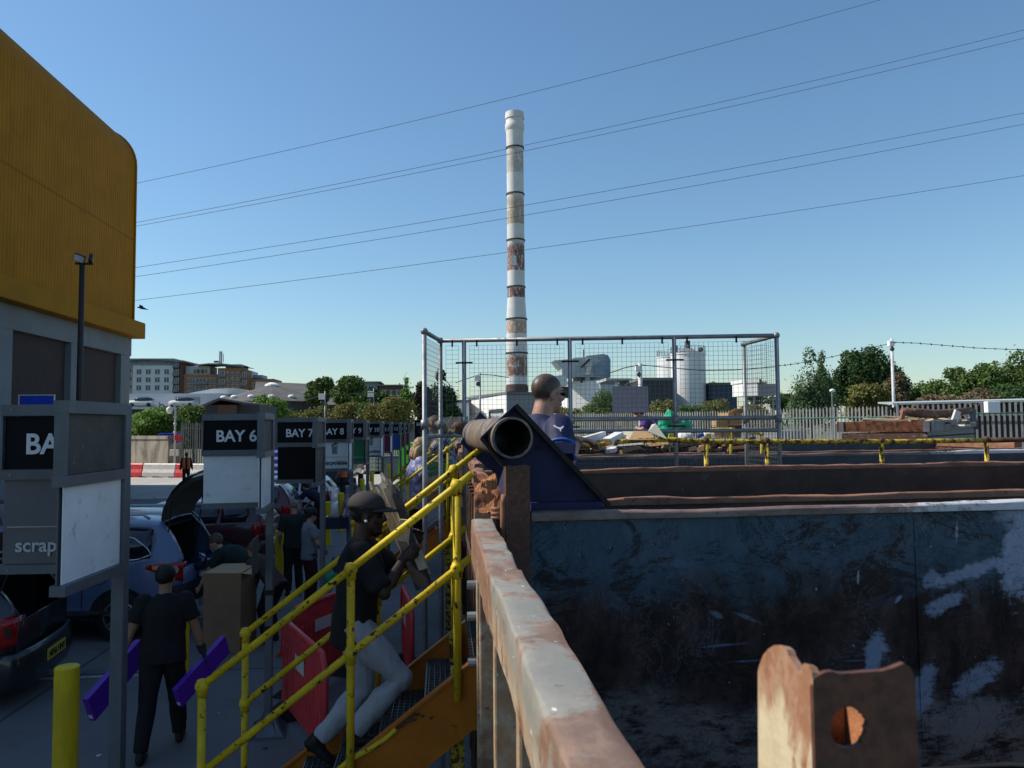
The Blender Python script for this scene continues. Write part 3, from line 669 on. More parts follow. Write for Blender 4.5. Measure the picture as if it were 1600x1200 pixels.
for p, zz in ((A0, 3.02), (A1, 3.02), (A2, 3.05), (A3, 3.05), *((p, 3.05) for p in ps)):
    a = MB(); a.tube([(p.x, p.y, zz-.04), (p.x, p.y, zz+.04)], .036, 10); a.build('coupler', 'galvanised', t, smooth=True)
for zz in (3.06, 2.93):
    a = MB(); a.tube([ps[1]*.0+Vector((on(A1, A2, 700).x, on(A1, A2, 700).y, zz)) if zz < 3 else Vector((on(A1, A2, 860).x, on(A1, A2, 860).y, zz)), (A2.x, A2.y, zz)], tr*.95, 10); a.build('mid_rail', 'galvanised', t, smooth=True)
    a = MB(); a.tube([(A2.x, A2.y, zz), (A3.x, A3.y, zz)], tr*.95, 10); a.build('mid_rail', 'galvanised', t, smooth=True)
a = MB(); a.tube([(A0.x, A0.y, 2.90), (A1.x, A1.y, 2.90), (P(722, 684, 8.1).x, 8.1, 2.90)], tr*.95, 10); a.build('mid_rail', 'galvanised', t, smooth=True)
def mesh_panel(p, q_, z0, z1, step=.047, wr=.0013):
    a = MB(); d = Vector((q_.x-p.x, q_.y-p.y, 0)); L = d.length; d.normalize(); nx = Vector((-d.y, d.x, 0))
    n = max(2, int(L/step)); m_ = int((z1-z0)/step)
    for i in range(n+1):
        b = Vector((p.x, p.y, 0))+d*(L*i/n); a.bar(b+Vector((0, 0, z0)), b+Vector((0, 0, z1)), wr*2, wr*2, nx)
    for j in range(m_+1):
        z = z0+(z1-z0)*j/m_; a.bar(Vector((p.x, p.y, z))+nx*.003, Vector((q_.x, q_.y, z))+nx*.003, wr*2, wr*2)
    a.build('wire_mesh', 'wire', t)
zt = A0.z-.055
def inset(p, q_, e=.06):
    d = (q_-p).normalized()*e; return p+d, q_-d
sup = [A1]+ps+[A2]
for i in range(4): mesh_panel(*inset(sup[i], sup[i+1], .06), 2.55, zt)
mesh_panel(*inset(A0, A1, .04), 2.0, zt, .05); mesh_panel(*inset(A2, A3, .04), 2.45, zt, .05)
for i in range(4):
    for f in ((.5,) if i == 0 else (.12, .5, .88) if i != 3 else (.12, .6)):
        p = sup[i].lerp(sup[i+1], f); a = MB(); a.box((p.x, p.y-.028, p.z-.035), (.018, .012, .07)); a.build('mesh_clip', 'black_rubber', t)
    if i: 
        p = sup[i]; dd = (sup[i+1]-sup[i]).normalized()
        for zz in (p.z-.24, 2.98): a = MB(); a.bar(Vector((p.x, p.y-.02, zz))-dd*.09, Vector((p.x, p.y-.02, zz))+dd*.09, .012, .018); a.build('mesh_clip', 'black_rubber', t)
a = MB(); c0 = on(A1, A2, 956); c1 = on(A1, A2, 1012); z1 = P(956, 604, c0.y).z; z0 = P(956, 645, c0.y).z
a.plate((c0.x, c0.y+.02, z0), (c1.x, c1.y+.02, z0), (c1.x, c1.y+.02, z1), (c0.x, c0.y+.02, z1), .006)
plain('lilac_board', (.36, .33, .38), .6, 0, .06)
solo(a, 'notice_board', 'lilac_board', 'blank pale lilac board tied to the wire mesh fence', 'notice board', (c0.x, c0.y, z0))
# ------------------------------------------------------------------ bay signs
XP = -1.73; SIGN_Z = 3.14
def icon_bin(t, o, u, v, s, mat):
    u = Vector(u); v = Vector(v); a = MB(); nn = u.cross(v)
    def seg(p, q_, w_=.009): a.bar(Vector(o)+u*p[0]*s+v*p[1]*s, Vector(o)+u*q_[0]*s+v*q_[1]*s, w_, .003, nn)
    for p, q_ in (((-.26, .3), (-.22, -.5)), ((.26, .3), (.22, -.5)), ((-.22, -.5), (.22, -.5)), ((-.28, .3), (.28, .3)), ((-.11, .2), (-.10, -.42)), ((.11, .2), (.10, -.42)), ((0, .2), (0, -.42)), ((-.32, .36), (.3, .52)), ((.3, .52), (.26, .6)), ((.26, .6), (-.26, .46)), ((-.26, .46), (-.32, .36)), ((-.05, .54), (-.02, .62)), ((-.02, .62), (.1, .64)), ((.1, .64), (.1, .58))): seg(p, q_)
    a.build('bin_symbol', mat, t, org=ORG[t.name])
def icon_lines(t, o, u, v, s, mat, segs):
    u = Vector(u); v = Vector(v); a = MB()
    for p, q_ in segs: a.bar(Vector(o)+u*p[0]*s+v*p[1]*s, Vector(o)+u*q_[0]*s+v*q_[1]*s, .008, .003, u.cross(v))
    a.build('waste_symbol', mat, t, org=ORG[t.name])
def bay_sign(n, y, label, panel, side, txt=None, icon=None, lm='letter_white', plate=False):
    y, px_, rot_ = BAY[n]; XP = P(px_, 720 if n > 5 else 780, y).x
    t = thing('bay_sign', label, 'sign', (XP, y, 0), 0, 'two sided bay signs on steel posts')
    p = .035; zt = SIGN_Z; wv = .60; z_mid = zt-.36; zb = zt-.93
    a = MB(); a.span((XP-p, y-p, .02), (XP+p, y+p, zt-.001)); a.build('post', 'sign_frame', t, bevel=.006)
    a = MB(); a.box((XP, y, .014), (.34, .34, .02))
    for k in range(4):
        c, s_ = math.cos(k*math.pi/2), math.sin(k*math.pi/2)
        a.add([(XP+c*.035, y+s_*.035, .25), (XP+c*.035-s_*.035, y+s_*.035+c*.035, .2), (XP+c*.035+s_*.035, y+s_*.035-c*.035, .2), (XP+c*.16-s_*.10, y+s_*.16+c*.10, .026), (XP+c*.16+s_*.10, y+s_*.16-c*.10, .026)], [(0, 1, 3), (0, 4, 2), (0, 3, 4), (1, 2, 4, 3)])
        a.add([(XP+.035*(c-s_), y+.035*(s_+c), .22), (XP+.16*(c-s_), y+.16*(s_+c), .026), (XP+.16*c-.10*s_, y+.16*s_+.10*c, .026)], [(0, 1, 2)])
    a.build('base_foot', 'sign_frame', t)
    if plate:
        for zz in (1.35, 1.0): a = MB(); a.span((XP-.043, y-.043, zz), (XP+.043, y+.043, zz+.05)); a.build('clamp', 'black_rubber', t)
        a = MB(); a.span((XP-.10, y-.44, 1.60), (XP-.092, y-.10, 1.95)); a.build('notice_plate', 'sign_back', t)
    # wing A faces the viewer, wing B runs towards the viewer and faces the cars
    for wing, (u, lx, nrm) in enumerate((((-1, 0, 0), (-p, 0), (0, -1, 0)), ((0, -1, 0), (0, -p), (-1, 0, 0)))):
        u = Vector(u); nrm = Vector(nrm); o = Vector((XP, y, 0))+u*p
        hd = 'sign_frame'
        def brd(z0, z1, d, w_=wv, mat=hd, nm='frame_bar', off=0):
            a = MB(); q_ = o+nrm*(d*.5+off)
            a.bar(q_+Vector((0, 0, (z0+z1)/2))+u*.001, q_+u*w_+Vector((0, 0, (z0+z1)/2)), d, z1-z0); return a.build(nm, mat, t)
        brd(zt-.062, zt, .075, off=-.0375, w_=wv+.012); brd(z_mid-.055, z_mid, .075, off=-.0375, w_=wv+.012); brd(zb, zb+.05, .075, off=-.0375, w_=wv+.012)
        a = MB(); q_ = o+u*wv; a.span(q_+Vector((0, 0, z_mid+.0005))-u*.0-nrm*.03, q_+u*.0115+nrm*.032+Vector((0, 0, zt-.0625))); a.build('frame_bar', 'sign_frame', t)
        # header and lower panel, each with its own back sheet
        a = MB(); q_ = o+u*.004; f_ = q_+u*(wv-.008)
        a.plate(*((q_+nrm*.012+Vector((0, 0, z)) if s_ == 0 else f_+nrm*.012+Vector((0, 0, z))) for s_, z in ((0, z_mid+.002), (1, z_mid+.002), (1, zt-.064), (0, zt-.064))), .006); hdr = a.build('header_panel', 'sign_black', t)
        a = MB(); a.plate(*((q_-nrm*.012+Vector((0, 0, z)) if s_ == 0 else f_-nrm*.012+Vector((0, 0, z))) for s_, z in ((0, z_mid+.002), (1, z_mid+.002), (1, zt-.064), (0, zt-.064))), .006); a.build('header_back', 'sign_back', t)
        a = MB(); a.plate(*((q_+nrm*.012+Vector((0, 0, z)) if s_ == 0 else f_+nrm*.012+Vector((0, 0, z))) for s_, z in ((0, zb+.052), (1, zb+.052), (1, z_mid-.057), (0, z_mid-.057))), .006); low = a.build('waste_panel', panel, t)
        a = MB(); a.plate(*((q_-nrm*.012+Vector((0, 0, z)) if s_ == 0 else f_-nrm*.012+Vector((0, 0, z))) for s_, z in ((0, zb+.052), (1, zb+.052), (1, z_mid-.057), (0, z_mid-.057))), .006); a.build('panel_back', side, t)
        if n < 8:
            for fx in (.05, wv-.05):
                for zz in (zt-.031, z_mid-.028, zb+.025):
                    a = MB(); q_ = o+u*fx+Vector((0, 0, zz))+nrm*.037; a.tube([q_, q_+nrm*.005], .007, 8); a.build('fixing_bolt', 'galvanised', t)
        # lettering reads from the side nrm faces
        left = o+u*wv+nrm*.0205 if wing == 0 else o+nrm*.0205; rd = -u if wing == 0 else u
        lt = left+rd*.115
        text('BAY %d' % n, .158, lt+Vector((0, 0, z_mid+.088)), rd, (0, 0, 1), lm if lm != 'letter_grey' else 'letter_grey', hdr, .0035, fit=.39 if n < 10 else .43)
        if txt:
            tm = 'letter_green' if panel == 'sign_green' else ('sign_black' if panel == 'sign_white' else 'letter_grey')
            text(txt, .105, left+rd*(wv-.035 if icon != 'scrap' else .075)+Vector((0, 0, zb+.12)), rd, (0, 0, 1), tm, low, .002, 'r' if icon != 'scrap' else 'l')
            a = MB(); a.bar(left+rd*.03+Vector((0, 0, zb+.255)), left+rd*(wv-.03)+Vector((0, 0, zb+.255)), .003, .004); a.build('panel_line', tm, low, org=ORG[t.name])
        ic = left+rd*(wv*.60)+Vector((0, 0, zb+.40))
        if icon == 'bin': icon_bin(low, ic-rd*.02, rd, (0, 0, 1), .17, 'sign_black')
        elif icon == 'scrap': icon_lines(low, ic, rd, (0, 0, 1), .16, 'letter_grey', [((-.3, .1), (0, .5)), ((0, .5), (.3, .1)), ((-.3, .1), (-.15, -.25)), ((-.15, -.25), (.15, -.25)), ((.15, -.25), (.3, .1)), ((-.3, .1), (0, 0)), ((0, 0), (.3, .1))])
        elif icon == 'leaf': icon_lines(low, ic-rd*.05, rd, (0, 0, 1), .16, 'letter_green', [((-.1, -.4), (.1, 0)), ((.1, 0), (.1, .4)), ((.1, .4), (-.2, .5)), ((-.2, .5), (-.3, .2)), ((-.3, .2), (.1, 0))])
    t.rotation_euler = (0, 0, R(rot_)); return t
by = lambda n: BAY[n][0]
BAY = {5: (4.5, 190, -2.5), 6: (7.9, 422.5, 4.5), 7: (11.2, 504.5, -1), 8: (14.1, 549, 2.5), 9: (16.8, 574.5, 0), 10: (20.3, 598, 0), 11: (23.3, 612, 0), 12: (26.3, 626, 0), 13: (29.3, 633, 0), 14: (32.5, 639.5, 0)}
bay_sign(5, by(5), 'nearest bay sign, its grey panel reading scrap beside a blank white wing', 'sign_grey', 'sign_white', 'scrap', 'scrap')
bay_sign(6, by(6), 'bay sign reading BAY 6 above a blank white panel', 'sign_white', 'sign_white', plate=True)
bay_sign(7, by(7), 'bay sign reading BAY 7 above a blank black panel', 'sign_black', 'sign_back')
bay_sign(8, by(8), 'bay sign reading BAY 8 above a white panel with a bin symbol', 'sign_white', 'sign_white', 'non recyclable', 'bin')
bay_sign(9, by(9), 'bay sign numbered 9 above a green waste panel', 'sign_green', 'sign_back', 'green waste', 'leaf')
bay_sign(10, by(10), 'bay sign numbered 10 above a white recyclable panel', 'sign_white', 'sign_white', 'non recyclable', 'bin')
bay_sign(11, by(11), 'bay sign numbered 11 with a magenta panel', 'sign_magenta', 'sign_white')
bay_sign(12, by(12), 'bay sign numbered 12 with a bright blue panel', 'sign_blue', 'sign_back')
bay_sign(13, by(13), 'bay sign with a brick red panel, right behind the sign numbered 12', 'sign_brick', 'sign_back')
bay_sign(14, by(14), 'bay sign with a crimson panel, last of the row by the mesh fence', 'sign_crimson', 'sign_back')
t = thing('bay_sign', 'small black BAY 16 sign standing alone by the palisade fence', 'sign', tuple(G(658, 775)))
yb16 = 36.5; p0 = P(648, 690, yb16); p1 = P(669, 656, yb16); base = Vector((p0.x+.3, yb16, 0))
t.location = base; ORG[t.name] = base
a = MB(); a.span((p0.x, yb16-.03, p0.z), (p1.x, yb16, p1.z)); hb = a.build('panel', 'sign_black', t)
a = MB(); a.span((p0.x+.27, yb16+.005, 0), (p0.x+.34, yb16+.07, p1.z)); a.build('post', 'sign_frame', t)
text('BAY 16', .2, (p0.x+.08, yb16-.033, p1.z-.27), (1, 0, 0), (0, 0, 1), 'letter_grey', hb, .004, fit=.48)
a = MB(); wv = p1.x-p0.x
for q_, r_ in (((.2, .42), (.42, .40)), ((.42, .40), (.45, .55)), ((.2, .42), (.2, .58)), ((.2, .58), (.45, .55)), ((.28, .4), (.26, .28)), ((.4, .38), (.42, .28)), ((.1, .14), (.5, .14))):
    a.bar((p0.x+q_[0], yb16-.033, p0.z+q_[1]), (p0.x+r_[0], yb16-.033, p0.z+r_[1]), .004, .022, (0, 1, 0))
a.build('waste_symbol', 'letter_grey', hb, org=ORG[t.name])
# ------------------------------------------------------------------ bollards
def bollard(c, label):
    a = MB(); r = .092; h = 1.1
    a.lathe([(r, .004), (r, h-.012), (r-.008, h-.003), (r-.02, h)], (c.x, c.y, 0), 28); o = a.build('bollard', 'bollard_yellow', None, org=(c.x, c.y, 0))
    auto_smooth(o, 35); return tag(o, label, 'bollard', 'yellow bollards along the bays')
pb = MB()
BL = [(105, 1040, 'nearest yellow bollard, lower left in front of the dark hatchback'), (283, 930, 'yellow bollard behind the man carrying purple boxes'), (375, 868, 'yellow bollard standing behind the tall cardboard box'), (438, 828, 'yellow bollard right of the bay 6 sign post'), (512, 784, 'yellow bollard behind the bay 7 sign post'), (533, 770, 'yellow bollard left of the woman in the lavender top'), (566, 748, 'yellow bollard right of the woman in the lavender top'), (581, 738, 'yellow bollard beside the bay 9 sign post'), (608, 725, 'sunlit yellow bollard near the grey wheelie bin'), (616, 718, 'farthest yellow bollard, in front of the lime green bank')]
for px, py, lb in BL: bollard(G(px, py, 1.1), lb)
# ------------------------------------------------------------------ red plastic barriers
def chapter(a_, b_, label, feet=True):
    a_ = Vector((*a_, 0)); b_ = Vector((*b_, 0)); L = (b_-a_).length; d = (b_-a_).normalized()
    t = thing('plastic_barrier', label, 'barrier', tuple((a_+b_)/2), math.atan2(d.y, d.x), 'red plastic pedestrian barriers')
    a = MB(); h = 1.0; l = L/2
    a.prism([(-l, .16), (l, .16), (l, h-.14), (l-.10, h), (-l+.10, h), (-l, h-.14)], (0, .013, 0), (1, 0, 0), (0, 0, 1), .026)
    for i in range(12):
        x = -l+.1+(2*l-.2)*i/11; a.span((x-.018, -.025, .24), (x+.018, .025, h-.22))
    a.build('panel', 'red_plastic', t, local=True, bevel=.008)
    a = MB(); a.tube([(-l, 0, .62), (-l, 0, h-.13), (-l+.1, 0, h), (l-.1, 0, h), (l, 0, h-.13), (l, 0, .16)], .03, 8); a.build('frame_tube', 'red_plastic', t, local=True, smooth=True)
    a = MB()
    for s_ in (-1, 1): a.span((-.16, .027*s_, h-.34), (.16, .03*s_, h-.2))
    a.build('reflective_strip', 'white_plastic', t, local=True)
    for s_ in (-1, 1):
        a = MB(); x = s_*(l-.13); a.add([(x-.09, -.30, .005), (x+.09, -.30, .005), (x+.09, .30, .005), (x-.09, .30, .005), (x-.05, -.05, .19), (x+.05, -.05, .19), (x+.05, .05, .19), (x-.05, .05, .19)], [(3, 2, 1, 0), (4, 5, 6, 7), (0, 1, 5, 4), (1, 2, 6, 5), (2, 3, 7, 6), (3, 0, 4, 7)]); a.build('foot', 'black_rubber', t, local=True)
    return t
chapter((-1.66, 8.35), (-1.02, 6.95), 'red plastic pedestrian barrier beside the nearest steps')
chapter((-1.66, 8.75), (-1.15, 9.75), 'red plastic barrier behind the first one, left of the climbing man')
chapter((-.50, 9.9), (-.34, 8.75), 'red plastic barrier seen end on behind the steps, right of the climbing man')
# ------------------------------------------------------------------ tall cardboard box
c = G(350, 1022); 
t = thing('cardboard_box', 'tall brown cardboard box standing open on the ground', 'box', (c.x, c.y+.3, 0), R(-6))
a = MB(); hw, hd, hh = .25, .31, 1.06
for (p, q_) in (((-hw, -hd, .01), (hw, -hd+.006, hh)), ((-hw, hd-.006, .01), (hw, hd, hh)), ((-hw, -hd+.007, .01), (-hw+.006, hd-.007, hh)), ((hw-.006, -hd+.007, .01), (hw, hd-.007, hh)), ((-hw+.007, -hd+.007, .02), (hw-.007, hd-.007, .03))): a.span(p, q_)
a.build('carton', 'card_dark', t, local=True)
a = MB(); a.plate((-hw, -hd, hh+.002), (hw, -hd, hh+.002), (hw+.02, hd-.02, hh+.03), (-hw+.02, hd-.02, hh+.02), .006); a.build('flap', 'card', t, local=True)
a = MB(); a.plate((hw, -hd+.02, hh), (hw, hd, hh), (hw+.02, hd+.02, hh+.03), (hw+.13, -hd+.06, hh-.02), .006); a.build('flap', 'card', t, local=True)
# ------------------------------------------------------------------ background materials
def cladding(name, c, pitch, axis='y', var=.1, seam=None):
    m = Mat(name); x, y, z = m.xyz(); t_ = y if axis == 'y' else x
    s_ = ((t_*(1/pitch)).frac()-.5).abs()
    n = m.noise(.5, 6, .65); f = m.noise(3, 6, .7, stretch=(1, 1, .12))
    lo = tuple(v*(1-var) for v in c); hi = tuple(min(1, v*(1+var)) for v in c)
    col = m.mix(n.st(.35, .65), lo, hi); col = m.mix(f.st(.5, .75)*.4, col, tuple(v*.55 for v in c))
    col = m.mix(s_.st(.42, .5)*.45, col, tuple(v*.45 for v in c))
    if seam: col = m.mix(((z-seam)._m('ABSOLUTE')).st(.07, .03)*.5, col, tuple(v*.4 for v in c))
    m.color(col); m.rough(.6); m.b.inputs['Specular IOR Level'].default_value = .06; m.bump(s_.st(.2, .45)*-1.0, .5, .05); MT[name] = m.m
cladding('yellow_cladding', (.37, .150, .006), .25, 'y', .08, 13.3)
plain('yellow_trim', (.33, .145, .006), .6, 0, .1, .6, spec=.06)
plain('frame_concrete', (.17, .185, .20), .8, 0, .1, .6, dirt=(.19, .19, .18), dth=(.5, .7), dscale=.7)
def brick(name, a, b, mort, sc_, rows=True):
    m = Mat(name); n = m.nt.nodes.new('ShaderNodeTexBrick'); n.inputs['Scale'].default_value = sc_
    n.inputs['Color1'].default_value = (*a, 1); n.inputs['Color2'].default_value = (*b, 1); n.inputs['Mortar'].default_value = (*mort, 1); n.inputs['Mortar Size'].default_value = .015
    mp = m.nt.nodes.new('ShaderNodeCombineXYZ'); x, y, z = m.xyz(); m.nt.links.new((x+y).k, mp.inputs[0]); m.nt.links.new(z.k, mp.inputs[1]); m.nt.links.new(mp.outputs[0], n.inputs['Vector'])
    m.color(m.mix(m.noise(.8, 5, .6).st(.4, .7)*.35, n.outputs['Color'], tuple(v*.6 for v in a))); m.rough(.85); MT[name] = m.m
brick('dark_brick', (.055, .03, .024), (.035, .022, .02), (.02, .018, .017), 3.2)
brick('orange_brick', (.34, .165, .085), (.28, .13, .07), (.28, .2, .14), 4)
brick('brown_brick', (.13, .07, .05), (.10, .055, .04), (.09, .07, .06), 4)
plain('render_white', (.55, .56, .58), .8, 0, .06, .2)
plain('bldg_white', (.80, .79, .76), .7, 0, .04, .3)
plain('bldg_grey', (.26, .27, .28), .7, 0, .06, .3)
plain('roof_grey', (.16, .17, .18), .7, 0, .12, .3)
plain('roof_dark', (.10, .095, .09), .8, 0, .2, .4, dirt=(.15, .14, .13), dth=(.5, .7), dscale=.3)
plain('roof_pale', (.62, .60, .56), .8, 0, .08, .2)
plain('penthouse', (.20, .24, .29), .5, 0, .08, .3)
plain('window_glass', (.03, .04, .05), .12, 0, .2, .3, spec=.6)
plain('window_frame', (.6, .61, .62), .5)
plain('balcony', (.14, .16, .18), .4, .3)
plain('shed_dark', (.045, .048, .052), .6, 0, .15, .3)
plain('shed_blue', (.03, .05, .075), .6, 0, .15, .3)
plain('hopper_grey', (.42, .46, .46), .55, 0, .12, .3)
plain('hopper_pale', (.66, .66, .62), .5, 0, .06, .3)
plain('hopper_blue', (.22, .28, .36), .5, 0, .12, .3)
plain('lamp_dark', (.03, .025, .022), .6)
plain('pole_white', (.55, .55, .54), .5)
plain('blue_panel', (.012, .05, .5), .4)
plain('old_wall', (.30, .265, .21), .9, 0, .15, .8, .3, 6, dirt=(.13, .115, .09), dth=(.46, .66), dscale=.9, stretch=(1, 1, .35))
plain('palisade', (.24, .245, .25), .55, .3, .2, 1.5)
plain('palisade_dark', (.10, .11, .115), .55, .3, .2, 1.5)
plain('green_cord', (.02, .20, .13), .5)
plain('lime_paint', (.14, .62, .03), .4, 0, .06, 1)
plain('cable', (.03, .03, .035), .6)
def tankm():
    m = Mat('tank_white'); n = m.noise(.3, 6, .6, stretch=(1, 1, .2)); x, y, z = m.xyz()
    c = m.mix(n.st(.4, .7), (.72, .72, .70), (.60, .60, .58)); c = m.mix(((z*.5).frac()-.5).abs().st(.485, .5)*.25, c, (.4, .4, .4))
    m.color(c); m.rough(.5); MT['tank_white'] = m.m
    m = Mat('stack_white'); x, y, z = m.xyz(); n1 = m.noise(.9, 7, .7); n2 = m.noise(2.2, 7, .72, stretch=(1, 1, .4)); n3 = m.noise(.5, 3, .5, loc=(4, 4, 4))
    c = m.mix(n1.st(.35, .65), (.58, .57, .54), (.66, .65, .62))
    def band(c, zb, h, col, f, lo=.36):
        u = (z-zb)*(1/h); b = u.st(-.02, .02)*(u+((n2-.5)*.5)).st(1.02, .75)
        return m.mix(b*(n2.st(lo, lo+.14))*f, c, col)
    for zt, h, col, f in STACK_BANDS: c = band(c, zt-h, h, col, f)
    m.color(c); m.rough(.7); MT['stack_white'] = m.m
YS = 118.0
def zs_(py): return P(808, py, YS).z
STACK_BANDS = [(zs_(232), zs_(232)-zs_(272), (.36, .31, .25), .75), (zs_(304), zs_(304)-zs_(352), (.34, .25, .16), .85), (zs_(376), zs_(376)-zs_(424), (.20, .10, .075), 1.0), (zs_(449), zs_(449)-zs_(466), (.16, .07, .055), 1.0), (zs_(499), zs_(499)-zs_(522), (.38, .22, .13), .9), (zs_(552), zs_(552)-zs_(588), (.24, .12, .07), 1.0)]
tankm()
# ------------------------------------------------------------------ yellow shed of the waste works
XB = -16.75; YE = 43.3; Y0 = -14.0
t = thing('works_building', 'huge shed with yellow ribbed cladding and rounded eaves over a concrete and brick base', 'building', (XB-12, 16, 0))
zt_, zb_ = P(205, 255, YE).z-.2, 8.79
r = 2.1; prof = [(XB, zb_)]+[(XB, zb_+(zt_-zb_)*k/6) for k in range(1, 7)]+[(XB-r+r*math.cos(a_), zt_+r*math.sin(a_)) for a_ in (math.pi/2*k/10 for k in range(1, 11))]+[(XB-24, zt_+r+.6)]
a = MB(); n = len(prof); ny = 2
vs = [(x, y, z) for y in (Y0, YE) for x, z in prof]
a.add(vs, [(i, i+1, n+i+1, n+i)[::-1] for i in range(n-1)])
a.add([(x, YE, z) for x, z in prof]+[(XB-24, YE, zb_)], [tuple(range(n+1))])
a.add([(x, Y0, z) for x, z in prof]+[(XB-24, Y0, zb_)], [tuple(range(n+1))[::-1]])
o_ = auto_smooth(a.build('cladding', 'yellow_cladding', t), 50)
a = MB(); a.tube([(XB+.03, YE, zb_)]+[(x+.03, YE, z) for x, z in prof[1:17]], .07, 8); a.build('corner_trim', 'yellow_trim', t, smooth=True)
a = MB(); a.span((XB-.2, Y0, zb_-.87), (XB+.55, YE+.35, zb_-.005)); a.build('eaves_band', 'yellow_trim', t, bevel=.03)
a = MB(); a.span((XB-24, Y0+.1, 6.95), (XB-.04, YE, zb_-.88)); a.build('ring_beam', 'frame_concrete', t)
cols = [P(x, 620, 1).x for x in (0,)]
def yat(px): return -XB*F/1.0/(F*math.tan(math.atan((690-px)/F))) if px < 690 else 0
ycols = []
for px in (0, 110, 205):
    d = ray(px, 600); ycols.append(XB/d.x*d.y)
def wall_y(px): d = ray(px, 600); return XB/d.x*d.y
ylist = [YE-.75, wall_y(121), wall_y(7)]; ylist += [ylist[2]-5.9, ylist[2]-11.8, ylist[2]-17.7, ylist[2]-23.6]
for y in ylist:
    a = MB(); a.span((XB-.6, y-.6, 0), (XB-.02, y+.55, 6.945)); a.build('column', 'frame_concrete', t, bevel=.03)
for i in range(6):
    a = MB(); a.span((XB-.75, ylist[i+1]+.56, 0), (XB-.3, ylist[i]-.61, 6.944)); a.build('brick_panel', 'dark_brick', t)
a = MB(); a.span((XB-24, YE-.4, 0), (XB-.61, YE-.05, 6.944)); a.build('brick_panel', 'dark_brick', t)
c0, c1 = P(30, 640, 24), P(84, 618, 24)
t = thing('blue_sign', 'small blue sign on a post showing over the top of the nearest bay sign', 'sign', (c0.x+.5, 24, 0))
a = MB(); a.span((c0.x, 24, c0.z-.6), (c1.x, 24.03, c1.z)); a.build('panel', 'blue_panel', t); a = MB()
for p, q_ in (((c0.x-.03, c1.z), (c1.x+.03, c1.z+.03)), ((c0.x-.03, c0.z-.63), (c1.x+.03, c0.z-.6)), ((c0.x-.03, c0.z-.6), (c0.x, c1.z)), ((c1.x, c0.z-.6), (c1.x+.03, c1.z))): a.span((p[0], 23.99, p[1]), (q_[0], 24.035, q_[1]))
a.build('border', 'white_plastic', t)
a = MB(); a.span((c0.x+.5, 24.04, 0), (c0.x+.57, 24.1, c1.z)); a.build('post', 'galvanised', t)
# floodlight mast
c = G(129, 780); yl = 27.0; pl = P(128.5, 412, yl)
t = thing('lamp_post', 'tall dark mast with two floodlights in front of the yellow shed', 'lamp post', (pl.x, yl, 0))
a = MB(); a.tube([(pl.x, yl, 0), (pl.x, yl, pl.z)], [.11, .085], 12); a.build('pole', 'lamp_dark', t, smooth=True)
a = MB(); a.bar((pl.x-.22, yl, pl.z), (pl.x+.35, yl, pl.z), .07, .07); a.build('cross_arm', 'lamp_dark', t)
for dx, rt, rz_ in ((-.05, .5, .3), (.32, -.15, -1.2)):
    a = MB(); a.box((pl.x+dx, yl-.1, pl.z+.17), (.36, .12, .26), (rt, .35 if dx < 0 else 0, rz_)); f_ = a.build('floodlight', 'lamp_dark', t, bevel=.02)
    a = MB(); M_ = Euler((rt, .35 if dx < 0 else 0, rz_)).to_matrix(); a.box(Vector((pl.x+dx, yl-.1, pl.z+.17))+M_ @ Vector((0, -.064, 0)), (.31, .006, .21), M_); a.build('lens', 'window_frame', f_, org=ORG[t.name])
# bird
c = P(222, 481, 38); t = thing('bird', 'dark bird flying past the corner of the yellow shed', 'bird', tuple(c))
a = MB(); a.loft([c+Vector((-.22, 0, .02)), c+Vector((-.12, 0, .03)), c+Vector((0, 0, 0)), c+Vector((.14, 0, -.05)), c+Vector((.28, 0, -.09))], [(.015, .015), (.05, .05), (.075, .07), (.05, .035), (.06, .008)], (0, 1, 0), 8)
a.add([c+Vector((-.1, -.05, .03)), c+Vector((.08, -.05, 0)), c+Vector((.2, -.45, .03)), c+Vector((.02, -.4, .10))], [(0, 1, 2, 3), (3, 2, 1, 0)]); a.add([c+Vector((-.1, .05, .03)), c+Vector((.08, .05, 0)), c+Vector((.25, .45, -.02)), c+Vector((.05, .42, .03))], [(0, 1, 2, 3), (3, 2, 1, 0)])
a.build('body', 'lamp_dark', t)
# ------------------------------------------------------------------ chimney
cx_ = P(808, 610, YS); zb = zs_(612); ztp = zs_(177)
t = thing('chimney', 'tall rust stained white chimney of stacked sections rising over the mesh fence', 'chimney', (cx_.x, YS, 0))
def rad(px_w): return px_w/2/F*YS*1.0
a = MB(); ax = cx_.x
seg = [(612, 33), (585, 33), (552, 33), (551, 33), (499, 32), (470, 28.5), (449, 27.5), (376, 27.5), (304, 27), (232, 27), (205, 28)]
prof = [(rad(w_), zs_(y_)) for y_, w_ in seg]; a.lathe(prof, (ax, YS, 0), 40, cap=False)
o_ = auto_smooth(a.build('shaft', 'stack_white', t, org=(ax, YS, 0)), 35); o_.location = (0, 0, 0)
for y_, w_ in ((232, 28), (304, 28), (376, 28.5), (449, 28.5), (499, 33), (552, 34)):
    a = MB(); z_ = zs_(y_); a.lathe([(rad(w_)-.05, z_-.1), (rad(w_)+.08, z_-.1), (rad(w_)+.08, z_+.1), (rad(w_)-.05, z_+.1)], (ax, YS, 0), 40, False); a.build('joint_band', 'lamp_dark', t)
a = MB(); a.lathe([(rad(28), zs_(206)), (rad(31), zs_(203)), (rad(31), zs_(196)), (rad(28.5), zs_(194)), (rad(28.5), zs_(188)), (rad(31), zs_(187)), (rad(29.5), zs_(177)), (rad(26), zs_(177)), (rad(26), zs_(190))], (ax, YS, 0), 40); auto_smooth(a.build('cap', 'stack_white', t, org=(ax, YS, 0)), 35)
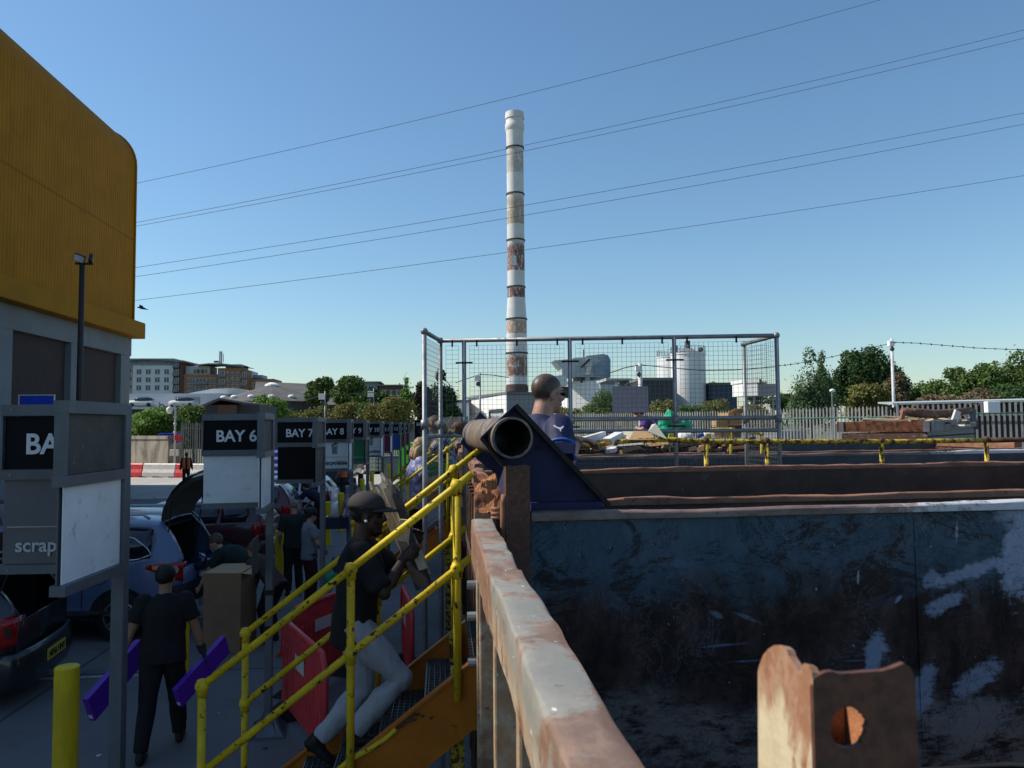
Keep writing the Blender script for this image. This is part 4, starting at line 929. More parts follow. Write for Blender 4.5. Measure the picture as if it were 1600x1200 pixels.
a = MB(); a.lathe([(rad(34), 0), (rad(34), zs_(612)), (rad(36), zs_(612)), (rad(36), zs_(604)), (rad(33.5), zs_(604)), (rad(33.5), zs_(601))], (ax, YS, 0), 32); a.build('base_ring', 'brown_brick', t)
a = MB(); a.box((ax-.45, YS-rad(28)-.05, zs_(410)), (.75, .1, 1.5)); a.build('hatch', 'hopper_pale', t)
def block(name, px0, px1, pyt, y, depth, mat, label, cat, roof=None, z0=0, pyb=None, rz=0, over=.3, skew=0):
    p0, p1 = P(px0, pyt, y), P(px1, pyt, y); zb = P(px0, pyb, y).z if pyb else z0; zt = (p0.z+p1.z)/2
    t = thing(name, label, cat, ((p0.x+p1.x)/2, y+depth/2, zb if pyb else 0)); a = MB(); a.span((p0.x, y, zb), (p1.x, y+depth, zt)); a.v = [(v[0], v[1]+skew*(p1.x-v[0])/(p1.x-p0.x), v[2]) for v in a.v]; a.build('wall', mat, t)
    if roof: a = MB(); a.span((p0.x-over, y-over, zt+.002), (p1.x+over, y+depth+over, zt+.35)); a.v = [(v[0], v[1]+skew*(p1.x-v[0])/(p1.x-p0.x), v[2]) for v in a.v]; a.build('roof', roof, t)
    return t, p0, p1, zt
# white works building below the chimney: lit wall, gable greyed for its shade
t = thing('white_building', 'low bright white flat roofed building at the foot of the chimney', 'building', tuple(P(750, 680, 100)))
def wallq(t, pts, y0s, mat, nm, th=.3):
    a = MB(); a.plate(*[P(px, py, yy) for (px, py), yy in zip(pts, y0s)], th); return a.build(nm, mat, t)
yA, yB = 112, 95
cA0, cA1 = P(732, 700, yA), P(792, 700, yB); zA = P(732, 622, yA).z; zB = P(792, 616, yB).z
a = MB(); back = Vector((9, 14, 0)); A_ = Vector((cA0.x, yA, 0)); B_ = Vector((cA1.x, yB, 0)); C_ = Vector((P(868, 600, yB).x, yB+3, 0)); D_ = A_+(C_-B_)
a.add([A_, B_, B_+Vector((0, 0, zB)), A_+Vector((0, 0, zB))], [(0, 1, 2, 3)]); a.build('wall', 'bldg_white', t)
a = MB(); a.add([B_, C_, C_+Vector((0, 0, zB)), B_+Vector((0, 0, zB))], [(0, 1, 2, 3)]); a.build('wall', 'bldg_grey', t)  # white wall on the shaded side, shade put into the grey
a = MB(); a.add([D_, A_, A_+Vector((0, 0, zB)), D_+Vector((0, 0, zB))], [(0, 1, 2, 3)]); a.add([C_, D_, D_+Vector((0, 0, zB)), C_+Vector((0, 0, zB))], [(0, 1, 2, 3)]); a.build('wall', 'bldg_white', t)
a = MB(); up = Vector((0, 0, zB+.02)); e_ = .25
a.plate(A_+up+Vector((-.3, 0, 0)), B_+up+Vector((0, -.3, 0)), C_+up+Vector((.3, 0, 0)), D_+up, .3); a.build('roof', 'roof_grey', t)
dv = (B_-A_).normalized(); nv_ = Vector((dv.y, -dv.x, 0))
for f0, f1 in ((.62, .93),):
    p, q_ = A_.lerp(B_, f0)+nv_*.05, A_.lerp(B_, f1)+nv_*.05; zz = zB*.72
    a = MB(); a.plate(p, q_, q_+Vector((0, 0, zz)), p+Vector((0, 0, zz)), -.06); dr = a.build('roller_door', 'hopper_grey', t)
    a = MB(); a.bar(p+Vector((0, 0, zz))+nv_*.1, q_+Vector((0, 0, zz))+nv_*.1, .2, .3); a.bar(p+nv_*.1, p+nv_*.1+Vector((0, 0, zz)), .2, .2); a.build('door_frame', 'shed_dark', dr, org=ORG[t.name])
t2, *_ = block('white_building', 702, 733, 629, 104, 8, 'bldg_white', 'lower white annex left of the white building under the chimney', 'building', 'roof_grey')
block('grey_shed', 640, 690, 662, 70, 6, 'bldg_grey', 'pale grey low shed behind the mesh panel, left of the white buildings', 'shed', 'hopper_pale')
# angular hopper plant
yh = 140
t = thing('hopper_plant', 'grey angular hopper machinery raised over a white shed right of the chimney', 'industrial plant', tuple(P(920, 660, yh)))
def pp(name, pts, y, th, mat, t=t):
    a = MB(); q_ = [P(px, py, y) for px, py in pts]; n = len(q_)
    a.add(q_+[p+Vector((0, th, 0)) for p in q_], [tuple(range(n)), tuple(range(n, 2*n))[::-1]]+[(i, (i+1) % n, n+(i+1) % n, n+i)[::-1] for i in range(n)]); return a.build(name, mat, t)
pp('hopper', [(866, 563), (878, 577), (878, 589), (938, 589), (938, 571), (930, 556), (905, 560)], yh, 5, 'hopper_grey')
pp('hopper_side', [(895, 559), (895, 597), (947, 597), (945, 583), (938, 563), (925, 558)], yh+5.05, 4, 'hopper_grey')
pp('filter_house', [(916, 556), (943, 553), (950, 555), (954, 562), (954, 590), (918, 590)], yh+9.1, 6, 'hopper_blue')
a = MB()
for k in range(14): a.box(P(935+.0*k, 557+k*2.6, yh+9.0)-Vector((0, 0, 0)), (2.6, .1, .1))
a.build('louvre', 'hopper_pale', t)
pp('chute', [(913, 571), (923, 559), (925, 566), (922, 586), (914, 586), (917, 574)], yh-.4, .35, 'hopper_pale')
pp('chute', [(907, 573), (921, 559), (923, 562), (910, 575)], yh-.9, .4, 'shed_dark')
pp('hopper_flap', [(929, 573), (938, 563), (947, 585), (930, 586)], yh-.5, .4, 'hopper_blue')
pp('hopper_leg', [(907, 589), (913, 589), (913, 598), (907, 598)], yh+.5, .5, 'shed_dark'); pp('hopper_leg', [(914, 587), (922, 587), (922, 598), (914, 598)], yh+.5, 1, 'hopper_grey'); pp('hopper_leg', [(940, 598), (946, 598), (946, 612), (940, 612)], yh+5.2, .6, 'hopper_grey')
a = MB(); a.tube([P(912, 560, yh+6), P(912, 546, yh+6)], .12, 6); a.build('vent_pipe', 'shed_dark', t)
pp('dust_drum', [(862, 588), (878, 586), (886, 590), (886, 603), (862, 603)], yh-2, 2, 'hopper_pale'); pp('drum_frame', [(866, 604), (888, 604), (888, 622), (866, 622)], yh-1.4, .5, 'shed_dark')
t, p0, p1, zt = block('white_shed', 890, 938, 597.5, yh-1.2, 7, 'bldg_white', 'flat white shed under the grey hopper machinery', 'shed', 'hopper_pale', over=.1, skew=3.5)
block('grey_shed', 938.3, 962, 600, yh-1, 7, 'hopper_grey', 'small grey shed against the right end of the flat white shed', 'shed', 'roof_grey', over=.1)
t = thing('conveyor_canopy', 'thin canopy on trusses between the hopper plant and the dark shed', 'canopy', tuple(P(975, 650, 98)))
pp('canopy_roof', [(947, 591), (985, 591), (999, 595), (990, 594), (947, 595)], 98, 6, 'hopper_grey', t)
a = MB()
for p, q_ in (((984, 594), (984, 606)), ((996, 595), (996, 606)), ((984, 604), (996, 597)), ((960, 596), (972, 606)), ((972, 606), (984, 596)), ((958, 604), (998, 604))): a.bar(P(*p, 98.3), P(*q_, 98.3), .2, .2)
a.bar(P(984, 606, 98.3), G(984, 703.5), .3, .3); a.build('truss', 'hopper_grey', t)
block('dark_shed', 1003, 1054, 594.5, 92, 14, 'shed_dark', 'long dark shed in front of the white tanks', 'shed', 'roof_grey', over=.1)
block('dark_shed', 1111, 1151, 602, 96, 10, 'shed_blue', 'dark blue shed right of the white tanks', 'shed', 'roof_dark', over=.1)
# tanks
def tank(px0, px1, pyt, y, label):
    p0, p1 = P(px0, pyt, y), P(px1, pyt, y); r = (p1.x-p0.x)/2; c = (p0.x+p1.x)/2; yc = y+r
    z = P((px0+px1)/2, pyt, y).z; t = thing('storage_tank', label, 'tank', (c, yc, 0))
    a = MB(); a.lathe([(r, 0), (r, z), (r+.08, z), (r+.08, z+.18), (r, z+.18)], (c, yc, 0), 56, False); auto_smooth(a.build('shell', 'tank_white', t), 30)
    a = MB(); a.lathe([(r, z+.17), (r*.5, z+.55), (.3, z+.9), (.01, z+.92)], (c, yc, 0), 48); auto_smooth(a.build('roof', 'roof_grey', t), 30)
    a = MB(); n = 30
    for k in range(n):
        t_ = 2*math.pi*k/n; p = Vector((c+r*math.cos(t_), yc+r*math.sin(t_), z+.18)); a.tube([p, p+Vector((0, 0, .9))], .03, 5)
    a.tube([Vector((c+r*math.cos(2*math.pi*k/n), yc+r*math.sin(2*math.pi*k/n), z+1.08)) for k in range(n+1)], .03, 5); a.build('guard_rail', 'galvanised', t)
    a = MB(); a.tube([(c, yc, z+.9), (c, yc, z+1.9)], .35, 10); a.ell((c+r*.55, yc-r*.6, z+.6), .35); a.build('vent', 'shed_dark', t)
tank(1036, 1094, 557, 108, 'rear white storage tank, half hidden by a fence post')
tank(1057, 1110, 552.5, 96, 'front white storage tank with grey shaded side')
# control cabin on legs
t, p0, p1, zt = block('cabin', 1166, 1184, 598, 80, 3, 'bldg_white', 'small white raised cabin seen through the right mesh return', 'cabin', 'bldg_white', pyb=618, over=.1, skew=1)
a = MB(); a.span((p1.x+.01, 80.4, P(1166, 618, 80).z), (p1.x+2.2, 83.4, zt-.1)); a.build('annex', 'bldg_grey', t)
for xx in (p0.x+.2, p1.x-.2, p1.x+1.9): a = MB(); a.span((xx-.08, 80.5, 0), (xx+.08, 80.66, P(1166, 618, 80).z-.01)); a.build('leg', 'bldg_grey', t)
# ------------------------------------------------------------------ apartments and roofs, far left
def windows(t, x0, x1, nx, zlist, y, wd, ht, mat='window_glass', frame_m='window_frame', skipf=None):
    for zc in zlist:
        for i in range(nx):
            xc = x0+(x1-x0)*(i+.5)/nx
            a = MB(); a.span((xc-wd/2, y-.06, zc-ht/2), (xc+wd/2, y-.02, zc+ht/2)); wn = a.build('window', frame_m, t)
            a = MB()
            for s_ in (-1, 1): a.span((xc+s_*wd*.25-wd*.20, y-.10, zc-ht*.44), (xc+s_*wd*.25+wd*.20, y-.065, zc+ht*.44))
            a.build('pane', mat, wn, org=ORG[t.name])
ya = 280
def apt(label, px0, px1, pyt, mat, y=ya, depth=14, roof=None):
    return block('apartment_block', px0, px1, pyt, y, depth, mat, label, 'building', roof, over=.5)
t, p0, p1, zt = apt('white rendered apartment block with four columns of paired windows', 207.5, 270.5, 571, 'render_white', ya)
zz = [P(230, y_, ya).z for y_ in (581, 593.5, 606)]
windows(t, p0.x+.6, p1.x-.6, 4, zz, ya, 1.7, 2.0)
q0, q1 = P(207.5, 570, ya+1), P(272, 560, ya+1); a = MB(); a.span((q0.x-1.5, ya+1, zt+.01), (q1.x, ya+13, q1.z)); a.build('penthouse', 'penthouse', t)
windows(t, q0.x, q1.x-1, 4, [(zt+q1.z)/2], ya+1, 1.6, 1.7)
a = MB(); ps = [(px, py) for px, py in ((196, 563), (210, 560.5), (235, 560.5), (265, 562), (293, 564.5))]
q_ = [P(x, y_, ya-1) for x, y_ in ps]; a.add([p for p in q_]+[p+Vector((0, 16, 0)) for p in q_]+[p-Vector((0, 0, .5)) for p in q_]+[p+Vector((0, 16, -.5)) for p in q_], [(i, i+1, 6+i, 5+i) for i in range(4)]+[(10+i, 11+i, i+1, i) for i in range(4)]+[(15+i, 16+i, 11+i, 10+i) for i in range(4)]+[(4, 14, 19, 9)]); a.build('canopy_roof', 'roof_grey', t)
def balcony_stack(t, px0, px1, ys_, y):
    for yy in ys_:
        a0, a1 = P(px0, yy, y), P(px1, yy, y)
        a = MB(); a.span((a0.x, y-1.6, a0.z-.15), (a1.x, y-.07, a0.z)); b_ = a.build('balcony', 'balcony', t)
        a = MB(); a.span((a0.x, y-1.62, a0.z+.01), (a1.x, y-1.57, a0.z+1.05)); a.build('balustrade', 'balcony', b_, org=ORG[t.name])
        a = MB(); a.span((a0.x+.2, y-.06, a0.z+.02), (a1.x-.2, y-.02, a0.z+2.2)); wn = a.build('window', 'window_frame', t)
        a = MB(); n_ = max(2, int((a1.x-a0.x)/1.1))
        for k in range(n_): a.span((a0.x+.3+(a1.x-a0.x-.6)*k/n_+.08, y-.1, a0.z+.1), (a0.x+.3+(a1.x-a0.x-.6)*(k+1)/n_-.08, y-.065, a0.z+2.1))
        a.build('pane', 'window_glass', wn, org=ORG[t.name])
t, p0, p1, zt = apt('narrow brick stair tower with balconies, right of the white apartment block', 270.8, 286.5, 563, 'brown_brick', ya+.5)
balcony_stack(t, 271.5, 280, (574, 587, 600, 612), ya+.5)
t, p0, p1, zt = apt('orange brick apartment block with a pale set back top floor', 287, 340, 585, 'orange_brick', ya+1)
zz = [P(300, y_, ya+1).z for y_ in (595, 607)]
windows(t, P(290, 600, ya).x, P(302, 600, ya).x, 2, zz, ya+1, 1.0, 2.0); windows(t, P(324, 600, ya).x, P(338, 600, ya).x, 2, zz, ya+1, 1.0, 2.0)
balcony_stack(t, 304, 324, (600.5, 612), ya+1)
q0, q1 = P(285, 584, ya+3), P(328, 572, ya+3); a = MB(); a.span((q0.x, ya+3, zt+.01), (q1.x, ya+12, q1.z)); a.build('penthouse', 'render_white', t); windows(t, q0.x+4, q1.x-1, 3, [zt+1.2], ya+3, 1.8, 1.6)
t, p0, p1, zt = apt('taller orange brick apartment block with a flue stack on its roof', 340.3, 376, 575, 'orange_brick', ya-.5)
balcony_stack(t, 342, 352, (589, 602, 614), ya-.5)
windows(t, P(352, 600, ya).x, P(376, 600, ya).x, 3, [P(360, y_, ya).z for y_ in (586, 597, 609)], ya-.5, 1.0, 2.0)
q0, q1 = P(324, 575, ya+1), P(376, 571, ya+1); a = MB(); a.span((q0.x+6, ya+2, zt+.01), (q1.x, ya+12, q1.z+.5)); a.build('penthouse', 'penthouse', t)
a = MB(); q_ = [P(x, y_, ya-2) for x, y_ in ((302, 570), (325, 567.5), (345, 567.5), (382, 571.5))]; a.add(q_+[p+Vector((0, 16, 0)) for p in q_]+[p-Vector((0, 0, .5)) for p in q_], [(i, i+1, 5+i, 4+i) for i in range(3)]+[(8+i, 9+i, i+1, i) for i in range(3)]); a.build('canopy_roof', 'roof_grey', t)
for px in (343.4, 346.2): a = MB(); c = P(px, 568, ya); a.tube([c, Vector((c.x, c.y, P(px, 549, ya).z))], .25, 8); a.build('flue', 'galvanised', t)
a = MB(); c = P(349, 566, ya); a.tube([c, Vector((c.x, c.y, P(349, 553, ya).z))], .1, 6); a.tube([P(338, 566.5, ya), P(338, 564, ya)], .9, 8); a.build('flue', 'shed_dark', t)
t, p0, p1, zt = apt('end brick apartment wing with balconies, partly hidden by the cone roof', 376.3, 388, 578, 'orange_brick', ya)
balcony_stack(t, 377.5, 386, (591, 603), ya)
t, p0, p1, zt = apt('low far brick wing running right from the apartments', 388.5, 428, 592, 'orange_brick', ya+2); windows(t, p0.x+1, p1.x-1, 5, [zt-2.2], ya+2, 1.4, 1.6)
q0 = P(388, 590, ya+4); q1 = P(395, 580, ya+4); a = MB(); a.span((q0.x, ya+4, zt+.36), (q1.x, ya+12, q1.z)); a.build('penthouse', 'render_white', t)
q0 = P(395, 590, ya+4); q1 = P(410, 588, ya+4); a = MB(); a.span((q0.x, ya+4, zt+.36), (q1.x, ya+12, q1.z+.5)); a.build('penthouse', 'penthouse', t)
t, p0, p1, zt = apt('grey side block at the far left end of the apartments', 196, 207, 566, 'bldg_grey', ya+3); balcony_stack(t, 198, 206, (580, 592, 604), ya+3)
# ramp / car deck with pale roof
yd = 120
t, p0, p1, zt = block('car_park', 150, 345, 615, yd, 20, 'render_white', 'pale low car park building below the apartments', 'building', None, pyb=636)
a = MB(); a.span((p0.x, yd+.5, 0), (p1.x, yd+20, P(200, 636.3, yd).z)); a.build('undercroft', 'shed_dark', t)
a = MB(); a.prism([(P(270, 614, yd).x, zt+.01), (P(390, 617, yd).x, zt+.01), (P(390, 617, yd).x, zt+.3), (P(355, 613, yd).x, zt+1.0), (P(320, 613, yd).x, zt+.9)], (0, yd+4, 0), (1, 0, 0), (0, 0, 1), -14); a.build('roof', 'roof_pale', t)
for px0, px1, py0, py1, mt in ((216, 234, 620, 632, 'bldg_white'), (274, 312, 620.5, 631.5, 'bldg_grey')):
    q0, q1 = P(px0, py1, yd-.12), P(px1, py0, yd-.12); a = MB(); a.span((q0.x, yd-.12, q0.z), (q1.x, yd-.02, q1.z)); a.build('opening', mt, t)
for px, lb in ((222, 'white car glimpsed in the left opening of the car park'), (286, 'white car glimpsed in the right opening of the car park')):
    c = P(px, 636, yd-2.2); tt = thing('parked_car', lb, 'car', tuple(c)); a = MB()
    a.loft([c+Vector((dx, 0, .55)) for dx in (-1.9, -1.7, -.9, -.3, .9, 1.5, 1.9)], [(.7, .28), (.8, .42), (.85, .48), (.85, .5), (.85, .5), (.85, .48), (.75, .35)], (0, 1, 0), 10); a.build('body', 'roof_pale', tt, smooth=True)
    a = MB(); a.loft([c+Vector((dx, 0, 1.1)) for dx in (-1.0, -.5, .8, 1.5)], [(.6, .15), (.66, .4), (.66, .42), (.6, .15)], (0, 1, 0), 8); a.build('cabin', 'window_glass', tt, smooth=True)
    a = MB()
    for dx in (-1.2, 1.2): a.tube([c+Vector((dx, -.86, .3)), c+Vector((dx, -.6, .3))], .3, 12)
    a.build('wheel', 'black_rubber', tt)
    a = MB(); a.box(c+Vector((0, .4, -.16)), (6, 3, .3)); a.build('deck_ledge', 'render_white', t)
# cone roof hall and long dark roof
yc = 110; ct = P(403, 598, yc); rr = 9.0; zc0 = P(403, 626, yc).z
t = thing('cone_hall', 'round hall with a grey conical roof topped by a white cap', 'building', (ct.x, yc+rr, 0))
a = MB(); n = 16; c_ = Vector((ct.x, yc+rr, 0)); ang = [2*math.pi*k/n+.2 for k in range(n)]
e_ = [c_+Vector((math.cos(x)*rr, math.sin(x)*rr, zc0)) for x in ang]; e2 = [c_+Vector((math.cos(x)*.9, math.sin(x)*.9, ct.z)) for x in ang]
a.add(e_+e2, [(k, (k+1) % n, n+(k+1) % n, n+k) for k in range(n)]+[tuple(range(n, 2*n))]); a.build('roof', 'roof_dark', t)
a = MB(); a.lathe([(rr-.4, 0), (rr-.4, zc0-.01)], c_, 16, False); a.build('wall', 'shed_dark', t)
a = MB(); a.lathe([(1.1, ct.z+.01), (1.0, ct.z+.25), (.3, ct.z+.55)], c_, 16); a.build('cap', 'bldg_white', t)
for k in (9, 10, 11, 12, 13):
    x = ang[k]; p = c_+Vector((math.cos(x)*rr*.8, math.sin(x)*rr*.8, zc0+(ct.z-zc0)*.26)); a = MB(); a.ell(p, (.5, .5, .3)); a.build('roof_vent', 'bldg_white', t, smooth=True)
yd2 = 114
t = thing('long_hall', 'long hall with a dark sloping roof behind the hedge', 'building', tuple(P(470, 640, yd2)))
A_, B_ = P(400, 599, yd2+12), P(522, 604, yd2+12); e0, e1 = P(395, 633, yd2), P(548, 636, yd2)
a = MB(); a.plate(e0, e1, B_, A_, .3); a.build('roof', 'roof_dark', t); a = MB(); a.span((e0.x+.5, yd2+.4, 0), (e1.x-1, yd2+12, e0.z-.1)); a.build('wall', 'shed_dark', t)
a = MB(); a.plate(e1+Vector((.01, 0, 0)), P(585, 638, yd2), P(545, 612, yd2+10), B_+Vector((.01, 0, 0)), .3); a.build('roof', 'roof_dark', t)
t = thing('timber_shelter', 'dark open gabled shelter roof showing above the BAY 6 sign', 'shelter', tuple(G(360, 740)))
ysh = 52; a = MB(); a.prism([(P(317, 632, ysh).x, P(317, 632, ysh).z), (P(342, 621, ysh).x, P(342, 621.5, ysh).z), (P(380, 628, ysh).x, P(380, 628, ysh).z), (P(380, 632, ysh).x, P(380, 631, ysh).z), (P(342, 624, ysh).x, P(342, 624.5, ysh).z), (P(318, 635, ysh).x, P(318, 635, ysh).z)], (0, ysh, 0), (1, 0, 0), (0, 0, 1), -7); a.build('roof', 'roof_dark', t)
a = MB(); a.span((P(319, 632, ysh).x, ysh+.3, 0), (P(356, 632, ysh).x, ysh+6.5, P(340, 632, ysh).z-.02)); a.span((P(356.2, 632, ysh).x, ysh+1, 0), (P(400, 632, ysh).x, ysh+6.5, P(370, 632, ysh).z)); a.build('wall', 'shed_dark', t)
a = MB(); a.span((P(338, 650, ysh).x, ysh+.25, P(338, 650, ysh).z), (P(368, 632, ysh).x, ysh+.29, P(338, 632.5, ysh).z)); a.build('door', 'brown_brick', t)
for px, py0, px1, lb in ((560, 598, 590, 'far blue grey roof block above the trees in the middle'), (592, 603, 630, 'far low brick block right of the blue grey roof block')):
    t, p0, p1, zt = block('apartment_block', px, px1, py0, 230, 12, 'penthouse' if px < 590 else 'brown_brick', lb, 'building', 'roof_grey', over=1)
    windows(t, p0.x+1, p1.x-1, 3, [zt-2], 230, 2, 1.6)
# ------------------------------------------------------------------ boundary on the left: old wall, gate, barriers, poles
yw_ = 57.5
t = thing('boundary_wall', 'weathered concrete boundary wall behind the red and white barriers', 'wall', tuple(G(235, 728)))
q0, q1 = P(150, 686, yw_), P(263, 681, yw_)
a = MB(); a.plate((q0.x-.8, yw_+4.5, 0), (q1.x, yw_, 0), (q1.x, yw_, q1.z-.25), (q0.x-.8, yw_+4.5, q1.z-.25), -.35); a.build('wall_panel', 'old_wall', t); a = MB(); a.plate((q0.x-.85, yw_+4.42, q1.z-.24), (q1.x, yw_-.08, q1.z-.24), (q1.x, yw_-.08, q1.z), (q0.x-.85, yw_+4.42, q1.z), -.51); a.build('coping', 'old_wall', t)
q2 = P(283, 681, yw_); a = MB(); a.span((q1.x+.01, yw_+.1, 0), (q2.x, yw_+.4, q2.z-.5)); a.build('wall_panel', 'old_wall', t)
def palisade(name, a_, b_, h0, h1, label, mat='palisade', step=.155, wd=.07, cat='fence', zf=0, post=2.75, grp=None):
    a_ = Vector((*a_, zf)); b_ = Vector((*b_, zf)); d = b_-a_; L = d.length; d.normalize(); nx = Vector((d.y, -d.x, 0))
    t = thing(name, label, cat, tuple((a_+b_)/2), 0, grp); n = int(L/step); a = MB()
    for i in range(n+1):
        p = a_+d*(i*step); h = h0+(h1-h0)*i/n+rng.uniform(-.02, .02); w2 = d*wd/2; o = nx*.02
        a.add([p-w2+o, p+w2+o, p+w2+o+Vector((0, 0, h-.09)), p+o+Vector((0, 0, h)), p-w2+o+Vector((0, 0, h-.09)), p-w2+o*1.9, p+w2+o*1.9, p+w2+o*1.9+Vector((0, 0, h-.09)), p+o*1.9+Vector((0, 0, h)), p-w2+o*1.9+Vector((0, 0, h-.09))], [(0, 1, 2, 3, 4), (9, 8, 7, 6, 5), (0, 5, 6, 1), (1, 6, 7, 2), (2, 7, 8, 3), (3, 8, 9, 4), (4, 9, 5, 0)])
    a.build('pales', mat, t)
    for zz in (.3, (h0+h1)/2-.45): a = MB(); a.bar(a_+Vector((0, 0, zz)), b_+Vector((0, 0, zz)), .03, .05); a.build('rail', mat, t)
    k = max(1, round(L/post))
    for i in range(k+1):
        p = a_.lerp(b_, i/k)-nx*.05; a = MB(); a.box(p+Vector((0, 0, (h0+h1)/4)), (.07, .07, (h0+h1)/2)); a.build('post', mat, t)
    return t
def gp(px, y): return (P(px, 660, y).x, y)
palisade('palisade_gate', gp(284, 58), gp(330, 58), 3.45, 3.45, 'tall grey palisade gate left of the BAY 6 sign', step=.16, cat='gate', post=1.2)
palisade('palisade_fence', gp(331, 58.2), gp(470, 60), 3.0, 3.0, 'grey palisade fence continuing behind the bay 6 and bay 7 signs', step=.16)
palisade('palisade_fence', gp(600, 66), gp(664, 66), 3.3, 3.3, 'pale palisade fence behind the lime green bank', step=.16)
palisade('palisade_fence', gp(665, 62), gp(806, 52), 3.75, 3.7, 'dark grey palisade fence in front of the white buildings', 'palisade_dark', step=.16)
palisade('palisade_fence', gp(807, 52), gp(1030, 41), 3.72, 3.72, 'grey green palisade fence right of the man in blue', step=.16)
palisade('palisade_fence', gp(1031, 41), gp(1215, 35), 3.66, 3.7, 'palisade fence behind the cardboard heap and mesh return', step=.16)
palisade('palisade_fence', gp(1216, 33.2), gp(1402, 28.6), 3.68, 3.66, 'pale palisade fence below the birch and the dark round tree', step=.16)
palisade('palisade_fence', gp(1403, 26.0), gp(1720, 22.5), 3.62, 3.72, 'tall palisade fence with a dark covered side behind, far right', step=.16)
# dark covered screen behind the right fence
t = thing('lean_to', 'dark open sided lean to behind the right palisade fence', 'shelter', (P(1500, 700, 27.5).x, 27.5, 0))
q0, q1 = Vector((*gp(1396, 27.2), P(1396, 632.5, 27.2).z)), Vector((*gp(1760, 24.4), P(1760, 624, 24.4).z))
a = MB(); a.plate(q0, q1, q1+Vector((1.2, 3, .12)), q0+Vector((1.2, 3, .12)), .07); a.build('roof', 'hopper_grey', t)
a = MB(); a.plate(Vector((q0.x+1.2, q0.y+3, 0)), Vector((q1.x+1.2, q1.y+3, 0)), q1+Vector((1.2, 3, -.05)), q0+Vector((1.2, 3, -.05)), .06); a.build('back_wall', 'shed_dark', t)
for f in (0, .25, .5, .75, 1): p = q0.lerp(q1, f)+Vector((0, .3, 0)); a = MB(); a.box((p.x, p.y, p.z/2-.03), (.09, .09, p.z-.07)); a.build('post', 'shed_dark', t)
c0, c1 = P(1544, 645, 22.9), P(1563, 627, 22.9); a = MB(); a.span((c0.x, 22.9, c0.z), (c1.x, 23.1, c1.z)); o_ = solo(a, 'control_box', 'bldg_white', 'white control box mounted on the right palisade fence', 'box', (c0.x, 22.9, c0.z), bevel=.02)
a = MB()
pts = [P(x, y_, 27.8-.011*(x-1216)) for x, y_ in ((1217, 654), (1225, 655), (1260, 654), (1300, 653), (1340, 653), (1390, 652), (1450, 650), (1520, 646), (1600, 645))]; a.tube(pts, .025, 6)
solo(a, 'rope', 'green_cord', 'green cord strung along the right palisade fence', 'cord', tuple(pts[0]), smooth=True)
a = MB(); q_ = P(1225, 655, 27.7); a.tube([q_+Vector((-.12, 0, 0)), q_+Vector((.04, 0, -.25)), q_+Vector((.1, 0, -.02)), q_+Vector((.15, 0, -.35))], [.05, .02, .05, .01], 6); solo(a, 'rope', 'green_cord', 'bunched green knot of cord near the mesh fence corner', 'cord', tuple(q_), smooth=True)
# loaded rusty skip far right
t = thing('loaded_skip', 'rusty skip heaped with scrap timber in front of the right fence', 'skip', tuple(G(1400, 800)))
A_, B_, C_ = P(1315, 672, 17.6), P(1449, 670, 16.6), P(1522, 655, 20.2); D_ = A_+C_-B_
zt = .5*(P(1320, 659, 17.6).z+P(1449, 658, 16.6).z); zr = zt-.28
def sk(p, q_, z0, z1, nm, mat, th=.06): 
    a = MB(); a.plate(Vector((p.x, p.y, z0)), Vector((q_.x, q_.y, z0)), Vector((q_.x, q_.y, z1)), Vector((p.x, p.y, z1)), th); return a.build(nm, mat, t)
sk(A_, B_, .3, zr, 'front_wall', 'flaking_rust'); sk(B_, C_, .3, zr+.1, 'side_wall', 'skip_grey', -.06); sk(C_, D_, .3, zr, 'back_wall', 'skip_grey'); sk(D_, A_, .3, zr, 'side_wall', 'skip_grey', -.06)
for p, q_, mt in ((A_, B_, 'rust'), (B_, C_, 'skip_grey'), (C_, D_, 'skip_grey'), (D_, A_, 'skip_grey')):
    d = (q_-p).normalized()*.1; a = MB(); a.bar(Vector((p.x, p.y, zt-.12))-d, Vector((q_.x, q_.y, zt-.12+(.08 if p is B_ else 0)))+d*.8, .14, .24); a.build('rim', mt, t)
a = MB(); a.plate(*(Vector((p.x, p.y, zr-.1)) for p in (A_, B_, C_, D_)), .05); a.build('load_bed', 'rust_brown', t)
hb = MB(); 
a = MB(); zz = P(1411, 640, 18.5).z
a.bar(P(1409, 655, 18.4), P(1412, 642, 18.4), .09, .09); a.build('gantry_leg', 'rim_brown', t)
a = MB(); a.bar(P(1518, 658, 19.6), P(1519, 639, 19.6), .14, .14); a.build('gantry_leg', 'skip_grey', t)
a = MB(); pts = [P(x, y_, 18.4+1.2*(x-1410)/108) for x, y_ in ((1411, 643), (1435, 645), (1460, 647), (1485, 645), (1518, 641))]; a.tube(pts, [.10, .12, .12, .11, .09], 10); a.build('roller', 'flaking_rust', t, smooth=True)
cz = (A_+B_+C_+D_)/4
for i in range(46):
    u, v = rng.uniform(.05, .95), rng.uniform(.05, .95); p = A_.lerp(B_, u)+(D_-A_)*v; p.z = zt-.12+rng.uniform(0, .22)*(1-abs(2*u-1))+(.0 if i < 30 else .08)
    a = MB(); L = rng.uniform(.5, 1.3); a.box(p, (L, rng.uniform(.06, .2), rng.uniform(.02, .06)), (rng.uniform(-.12, .12), rng.uniform(-.12, .12), rng.uniform(0, 6.3)))
    solo(a, 'scrap_board', rng.choice(['wood_pale', 'board_cream', 'rim_brown', 'card', 'wood_dark', 'wood_pale']), 'scrap timber board in the heap on the rusty skip', 'board', tuple(p), 'scrap boards heaped on the rusty skip')
c = P(1449, 668, 17.0)
